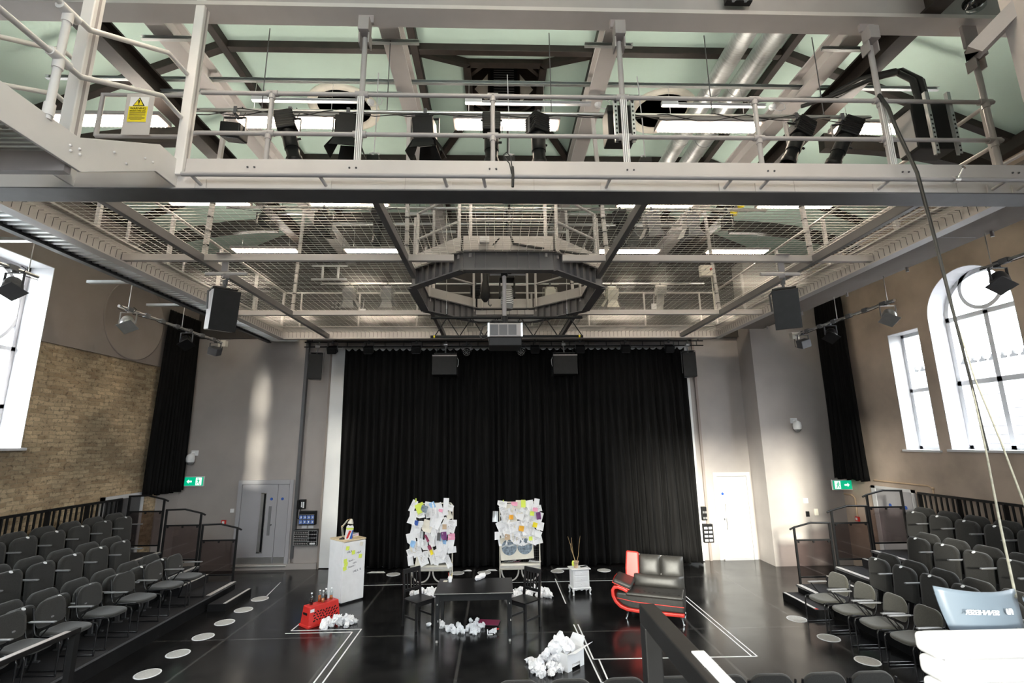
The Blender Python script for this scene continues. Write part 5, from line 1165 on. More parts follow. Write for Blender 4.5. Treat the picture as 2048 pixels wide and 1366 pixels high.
# ---- fridge and the things on it
FR = TR((-3.12, 10.85, 0), R(47))
f = thing('fridge', 'pale grey fridge with a wooden top and green sticky notes on its door', 'fridge'); f.matrix_basis = FR
obj('cabinet', M().bb(-.25, .25, -.22, .28, .025, 1.165), 'white', f, bevel=.012)
d = obj('door', M().bb(-.25, .25, -.275, -.228, .03, 1.155), 'white', f, bevel=.012)
obj('worktop', M().bb(-.255, .255, -.278, .285, 1.165, 1.195), 'wood_top', f, bevel=.006)
obj('plinth', M().bb(-.24, .24, -.24, .27, 0, .028), 'black', f)
for s_, x, z, sz in (('MILK', -.115, .965, .055), ('MILK', .10, .925, .05), ('Bowl -', -.06, .80, .05), ('oats', .01, .745, .05), ('Peanut -', -.045, .685, .05), ('MILK  B', .075, .585, .055)):
    text('handwriting', s_, sz, FR @ Matrix.Translation((x, -.2758, z)) @ Matrix.Rotation(R(90), 4, 'X') @ Matrix.Rotation(R(9), 4, 'Z'), 'ink', d)
for k, (x, z, m_, w) in enumerate(((-.165, 1.045, 'lime', 'at the top corner above the word milk'), (-.03, .945, 'lime', 'in the middle of the door'), (.145, 1.085, 'cream', 'pale yellow one near the top edge'), (.135, .85, 'lime', 'at the opening edge'), (-.20, .81, 'lime', 'topmost of three in a column'), (-.185, .745, 'lime', 'middle one of three in a column'), (-.205, .67, 'lime', 'lowest of three in a column'))):
    mb = M(); mb.add([(-.038, 0, -.038), (.038, -.0, -.038), (.038, -.002, .038), (-.038, -.002, .038), (0, -.009, -.038)], [(0, 4, 2, 3), (4, 1, 2)])
    o = obj('sticky_note', mb, m_); o.matrix_basis = FR @ Matrix.Translation((x, -.2765, z)) @ Matrix.Rotation(R((8, -6, 14, 5, -4, 9, -12)[k]), 4, 'Y')
    tag(o, f'square sticky note on the fridge door, {w}', 'sticky note', 'sticky notes on the fridge')
l = thing('desk_lamp', 'brass jointed desk lamp standing on the fridge', 'lamp'); l.matrix_basis = FR @ Matrix.Translation((-.16, -.05, 1.195))
obj('base', M().lathe([(.07, 0), (.07, .012), (.02, .025), (.012, .04)], 18), 'black_satin', l)
obj('lower_arm', M().tube([(0, 0, .03), (-.04, 0, .25)], .006, 6).tube([(.025, 0, .03), (-.015, 0, .25)], .005, 6), 'cream', l)
obj('upper_arm', M().tube([(-.03, 0, .25), (.08, -.02, .37)], .006, 6).tube([(-.02, 0, .23), (.085, -.02, .35)], .005, 6), 'cream', l)
obj('joint', M().ball((-.028, 0, .25), .018, 8, 6).ball((.085, -.02, .365), .014, 8, 6), 'twig', l)
obj('lamp_shade', M().lathe([(.015, .05), (.03, .03), (.055, -.02), (.06, -.05), (.056, -.05), (.03, .02)], 16, (.15, -.04, .33), (.25, 0, 1)), 'cream', l)
obj('neck', M().tube([(.085, -.02, .365), (.13, -.035, .38), (.15, -.04, .37)], .007, 6), 'twig', l)
b = thing('cereal_box', 'colourful tall carton standing before the desk lamp on the fridge', 'carton'); b.matrix_basis = FR @ Matrix.Translation((-.10, -.17, 1.195)) @ Matrix.Rotation(R(-14), 4, 'Z') @ Matrix.Rotation(R(6), 4, 'Y')
obj('carton', M().bb(-.065, .065, -.035, .035, 0, .24), 'white', b)
obj('red_panel', M().prism([(-.06, .02), (-.02, .02), (.03, .17), (-.02, .17)], (0, -.0365, 0), (1, 0, 0), (0, 0, 1), (0, .001, 0)), 'red', b)
obj('blue_panel', M().prism([(.01, .01), (.063, .01), (.063, .18), (.045, .18)], (0, -.0365, 0), (1, 0, 0), (0, 0, 1), (0, .001, 0)), 'blue', b)
obj('green_band', M().bb(-.0655, .0655, -.0365, .0355, .19, .225), 'lime', b); obj('torn_top', M().prism([(-.065, 0), (.065, 0), (.05, .03), (.0, .02), (-.04, .035)], (0, -.03, .24), (1, 0, 0), (0, 0, 1), (0, .06, 0)), 'white', b)
for k, (m_, z, a, w) in enumerate((('yellow', 0, 12, 'yellow book at the bottom of the pile'), ('magenta', .024, -4, 'magenta book in the middle of the pile'), ('plastic_grey', .046, 16, 'grey notebook on top of the pile'))):
    o = thing('book', f'{w} on the fridge', 'book', group='books on the fridge'); o.matrix_basis = FR @ Matrix.Translation((.12, .02, 1.196+z)) @ Matrix.Rotation(R(a), 4, 'Z')
    obj('cover', M().bb(-.10, .10, -.07, .07, 0, .003).bb(-.10, .10, -.07, .07, .019, .022).bb(-.10, -.097, -.07, .07, 0, .022), m_, o); obj('page_block', M().bb(-.096, .097, -.067, .067, .0032, .0188), 'paper', o)
o = solo('spice_jar', M(), 'white', 'x', 'x') if 0 else None
j = thing('trinket', 'small dark trinket beside the carton on the fridge', 'trinket'); j.matrix_basis = FR @ Matrix.Translation((-.005, -.14, 1.195))
obj('body', M().lathe([(.02, 0), (.028, .03), (.018, .06), (.0, .07)], 10), 'maroon', j); obj('knob', M().ball((0, 0, .075), .01, 8, 6), 'twig', j)
# ---- red crate with bottles
CR = TR((-3.17, 9.58, 0), R(50.5))
c = thing('red_crate', 'red plastic crate turned upside down with a white sticker', 'crate'); c.matrix_basis = CR
def taper(x0, y0, x1, y1, z0, z1):
    v = [(-x0, -y0, z0), (x0, -y0, z0), (x0, y0, z0), (-x0, y0, z0), (-x1, -y1, z1), (x1, -y1, z1), (x1, y1, z1), (-x1, y1, z1)]
    return M().add(v, [(0, 3, 2, 1), (4, 5, 6, 7), (0, 1, 5, 4), (1, 2, 6, 5), (2, 3, 7, 6), (3, 0, 4, 7)])
obj('shell', taper(.31, .135, .285, .10, .03, .335), 'red', c, bevel=.012)
obj('rim', M().bb(-.325, .325, -.15, .15, 0, .045), 'red', c, bevel=.01)
obj('top_panel', M().bb(-.27, -.09, -.085, .085, .334, .338).bb(-.08, .08, -.085, .085, .334, .338).bb(.09, .27, -.085, .085, .334, .338), 'red', c, bevel=.002)
mb = M()
for r_ in range(4):
    for k in range(9):
        x = -.20+k*.055+(.02 if r_ % 2 else 0); z = .10+r_*.042; yy = -(.135-(z-.03)*.1148)-.002
        if abs(x) < .26: mb.box((x, yy-.001, z+ (.012 if k % 3 else 0)), (.036, .008, .017), (0, R(-35 if x > 0 else 40 if k % 2 else -12), 0))
obj('slot_pattern', mb, 'black', c)
obj('handle_slot', M().bb(-.308, -.300, -.06, .06, .20, .235), 'black', c)
obj('sticker', M().box((-.235, -.1115, .268), (.075, .003, .05)), 'white', c)
def bottle(liq, fill):
    t = thing('glass_bottle', 'x', 'bottle')
    obj('glass', M().lathe([(.0, .001), (.028, .001), (.030, .006), (.030, .115), (.026, .135), (.013, .155), (.012, .185)], 16), 'bottle_glass', t)
    obj('drink', M().lathe([(.0, .004), (.0265, .004), (.0265, fill), (0, fill)], 16), liq, t); obj('cap', M().lathe([(.0145, .178), (.0145, .196), (0, .198)], 14), 'white', t)
    return t
bt = {}
for x, y, lq, fl, w in ((-.20, .0, 'cola', .105, 'dark drink in the bottle alone at the end of the crate'), (-.02, .035, 'amber', .11, 'amber drink in the taller filled bottle at the middle of the crate'), (.0, -.045, 'amber', .07, 'amber drink in the bottle nearest the front edge of the crate'), (.10, .03, 'cola', .09, 'dark drink in the bottle between amber ones'), (.19, .0, 'amber', .065, 'amber drink in the bottle at the fridge end of the crate')):
    o = bottle(lq, fl); o.matrix_basis = CR @ Matrix.Translation((x, y, .339)); o['label'] = w; o['group'] = 'glass bottles on the red crate'
# ---- table
t = thing('table', 'black painted table with worn edges in the middle of the stage', 'table', (-.385, 8.96, 0))
obj('tabletop', M().bb(-.645, .645, -.44, .44, .70, .73), 'black_satin', t, bevel=.004)
obj('worn_edge', M().bb(-.64, .64, -.4415, -.4405, .722, .7305), 'bin_grey', t)
obj('apron', M().bb(-.60, .60, -.40, -.38, .61, .70).bb(-.60, .60, .38, .40, .61, .70).bb(-.60, -.58, -.40, .40, .61, .70).bb(.58, .60, -.40, .40, .61, .70), 'black_satin', t)
for sx in (-1, 1):
    for sy in (-1, 1):
        x, y = sx*.585, sy*.385; l = obj('leg', taper(.026, .026, .034, .034, 0, .70), 'black_satin', t); l.location = (x, y, 0)
        if sy < 0: obj('paint_chip', M().bb(-.02, .012, -.0275, -.0265, .0, .035).bb(.005, .02, -.031, -.030, .30, .33).bb(-.01, .004, -.033, -.032, .55, .575), 'bin_grey', l)
def slat_chair(label):
    t = thing('wooden_chair', label, 'chair', (0, 0, 0), 0, 'black slatted wooden chairs')
    obj('seat', taper(.19, .19, .20, .20, .425, .45), 'black_satin', t, bevel=.006)
    for s in (-1, 1):
        obj('front_leg', M().bar((s*.175, -.175, 0), (s*.175, -.175, .43), .034, .034, (0, 1, 0)), 'black_satin', t)
        obj('back_post', M().bar((s*.175, .20, 0), (s*.175, .185, .45), .034, .034, (0, 1, 0)).bar((s*.175, .185, .45), (s*.17, .235, .91), .034, .034, (0, 1, 0)), 'black_satin', t)
        obj('side_stretcher', M().bar((s*.175, -.17, .17), (s*.175, .19, .17), .02, .03), 'black_satin', t)
    obj('top_rail', M().bar((-.18, .232, .875), (.18, .232, .875), .022, .08), 'black_satin', t, bevel=.004); obj('lower_back_rail', M().bar((-.175, .195, .565), (.175, .195, .565), .022, .045), 'black_satin', t)
    for k in range(4): x = -.10+k*.0667; obj('back_slat', M().bar((x, .197, .57), (x, .23, .86), .022, .016, (0, 1, 0)), 'black_satin', t)
    obj('seat_apron', M().bb(-.17, .17, -.18, -.165, .37, .425), 'black_satin', t)
    return t
p = slat_chair('black slatted wooden chair at the table end towards the red crate'); p.matrix_basis = TR((-1.385, 9.30, 0), R(46))
dup(p, TR((.47, 9.14, 0), R(-45)), 'black slatted wooden chair at the table end towards the sofa')
o = thing('pencil_cup', 'white paper cup with pencils on the black table', 'cup', (-.83, 9.19, .73))
obj('cup', M().lathe([(.028, 0), (.036, .095), (.033, .095), (.026, .006), (0, .006)], 16), 'white', o)
for x, y, m_ in ((.01, .01, 'black'), (-.012, .0, 'tan'), (.02, -.01, 'yellow'), (-.02, .012, 'red')): obj('pencil', M().tube([(x*.6, y*.6, .02), (x*1.8, y*1.6, .15)], .0035, 6), m_, o)
solo('note_pad', M().bb(-.95, -.88, 9.2, 9.27, .7302, .738), 'cream', 'small cream note pad beside the pencil cup', 'note pad')
o = thing('paper_bundle', 'twisted white paper bundle lying on the black table', 'paper bundle', (-.30, 9.30, .73))
mb = M(); rr = random.Random(5); prof = [(.0, 0), (.03, .02), (.05, .06), (.042, .12), (.05, .17), (.055, .23), (.03, .27), (0, .275)]
mb.lathe([(r_, z) for r_, z in prof], 12, (-.08, -.1, .042), (.55, .83, .03)); mb.v = [(x+rr.uniform(-.008, .008), y+rr.uniform(-.008, .008), max(.001, z+rr.uniform(-.012, .012))) for x, y, z in mb.v]; mb.sm = [False]*len(mb.f)
obj('paper', mb, 'paper', o)
# ---- crumpled paper
def ball_mesh(seed):
    bm = bmesh.new(); bmesh.ops.create_icosphere(bm, subdivisions=2, radius=.045); rr = random.Random(seed)
    for v in bm.verts: v.co *= rr.uniform(.5, 1.38)
    me = bpy.data.meshes.new('crumpled_paper'); bm.to_mesh(me); bm.free(); me.transform(Matrix.Diagonal((1.15, .9, .8, 1))); me.materials.append(MATS['paper']); return me
BALLS = [ball_mesh(k) for k in range(7)]
def heap(pts, label, group):
    for k, (x, y, z, s) in enumerate(pts):
        o = bpy.data.objects.new('crumpled_paper', BALLS[k % 7]); COL.objects.link(o)
        o.matrix_basis = Matrix.Translation((x, y, z)) @ Euler((k*1.3, k*.7, k*2.1)).to_matrix().to_4x4() @ Matrix.Diagonal((s, s, s, 1)); tag(o, label, 'paper ball', group)
def scatter(n, a, b, w, h, seed, smin=.8, smax=1.35):
    """a heap along the segment a-b, width w, up to h high"""
    rr = random.Random(seed); out = []
    for k in range(n):
        t_ = rr.random(); u = rr.uniform(-1, 1); s = rr.uniform(smin, smax); hh = h*max(0, 1-abs(2*t_-1)**2)*(1-u*u)
        dx, dy = b[0]-a[0], b[1]-a[1]; L_ = math.hypot(dx, dy)
        out.append((a[0]+dx*t_-dy/L_*u*w, a[1]+dy*t_+dx/L_*u*w, .035*s+rr.random()*hh, s))
    return out
heap(scatter(44, (-3.04, 9.36), (-2.50, 9.42), .12, .14, 1), 'crumpled white paper ball in the heap before the red crate', 'paper balls before the red crate')
heap([(x, y, .035, s) for x, y, s in ((-1.2, 9.27, .8), (-1.01, 9.38, 1.2), (-.97, 9.27, 1.1), (-.95, 9.16, 1.1), (-.86, 9.11, 1.0), (-.80, 9.14, .95), (-.83, 9.0, 1.05), (-.73, 8.95, 1.2), (-.67, 9.17, 1.35), (-.63, 9.05, 1.2), (-.58, 8.90, 1.2), (-.51, 9.02, 1.1), (-.66, 8.92, 1.0), (-.38, 9.25, 1.15), (-.36, 9.42, .9), (-.47, 9.40, .8), (-.41, 9.08, 1.3), (-.35, 9.0, 1.2), (-.30, 9.12, 1.0), (-.42, 8.92, 1.3), (-.37, 8.86, 1.1), (-.48, 9.12, 1.0), (-.25, 9.18, 1.0), (-.33, 8.95, 1.0))], 'crumpled white paper ball on the floor under the table', 'paper balls under the table')
heap(scatter(40, (-1.80, 10.95), (-1.20, 11.0), .18, .10, 3), 'crumpled white paper ball behind the chair at the red crate end', 'paper balls behind the chair at the crate end')
heap(scatter(60, (.20, 10.80), (1.10, 10.85), .2, .12, 4), 'crumpled white paper ball behind the chair at the sofa end', 'paper balls behind the chair at the sofa end')
heap(scatter(60, (.52, 7.40), (.88, 7.66), .17, .2, 6, .75, 1.25), 'crumpled white paper ball spilling beside the open white box', 'paper balls beside the white box')
heap([(x, y, z, s) for x, y, z, s in ((.82, 7.60, .24, 1.6), (.92, 7.66, .27, 1.8), (1.0, 7.72, .27, 1.6), (.86, 7.72, .29, 1.7), (.96, 7.58, .26, 1.5), (.80, 7.70, .25, 1.5), (.93, 7.78, .32, 1.5), (1.05, 7.66, .25, 1.4))], 'crumpled white paper ball heaped in the open white box', 'paper balls in the white box')
heap([(.46, 7.76, .04, 1.2)], 'single crumpled paper lying apart from the white box', 'lone paper ball')
# ---- white box
WB = TR((.97, 7.43, 0), R(42))
b = thing('white_box', 'open white box with raised flaps overflowing with crumpled paper', 'box'); b.matrix_basis = WB
obj('side_wall', M().bb(0, .36, 0, .008, .08, .22).bb(0, .09, 0, .008, 0, .08).bb(.27, .36, 0, .008, 0, .08), 'white', b)
obj('side_wall', M().bb(0, .36, .29, .298, 0, .22), 'white', b); obj('end_wall', M().bb(0, .008, .008, .29, 0, .22), 'white', b); obj('end_wall', M().bb(.352, .36, .008, .29, 0, .22), 'white', b)
obj('bottom', M().bb(.008, .352, .008, .29, .03, .038), 'white', b)
obj('flap', M().add([(0, 0, .22), (.40, -.02, .25), (.42, -.12, .31), (.06, -.1, .25), (0, .004, .222), (.40, -.016, .252), (.42, -.116, .312), (.06, -.096, .252)], [(0, 1, 2, 3), (7, 6, 5, 4), (0, 4, 5, 1), (1, 5, 6, 2), (2, 6, 7, 3), (3, 7, 4, 0)]), 'paper', b)
obj('flap', M().add([(.36, .02, .22), (.36, .28, .22), (.44, .26, .34), (.44, .04, .34), (.364, .02, .22), (.364, .28, .22), (.444, .26, .34), (.444, .04, .34)], [(0, 1, 2, 3), (7, 6, 5, 4), (0, 4, 5, 1), (1, 5, 6, 2), (2, 6, 7, 3), (3, 7, 4, 0)]), 'paper', b)
# ---- things on the floor by the table
o = thing('laptop', 'closed maroon laptop lying on the floor under the table', 'laptop', (-.15, 9.34, 0), R(-10))
obj('lid', M().bb(-.185, .185, -.125, .125, .016, .026), 'maroon', o, bevel=.005); obj('base', M().bb(-.185, .185, -.125, .125, 0, .015), 'black', o, bevel=.004)
o = thing('torn_packet', 'torn white packet with a red mark on the floor under the table', 'packet', (-.03, 8.9, 0), R(25))
mb = M(); rr = random.Random(12)
for k in range(6): mb.box((rr.uniform(-.08, .08), rr.uniform(-.03, .03), .02+rr.random()*.03), (.09, .05, .012), (rr.uniform(-.5, .5), rr.uniform(-.5, .5), rr.uniform(0, 3)))
obj('paper_scrap', mb, 'paper', o); obj('packet_frame', M().bar((-.16, -.03, .01), (-.13, .05, .06), .015).bar((-.16, -.03, .01), (-.08, -.05, .01), .015), 'white', o); obj('red_mark', M().box((.03, -.02, .065), (.05, .03, .004), (.3, 0, .6)), 'red', o)
# ---- folding bed frames with papers
def bedframe(x0, x1, label):
    t = thing('folding_bed_frame', label, 'bed frame', ((x0+x1)/2, 11.3, 0), 0, 'folding bed frames covered in paper'); w = (x1-x0)/2
    obj('frame_tube', M().tube([(-w, 0, .38), (-w, 0, 1.74), (-w+.05, 0, 1.80), (w-.05, 0, 1.80), (w, 0, 1.74), (w, 0, .38)], .014, 8), 'cream', t)
    mb = M()
    for k in range(18): mb.tube([(-w+w*2*k/17, .0, .55), (-w+w*2*k/17, .0, 1.79)], .002, 4, False)
    for k in range(25): mb.tube([(-w, .0, .55+k*.051), (w, .0, .55+k*.051)], .002, 4, False)
    obj('wire_mesh', mb, 'steel_dark', t)
    obj('folded_mattress', M().bb(-w+.01, w-.01, -.06, .10, .40, .53), 'cream', t, bevel=.035, seg=4)
    obj('lower_leaf', M().bb(-w, w, -.10, -.085, .46, .50), 'bin_grey', t)
    for s in (-1, 1):
        c = s*w*.5; obj('hoop_leg', M().tube([(c-w*.42, -.03, .42)]+[(c-w*.42*math.cos(PI*k/12), -.03, .38-.20*math.sin(PI*k/12)) for k in range(13)]+[(c+w*.42, -.03, .42)], .016, 8), 'bin_grey', t)
        obj('leg', M().tube([(s*w, 0, .40), (s*w, -.10 if s > 0 else .12, 0)], .013, 8), 'cream', t)
    return t
def sheet(x, z, w, h, a, mt, label, group, y=11.27, seed=0, extra=None):
    rr = random.Random(seed); mb = M(); n = 3; vs = []; c1, c2 = rr.uniform(-.02, .02), rr.uniform(.005, .035)
    for j in range(n+1):
        for i in range(n+1):
            u, v = i/n-.5, j/n-.5; vs.append((u*w, -(c2*(u*2)**2 + c2*.8*(v-.5)**2 + c1*u*v), v*h))
    mb.add(vs, [(j*(n+1)+i, j*(n+1)+i+1, (j+1)*(n+1)+i+1, (j+1)*(n+1)+i) for j in range(n) for i in range(n)], True)
    if rr.random() < .25 and w < .3: mb.v[0] = (mb.v[0][0]+w*.3, mb.v[0][1]-.02, mb.v[0][2]+h*.1)
    o = obj('paper_sheet', mb, mt); o.matrix_basis = Matrix.Translation((x, y, z)) @ Matrix.Rotation(a, 4, 'Y'); tag(o, label, 'paper', group)
    if rr.random() < .4 and mt in ('paper', 'white'):
        q = M()
        for k in range(rr.randint(3, 6)): q.bb(-w*.35, w*rr.uniform(.0, .35), -.0045-c2, -.004-c2, h*.3-k*h*.11, h*.3-k*h*.11+.004)
        obj('print_line', q, 'steel_grey', o)
    return o
for nm, x0, x1, seed in (('crate', -1.87, -.98, 21), ('sofa', .06, .93, 33)):
    bedframe(x0, x1, f'upright folding bed frame plastered with papers, the one towards the {nm} end')
    rr = random.Random(seed); n = 0; top = 1.80; bot = .60 if nm == 'crate' else .90
    for r_ in range(8):
        z = top-.06-r_*(top-bot)/7.6
        for k in range(7):
            x = x0-.02+(x1-x0+.04)*(k+.5+rr.uniform(-.35, .35))/7; n += 1
            if z < bot+.03: continue
            mt = rr.choices(('paper', 'white', 'cream', 'lime', 'pink', 'sky_blue'), (12, 9, 3, .5, .35, .3))[0]
            sheet(x, z+rr.uniform(-.05, .05), rr.choice((.15, .19, .21, .12)), rr.choice((.21, .26, .17, .13)), rr.uniform(-.45, .45), mt, f'sheet of paper pinned on the bed frame towards the {nm} end', f'papers on the bed frame towards the {nm} end', 11.275-.0009*n, n*7+seed)
for x, z, w, h, a, m_, lb in ((-1.76, 1.41, .08, .10, .15, 'blue', 'small blue card pinned at the side of the papers towards the crate'), (-1.83, .98, .10, .13, .3, 'sky_blue', 'pale blue photo card low on the papers towards the crate'), (-1.16, 1.13, .12, .17, -.1, 'purple', 'dark purple flyer low on the papers towards the crate'), (-1.27, 1.12, .07, .16, .05, 'steel_dark', 'dark grey flyer beside the purple flyer'), (-1.53, 1.09, .05, .16, -.5, 'maroon', 'slanting maroon strip on the papers towards the crate'), (-1.46, .90, .07, .10, -.5, 'maroon', 'maroon card at the bottom of the papers towards the crate'), (-1.42, .81, .06, .11, -.4, 'yellow', 'yellow and dark card at the foot of the papers towards the crate'), (-1.64, 1.17, .07, .15, 0, 'galv', 'teal edged leaflet on the papers towards the crate'), (-1.15, 1.32, .09, .10, 0, 'tan', 'tan card on the papers towards the crate'), (-1.24, 1.66, .09, .06, .2, 'pink', 'pink note high on the papers towards the crate'), (-1.60, 1.70, .14, .14, .3, 'moon', 'grey mottled photo high on the papers towards the crate')):
    sheet(x, z, w, h, a, m_, lb, 'coloured cards towards the crate', 11.205, int(x*100))
for x, z, w, h, a, m_, lb in ((.31, 1.50, .09, .09, 0, 'orange', 'orange note on the upper part of the papers towards the sofa'), (.53, 1.26, .11, .11, .2, 'orange', 'orange flower shaped note in the middle of the papers towards the sofa'), (.83, 1.33, .10, .10, .3, 'yellow', 'deep yellow note at the edge of the papers towards the sofa'), (.77, 1.57, .09, .09, .1, 'lime', 'lime note near the edge of the papers towards the sofa'), (.73, 1.05, .08, .08, 0, 'lime', 'lime note by the round pictures'), (.91, 1.52, .10, .15, -.1, 'purple', 'purple flyer at the edge of the papers towards the sofa'), (.84, 1.65, .11, .08, .1, 'pink', 'pink note at the edge of the papers towards the sofa'), (.38, 1.78, .14, .08, .1, 'pink', 'pink note high on the papers towards the sofa'), (.22, 1.09, .11, .11, .1, 'tan', 'tan card above the round pictures'), (.00, 1.12, .11, .16, 0, 'white', 'white card standing out at the side of the papers towards the sofa'), (-.04, 1.52, .12, .22, .05, 'galv', 'grey leaflet standing out at the side of the papers towards the sofa'), (.58, 1.78, .10, .16, 0, 'lime', 'pale green printed sheet high on the papers towards the sofa')):
    sheet(x, z, w, h, a, m_, lb, 'coloured cards towards the sofa', 11.20, int(x*100)+5)
o = thing('round_picture_poster', 'cream poster with two round grey blue pictures on the bed frame', 'poster', (.44, 11.22, .62)); o.matrix_basis = Matrix.Translation((.44, 11.22, .62)) @ Matrix.Rotation(R(-3), 4, 'Y')
obj('sheet', M().bb(-.36, .36, -.001, .001, 0, .46), 'cream', o)
for x in (-.165, .175):
    q = obj('round_picture', M().lathe([(0, 0), (.165, 0), (.165, .001)], 40, (x, -.003, .26), (0, -1, 0)), 'moon', o)
    obj('pale_band', M().prism([(-.16, -.01), (-.08, .02), (0, .0), (.08, .015), (.16, .03), (.16, .05), (.07, .05), (0, .03), (-.08, .05), (-.16, .02)], (x, -.0045, .27), (1, 0, 0), (0, 0, 1), (0, .001, 0)), 'galv', q)
for k, (x, z, w, h, a, m_) in enumerate(((-1.25, .56, .36, .16, 1.45, 'white'), (-1.05, .57, .16, .10, 1.7, 'yellow'), (.26, .55, .3, .16, 1.45, 'white'), (.43, .57, .16, .1, 1.3, 'pink'), (.82, .60, .26, .16, 1.8, 'white'))):
    e = sheet(x, z, w, h*.8, 0, m_, ('white', 'yellow', 'white', 'pink', 'white')[k]+' paper lying on the folded mattress '+('left of the table cup', 'above the table cup', 'under the round pictures', 'beside the white paper under the round pictures', 'beside the slatted chair')[k], 'papers on the folded mattresses', 11.24, k); e.matrix_basis = Matrix.Translation((x, 11.28, .54+.004*k)) @ Matrix.Rotation(R(-84), 4, 'X') @ Matrix.Rotation(a-1.5, 4, 'Y')
for x, z, m_, w in ((-1.80, 1.86, 'lime', 'on the frame towards the crate'), (.14, 1.80, 'lime', 'on the frame towards the sofa')):
    solo('bulldog_clip', M().bb(x-.012, x+.012, 11.27, 11.31, z-.03, z+.05), m_, f'lime green clip at the top, {w}', 'clip', 'lime clips')
# ---- bedside cabinet and plant
n = thing('bedside_cabinet', 'small white bedside cabinet with three drawers and curved legs', 'cabinet', (1.73, 10.95, 0), R(9))
obj('body', M().bb(-.175, .175, -.13, .13, .13, .485), 'white', n, bevel=.006); obj('top', M().bb(-.21, .21, -.16, .16, .485, .505), 'white', n, bevel=.008); obj('base_moulding', M().bb(-.20, .20, -.155, .155, .115, .14), 'white', n, bevel=.008)
for k in range(3):
    d = obj('drawer', M().bb(-.145, .145, -.142, -.13, .16+k*.108, .255+k*.108), 'white', n, bevel=.005); obj('knob', M().ball((0, -.15, .208+k*.108), .010, 8, 6), 'white', d)
for sx in (-1, 1):
    for sy in (-1, 1): obj('leg', M().tube([(sx*.17, sy*.125, .125), (sx*.185, sy*.14, .09), (sx*.172, sy*.128, .04), (sx*.185, sy*.14, 0)], [.026, .024, .014, .018], 8), 'white', n)
obj('apron', M().prism([(-.16, .12), (.16, .12), (.13, .09), (.05, .105), (0, .085), (-.05, .105), (-.13, .09)], (0, -.14, 0), (1, 0, 0), (0, 0, 1), (0, .012, 0)), 'white', n)
o = thing('potted_twigs', 'cream plant pot with three bare twigs on the bedside cabinet', 'plant', (1.66, 10.92, .505))
obj('pot', M().lathe([(.042, 0), (.058, .11), (.064, .11), (.064, .13), (.055, .13), (.05, .10), (0, .10)], 18), 'tan', o)
for p in ([(-.01, 0, .1), (-.06, .0, .30), (-.09, .01, .42), (-.15, .02, .62)], [(0, .01, .1), (-.05, .0, .28), (-.07, .0, .45), (-.07, .01, .60)], [(.02, 0, .1), (.06, .01, .24), (.085, .01, .45), (.115, .01, .63)], [(-.03, .0, .2), (-.09, .0, .36), (-.10, .0, .48)]): obj('twig', M().tube(p, [.006, .005, .0045, .003][:len(p)], 6), 'twig', o)
obj('dry_leaf', M().ball((-.06, -.02, .09), .05, 10, 6, (.6, .4, 1.2)), 'lime', o)
o = thing('remote_control', 'black remote control on the bedside cabinet beside the pot', 'remote control', (1.83, 10.98, .505), R(35))
obj('casing', M().bb(-.08, .08, -.022, .022, 0, .018), 'black', o, bevel=.005)
for k in range(4): obj('button', M().bb(-.05+k*.03, -.036+k*.03, -.008, .008, .018, .020), 'plastic_grey', o)
# ---- sofa
SO = TR((2.72, 9.24, 0), R(-23))
s = thing('sofa', 'black and red leather sofa with one armrest and chrome legs', 'sofa'); s.matrix_basis = SO
# red band that curls from the base round the arm
cen = [(.55, .155), (.2, .15), (-.2, .148), (-.42, .16), (-.54, .20), (-.62, .27), (-.665, .36), (-.672, .45), (-.64, .505), (-.57, .515), (-.48, .49), (-.40, .455)]
def band(c, th):
    o_, i_ = [], []
    for k, p in enumerate(c):
        a = V(*c[max(0, k-1)], 0); b_ = V(*c[min(len(c)-1, k+1)], 0); d_ = (b_-a).normalized(); nn = Vector((-d_.y, d_.x, 0)); q = V(*p, 0)
        o_.append(q+nn*th/2); i_.append(q-nn*th/2)
    return o_, i_
def bandmesh(c, th, y0, y1):
    o_, i_ = band(c, th); n_ = len(c); mb = M(); vs = [(p.x, y, p.y) for y in (y0, y1) for p in o_+i_]; N = 2*n_; fs = []
    for k in range(n_-1): fs += [(k, k+1, n_+k+1, n_+k), (N+k, N+n_+k, N+n_+k+1, N+k+1), (k, N+k, N+k+1, k+1), (n_+k, n_+k+1, N+n_+k+1, N+n_+k)]
    fs += [(0, n_, N+n_, N), (n_-1, N+n_-1, N+2*n_-1, 2*n_-1)]
    return mb.add(vs, fs)
obj('red_band', bandmesh(cen, .06, -.02, .72), 'red_leather', s, bevel=.018, seg=3)
obj('seat_base', M().prism([(.55, .18), (-.36, .178), (-.50, .22), (-.60, .31), (-.62, .40), (-.58, .43), (.55, .43)], (0, 0, 0), (1, 0, 0), (0, 0, 1), (0, .70, 0)), 'black_leather', s, bevel=.03, seg=3)
obj('red_piping', M().tube([(.552, -.008, .285), (.2, -.012, .29), (-.3, -.010, .30), (-.60, -.006, .335)], .007, 8), 'red_leather', s)
obj('seat_cushion', M().bb(-.44, .55, -.03, .52, .385, .455), 'black_leather', s, bevel=.035, seg=4)
mb = M(); 
for k in range(9): mb.ball((-.2+k*.085, .10+.03*math.sin(k*2.1), .452), .014, 8, 4, (2.2, .5, .5))
obj('seat_crease', mb, 'black_gloss', s)
tl = Matrix.Translation((0, .50, .43)) @ Matrix.Rotation(R(-14), 4, 'X')
def tb(n_, mb, m_, bv): mb.v = [tuple(tl @ Vector(p)) for p in mb.v]; return obj(n_, mb, m_, s, bv, 4)
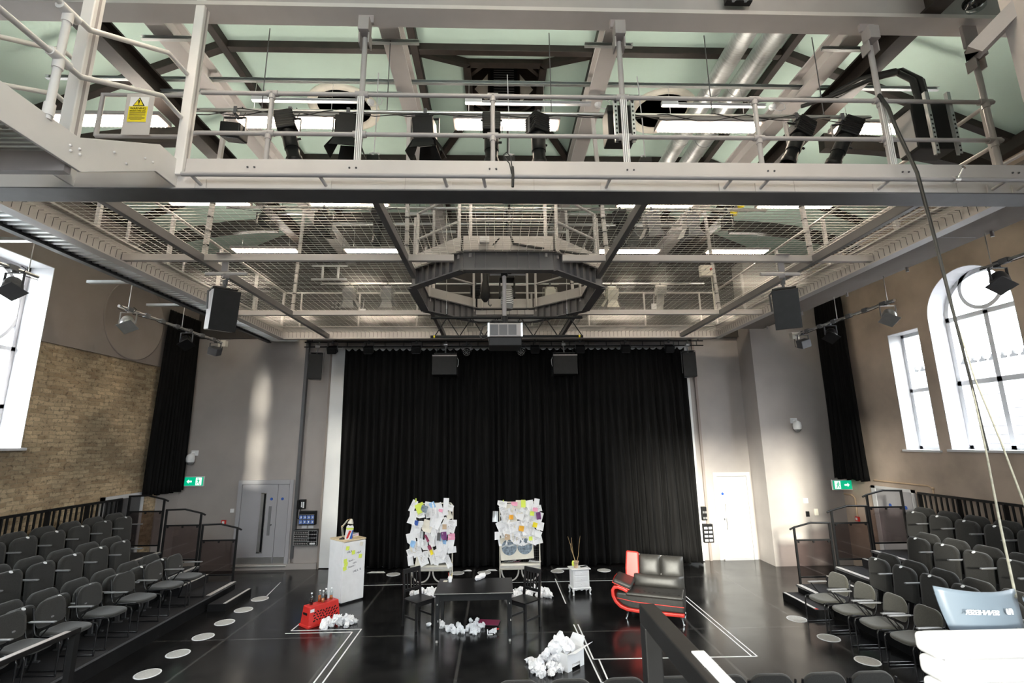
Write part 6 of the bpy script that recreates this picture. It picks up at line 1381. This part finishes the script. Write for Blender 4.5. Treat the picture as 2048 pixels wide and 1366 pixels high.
def puff(x0, x1, z0, z1, yb, d, sag=0):
    """stuffed leather cushion: domed front towards -y, flat back at yb"""
    mb = M(); nu, nv = 16, 12; vs = []
    for j in range(nv+1):
        for i in range(nu+1):
            u, v = i/nu, j/nv; e = max(0, (1-abs(2*u-1)**5)*(1-abs(2*v-1)**4))**.45
            vs.append((x0+(x1-x0)*u, yb-.03-d*e-.012*math.sin(PI*v)*math.sin(PI*u), z0+(z1-z0)*v-sag*math.sin(PI*u)*(1 if v > .5 else 0)*(2*v-1)))
    W_ = nu+1; fs = [(j*W_+i, j*W_+i+1, (j+1)*W_+i+1, (j+1)*W_+i) for j in range(nv) for i in range(nu)]
    mb.add(vs, fs, True); mb.bb(x0, x1, yb-.031, yb+.06, z0, z1); return mb
tb('lumbar_cushion', puff(-.40, .55, -.02, .25, .10, .15, .02), 'black_leather', 0)
tb('backrest', puff(-.262, .146, .17, .57, .12, .09), 'black_leather', 0); tb('backrest', puff(.146, .55, .17, .57, .12, .09), 'black_leather', 0)
tb('red_back_panel', M().prism([(-.50, .0), (-.27, .0), (-.25, .20), (-.26, .60), (-.49, .61), (-.51, .3)], (0, -.02, 0), (1, 0, 0), (0, 0, 1), (0, .19, 0)), 'red_leather', .03)
a = obj('armrest', M().box((-.49, .24, .575), (.34, .58, .10), (0, R(16), 0)), 'black_leather', s, bevel=.04, seg=4)
obj('arm_piping', M().tube([(-.66, -.04, .60), (-.5, -.055, .545), (-.36, -.05, .50)], .008, 8).tube([(-.66, -.04, .60), (-.67, .25, .625), (-.66, .5, .62)], .008, 8), 'red_leather', a)
for x, y in ((-.42, .03), (.50, .03), (-.42, .65), (.50, .65)): obj('leg', M().tube([(x, y, .125), (x+.005, y, .09), (x+.025*(1 if x > 0 else -1), y-.01, .01), (x+.03*(1 if x > 0 else -1), y-.01, 0)], [.034, .026, .013, .018], 10), 'chrome', s)
obj('cut_end', M().bb(.548, .556, .02, .66, .17, .44), 'black', s)
# ---- tape lines and floor discs
def tape(p, q, label, w=.022):
    solo('floor_tape', M().bar((*p, .0013), (*q, .0013), w, .0016), 'white', label, 'tape line', 'white tape lines on the stage')
for p, q, lb in (((-3.53, 9.21), (-2.33, 9.21), 'white tape line just in front of the red crate'), ((-3.58, 9.09), (-2.46, 9.09), 'second white tape line in front of the red crate'), ((-2.34, 9.21), (-2.34, 6.6), 'outer white tape line running forward from the crate corner'), ((-2.46, 9.09), (-2.46, 6.6), 'inner white tape line running forward from the crate corner'), ((-3.53, 9.21), (-3.50, 9.72), 'short white tape line at the outer end of the red crate'),
                 ((-3.2, 11.82), (2.75, 11.82), 'long white tape line across the stage before the curtain'), ((1.34, 12.05), (1.34, 10.3), 'white tape line running back beside the bedside cabinet'), ((1.325, 9.2), (1.37, 7.1), 'white tape line beside the open white box'), ((1.40, 9.2), (1.40, 7.83), 'second white tape line beside the open white box'), ((1.40, 7.83), (3.81, 7.79), 'white tape line across the stage before the sofa'), ((3.82, 7.79), (3.84, 10.6), 'outer white tape line behind the sofa end'), ((3.74, 7.80), (3.75, 10.5), 'inner white tape line behind the sofa end'), ((1.48, 7.83), (1.47, 7.13), 'short white tape line near the white box flaps'), ((1.36, 7.13), (1.48, 7.13), 'tiny white tape line closing the corner near the white box'), ((-5.0, 12.2), (-4.85, 11.2), 'pale scuffed tape line by the grey double door')):
    tape(p, q, lb)
def disc(x, y, label, group):
    t = thing('floor_socket_cover', label, 'floor cover', (x, y, 0), 0, group)
    obj('cover', M().lathe([(.155, 0), (.155, .003), (.14, .005), (0, .005)], 32), 'disc', t); obj('rim', M().lathe([(.165, 0), (.165, .004), (.155, .006), (.152, .004)], 32), 'white', t)
for k, y in enumerate((7.05, 7.72, 8.38, 9.03, 9.68, 10.34, 11.0)): disc(-4.90, y, f'round pale floor cover beside the brick wall platforms, {ORD[6-k]} from the loose step', 'floor covers on the brick wall side')
for k, y in enumerate((9.22, 8.38, 7.55)): disc(5.30, y, f'round pale floor cover before the olive chairs, {ORD[k]} from the loose step', 'floor covers on the window side')
for k, x in enumerate((-2.52, -.97, -.32, 1.47, 2.62)): disc(x, 12.70, f'round pale floor cover at the foot of the curtain, {ORD[k]} from the fridge', 'floor covers before the curtain')
for x0, x1, w in ((-3.2, -2.75, 'behind the fridge'), (-.86, -.62, 'between the bed frames'), (1.4, 2.3, 'behind the bedside cabinet'), (-.3, 0.0, 'beside the frame towards the sofa')):
    solo('paper_strip', M().prism([(x0, 0), (x1, 0), (x1-.05, .06), (x0+.1, .07)], (0, 12.86, .002), (1, 0, 0), (0, 1, .2), (0, 0, .004)), 'white', f'white strip lying under the curtain hem {w}', 'strip', 'white strips under the curtain hem')
# ================================================================== wall fittings
yw = YB
t = thing('wall_phone', 'black wall telephone beside the grey double door', 'telephone', (-5.11, yw-.05, 1.45))
obj('body', M().bb(-5.19, -5.02, yw-.10, yw, 1.45, 1.69), 'black', t, world=True, bevel=.012); obj('handset', M().bb(-5.215, -5.165, yw-.15, yw-.10, 1.46, 1.68), 'black_gloss', t, world=True, bevel=.012)
obj('keypad', M().bb(-5.12, -5.09, yw-.104, yw-.10, 1.50, 1.63).bb(-5.075, -5.04, yw-.104, yw-.10, 1.48, 1.63), 'white', t, world=True)
obj('coiled_cord', M().tube([(-5.18, yw-.1, 1.47), (-5.21, yw-.08, 1.38), (-5.21, yw-.07, 1.24), (-5.17, yw-.07, 1.2), (-5.14, yw-.07, 1.28), (-5.14, yw-.05, 1.46)], .009, 6), 'black', t, world=True)
t = thing('lighting_controller', 'black wall panel with eight small lit windows below the telephone', 'control panel', (-4.93, yw-.08, 1.06))
obj('casing', M().bb(-5.14, -4.72, yw-.14, yw, 1.06, 1.40), 'black', t, world=True, bevel=.008)
for k in range(8):
    x = -5.085+(k % 4)*.098; z = 1.14+(k//4)*.115
    w_ = obj('cell', M().bb(x-.04, x+.04, yw-.145, yw-.14, z-.045, z+.045), 'screen', t, world=True); obj('switch', M().bb(x+.0, x+.022, yw-.150, yw-.145, z-.02, z+.02), 'white', w_, world=True)
obj('outline', M().bb(-5.132, -4.742, yw-.146, yw-.144, 1.318, 1.322).bb(-5.132, -4.742, yw-.146, yw-.144, 1.20, 1.203).bb(-5.132, -4.742, yw-.146, yw-.144, 1.088, 1.091), 'white', t, world=True)
for x, w in ((-5.03, 'nearer the door'), (-4.86, 'nearer the fridge')): solo('switch_plate', M().bb(x-.065, x+.065, yw-.02, yw, .965, 1.035), 'white', f'small white switch plate between the two black panels, {w}', 'switch', 'switch plates between the panels', bevel=.005)
t = thing('socket_board', 'large black socket board with rows of outlets above the plinth', 'socket board', (-4.9, yw-.1, .57))
obj('casing', M().bb(-5.23, -4.60, yw-.19, yw-.0, .565, .95), 'black', t, world=True, bevel=.012)
for r_ in range(4):
    z = .62+r_*.088
    for k in range(8): obj('outlet', M().lathe([(.016, 0), (.014, .012), (0, .012)], 10, (-5.19+k*.044, yw-.19, z), (0, -1, 0)), 'steel_grey', t, world=True)
    for k in range(3): obj('fader_block', M().bb(-4.815+k*.06, -4.765+k*.06, yw-.196, yw-.19, z-.028, z+.028), 'black_gloss', t, world=True)
mb = M()
for r_ in range(5): mb.bb(-5.215, -4.625, yw-.194, yw-.19, .577+r_*.088, .581+r_*.088)
for x in (-5.215, -4.845, -4.75, -4.69, -4.628): mb.bb(x, x+.004, yw-.194, yw-.19, .577, .933)
obj('outline', mb, 'white', t, world=True); obj('name_plate', M().bb(-4.80, -4.66, yw-.20, yw-.196, .60, .64), 'white', t, world=True)
# panels at the other end of the curtain
for z0, z1, x0, x1, n, w in ((1.02, 1.36, 5.46, 5.59, 4, 'upper small black panel half hidden by the curtain edge'), (.46, .92, 5.46, 5.72, 8, 'lower black socket panel half hidden by the curtain edge')):
    t = thing('outlet_board', w, 'socket panel', (5.55, yw-.05, z0), 0, 'socket panels at the curtain edge')
    obj('casing', M().bb(x0, x1, yw-.12, yw, z0, z1), 'black', t, world=True, bevel=.006)
    for k in range(n):
        c, r_ = (k % 2, k//2) ; obj('outlet_frame', M().bb(x0+.02+c*(x1-x0)*.46, x0+.02+c*(x1-x0)*.46+(x1-x0)*.34, yw-.126, yw-.12, z0+.03+r_*(z1-z0-.05)/max(1, n//2), z0+.03+r_*(z1-z0-.05)/max(1, n//2)+.055), 'white' if n == 8 else 'plastic_grey', t, world=True)
# exit signs
def exit_sign(o, label, flip):
    t = thing('exit_sign', label, 'exit sign', o); m = M
    X, Y, Z = o
    obj('frame', m().bb(X-.25, X+.25, Y, Y+.05, Z-.125, Z+.125), 'white', t, world=True, bevel=.006); obj('green_face', m().bb(X-.238, X+.238, Y-.004, Y, Z-.105, Z+.105), 'green', t, world=True)
    s = -1 if flip else 1
    obj('arrow', m().prism([(0, 0), (.05*s, .05), (.05*s, .02), (.13*s, .02), (.13*s, -.02), (.05*s, -.02), (.05*s, -.05)], (X-s*.18, Y-.007, Z), (1, 0, 0), (0, 0, 1), (0, .003, 0)), 'sign_white', t, world=True)
    obj('door_mark', m().bb(*sorted((X+s*.05, X+s*.20)), Y-.006, Y-.004, Z-.095, Z+.095), 'sign_white', t, world=True)
    q = X+s*.12; g = m().lathe([(.016, 0), (.016, .003)], 12, (q-s*.015, Y-.007, Z+.065), (0, -1, 0))
    for a, b, w in (((q-.012*s, Z+.045), (q+.005*s, Z-.01), .028), ((q-.01*s, Z+.038), (q-.05*s, Z+.015), .014), ((q+.0*s, Z+.035), (q+.04*s, Z+.01), .014), ((q+.0*s, Z-.008), (q-.035*s, Z-.035), .017), ((q-.035*s, Z-.035), (q-.04*s, Z-.08), .015), ((q+.01*s, Z-.008), (q+.02*s, Z-.05), .017), ((q+.02*s, Z-.05), (q+.05*s, Z-.085), .015)): g.bar((a[0], Y-.008, a[1]), (b[0], Y-.008, b[1]), .003, w, (b[1]-a[1], 0, a[0]-b[0]) if 0 else (0, 0, 1) if abs(b[0]-a[0]) > abs(b[1]-a[1]) else (1, 0, 0))
    obj('running_figure', g, 'green', t, world=True)
exit_sign((-7.90, 13.33, 2.19), 'green exit sign with an arrow beside the drape on the brick wall side', False)
exit_sign((8.70, 12.40, 1.97), 'green exit sign half hidden under the drape on the window wall side', True)
for X, Y, Z, w in ((-8.0, 13.4, 2.80, 'above the exit sign by the brick wall drape'), (7.85, 12.75, 3.48, 'high on the grey pier by the window wall')):
    t = thing('security_camera', f'white dome security camera {w}', 'security camera', (X, Y-.1, Z), 0, 'white security cameras')
    obj('wall_plate', M().bb(X-.08, X+.10, Y-.03, Y, Z+.04, Z+.18), 'white', t, world=True, bevel=.006); obj('arm', M().tube([(X, Y-.02, Z+.12), (X, Y-.14, Z+.12), (X, Y-.16, Z+.06)], .025, 10), 'white', t, world=True)
    obj('housing', M().lathe([(.04, .10), (.09, .06), (.105, -.02), (.10, -.10), (.085, -.12)], 20, (X, Y-.16, Z)), 'white', t, world=True); obj('dome', M().lathe([(.085, -.12), (.07, -.16), (.03, -.185), (0, -.19)], 20, (X, Y-.16, Z)), 'plastic_grey', t, world=True)
yp = YB-.10
solo('light_switch', M().bb(-6.92, -6.82, yp-.02, yp, 1.39, 1.49), 'white', 'small white square switch beside the grey double door', 'switch', bevel=.005)
def callpoint(o, n, label):
    t = thing('fire_call_point', label, 'fire call point', o, 0, 'red fire call points')
    m = frame(o, V(n).cross(Vector((0, 0, 1))), n)
    def q(a, b, c, d_, e, f_): mb = M(); mb.T = m; return mb.bb(a, b, c, d_, e, f_)
    obj('casing', q(-.055, .055, -.055, .055, 0, .05), 'red', t, world=True, bevel=.006); obj('press_pane', q(-.03, .03, -.03, .03, .05, .053), 'white', t, world=True)
callpoint((-7.05, yp, 1.16), (0, -1, 0), 'red fire call point on the grey wall beside the double door')
callpoint((XR, 12.35, 1.16), (-1, 0, 0), 'red fire call point at the end of a conduit on the window wall')
solo('key_switch', M().bb(7.88, 7.97, 12.73, 12.75, 1.17, 1.30), 'black', 'small black plate on the grey pier beside the end guard', 'switch plate', bevel=.004)
solo('thermostat', M().bb(8.10, 8.20, 12.72, 12.75, 1.20, 1.36), 'cream', 'cream thermostat on the grey pier beside the black plate', 'thermostat', bevel=.006)
solo('blank_plate', M().bb(7.86, 7.98, 12.735, 12.75, 1.50, 1.62), 'white', 'white blank plate above the black plate on the grey pier', 'wall plate', bevel=.004)
for nm, pts, lb in (('conduit', [(XR-.015, 12.35, 1.22), (XR-.015, 12.35, 1.66), (XR-.015, 12.45, 1.72), (XR-.015, 12.72, 1.72)], 'thin pale conduit rising from the red call point on the window wall'), ('conduit', [(XR-.02, 11.6, 2.14), (XR-.02, 10.15, 2.14), (XR-.02, 10.05, 2.10), (XR-.02, 10.05, 1.95)], 'pale conduit along the window wall above the balustrade')):
    t = thing(nm, lb, 'conduit', pts[0], 0, 'pale conduits on the window wall'); obj('pipe', M().tube(pts, .018, 8), 'tan', t, world=True)
    mb = M().ball(pts[-2], .03, 8, 6); obj('elbow_box', mb, 'tan', t, world=True)
# ================================================================== balcony foreground
struct('floor_balcony', M().bb(-3.0, 4.2, YF, 1.75, 1.45, 1.6), 'carpet')
t = thing('balcony_handrail', 'black square steel handrail wrapped with white tape at its near end', 'handrail', (.44, 1.0, 1.6))
obj('rail', M().bar((.435, 1.525, 2.655), (.435, -.6, 2.655), .046, .05), 'black', t, world=True, bevel=.003)
obj('post', M().bar((.435, 1.50, 1.6), (.435, 1.50, 2.63), .046, .05, (0, 1, 0)), 'black', t, world=True, bevel=.003)
obj('post', M().bar((.435, -.4, 1.6), (.435, -.4, 2.63), .046, .05, (0, 1, 0)), 'black', t, world=True, bevel=.003)
mb = M(); rr = random.Random(3); pr = []
for k in range(14):
    y = 1.19-k*.07; pr.append((y, .0265+rr.uniform(0, .002)))
for (y, r_), (y2, r2) in zip(pr, pr[1:]): mb.bar((.449, y, 2.667), (.449, y2-.002, 2.667), .026+rr.uniform(0, .003), .032)
obj('white_tape_wrap', mb, 'paper', t, world=True)
t = thing('stair_handrail', 'black handrail with a pale top before the brick wall seats', 'handrail', (-3.5, 4.4, 0))
obj('rail', M().bar((-3.5, 4.55, 1.64), (-3.53, 3.0, 1.66), .05, .04), 'black', t, world=True, bevel=.004); obj('rail_cap', M().bar((-3.5, 4.45, 1.662), (-3.53, 3.0, 1.682), .045, .004), 'steel_grey', t, world=True)
obj('post', M().bar((-3.5, 4.52, 0), (-3.5, 4.52, 1.62), .05, .05, (0, 1, 0)), 'black', t, world=True)
t = thing('balcony_desk', 'dark equipment desk at the front of the balcony', 'desk', (1.6, 1.6, 1.6))
obj('desk_top', M().bb(1.05, 2.35, 1.18, 2.0, 2.18, 2.21), 'black_satin', t, world=True, bevel=.004)
for x in (1.1, 2.3):
    for y in (1.22, 1.7): obj('leg', M().bar((x, y, 1.6), (x, y, 2.18), .04, .04, (0, 1, 0)), 'black', t, world=True)
t = thing('ribbed_white_case', 'bright white ribbed case filling the lower corner below the pale blue panel', 'case', (1.6, 1.56, 2.21))
for k in range(6):
    z1 = 2.556-k*.062; obj('ribbed_layer', M().bb(1.298+.003*k, 2.1, 1.545-.005*(k % 2), 1.63, z1-.056, z1), 'case_white', t, world=True, bevel=.016, seg=4)
obj('core', M().bb(1.33, 2.08, 1.56, 1.62, 2.21, 2.54), 'plastic_grey', t, world=True)
t = thing('frosted_panel', 'pale blue frosted panel with mirrored white lettering on the balcony desk', 'panel', (1.6, 1.72, 2.5))
mb = M(); n_ = 10; vs = []
for j in range(n_+1):
    v = j/n_
    for i in range(n_+1):
        u = i/n_; x = 1.487+.022*(1-v)**2*(1-u)+u*(.285-.010*(1-v)); z = 2.505+v*(.136-.014*u+.008*(2*u-1)**2)-.012*u*(1-v); y = 1.72-.03*math.sin(PI*u)+.02*v
        vs.append((x, y, z))
W_ = n_+1; N_ = len(vs); vs2 = [(x, y+.004, z) for x, y, z in vs]
fs = [(j*W_+i, j*W_+i+1, (j+1)*W_+i+1, (j+1)*W_+i) for j in range(n_) for i in range(n_)]; fs2 = [tuple(N_+i for i in f[::-1]) for f in fs]
ed = [(i, N_+i, N_+i+1, i+1) for i in range(n_)]+[(n_*W_+i, n_*W_+i+1, N_+n_*W_+i+1, N_+n_*W_+i) for i in range(n_)]+[(j*W_, (j+1)*W_, N_+(j+1)*W_, N_+j*W_) for j in range(n_)]+[(j*W_+n_, N_+j*W_+n_, N_+(j+1)*W_+n_, (j+1)*W_+n_) for j in range(n_)]
obj('sheet', mb.add(vs+vs2, fs+fs2+ed, True), 'frost_blue', t, world=True)
mir = frame((1.592, 1.686, 2.580), (1, 0, -.04), (0, -1, 0)) @ Matrix.Scale(-1, 4, (1, 0, 0))
text('lettering', 'SENNHEISER', .0205, mir, 'white', t)
lg = M(); X0, Z0 = 1.690, 2.580
for p in ([(-.011, .009), (-.007, .009), (-.002, -.009), (-.0075, -.009), (-.011, -.004)], [(.011, -.009), (.007, -.009), (.002, .009), (.0075, .009), (.011, .004)], [(-.002, .009), (.001, .009), (.002, -.009), (-.001, -.009)]): lg.prism(p, (X0, 1.692, Z0), (1, 0, 0), (0, 0, 1), (0, -.001, 0))
obj('logo', lg, 'white', t, world=True)
obj('stand_foot', M().tube([(1.62, 1.73, 2.52), (1.62, 1.76, 2.21)], .012, 8), 'black', t, world=True)
t = thing('metal_clamp', 'shiny metal clamp at the edge of the pale blue panel', 'clamp', (1.75, 1.7, 2.21))
obj('jaw', M().ball((1.752, 1.68, 2.618), .016, 12, 8).tube([(1.75, 1.68, 2.635), (1.80, 1.68, 2.65)], .006, 8), 'chrome', t, world=True)
obj('stem', M().lathe([(.012, 2.21), (.012, 2.55), (.016, 2.555), (.016, 2.575), (0, 2.58)], 14, (1.757, 1.67, 0)), 'chrome', t, world=True)
obj('tie_bar', M().tube([(1.70, 1.69, 2.528), (1.745, 1.68, 2.512)], .005, 8), 'chrome', t, world=True)
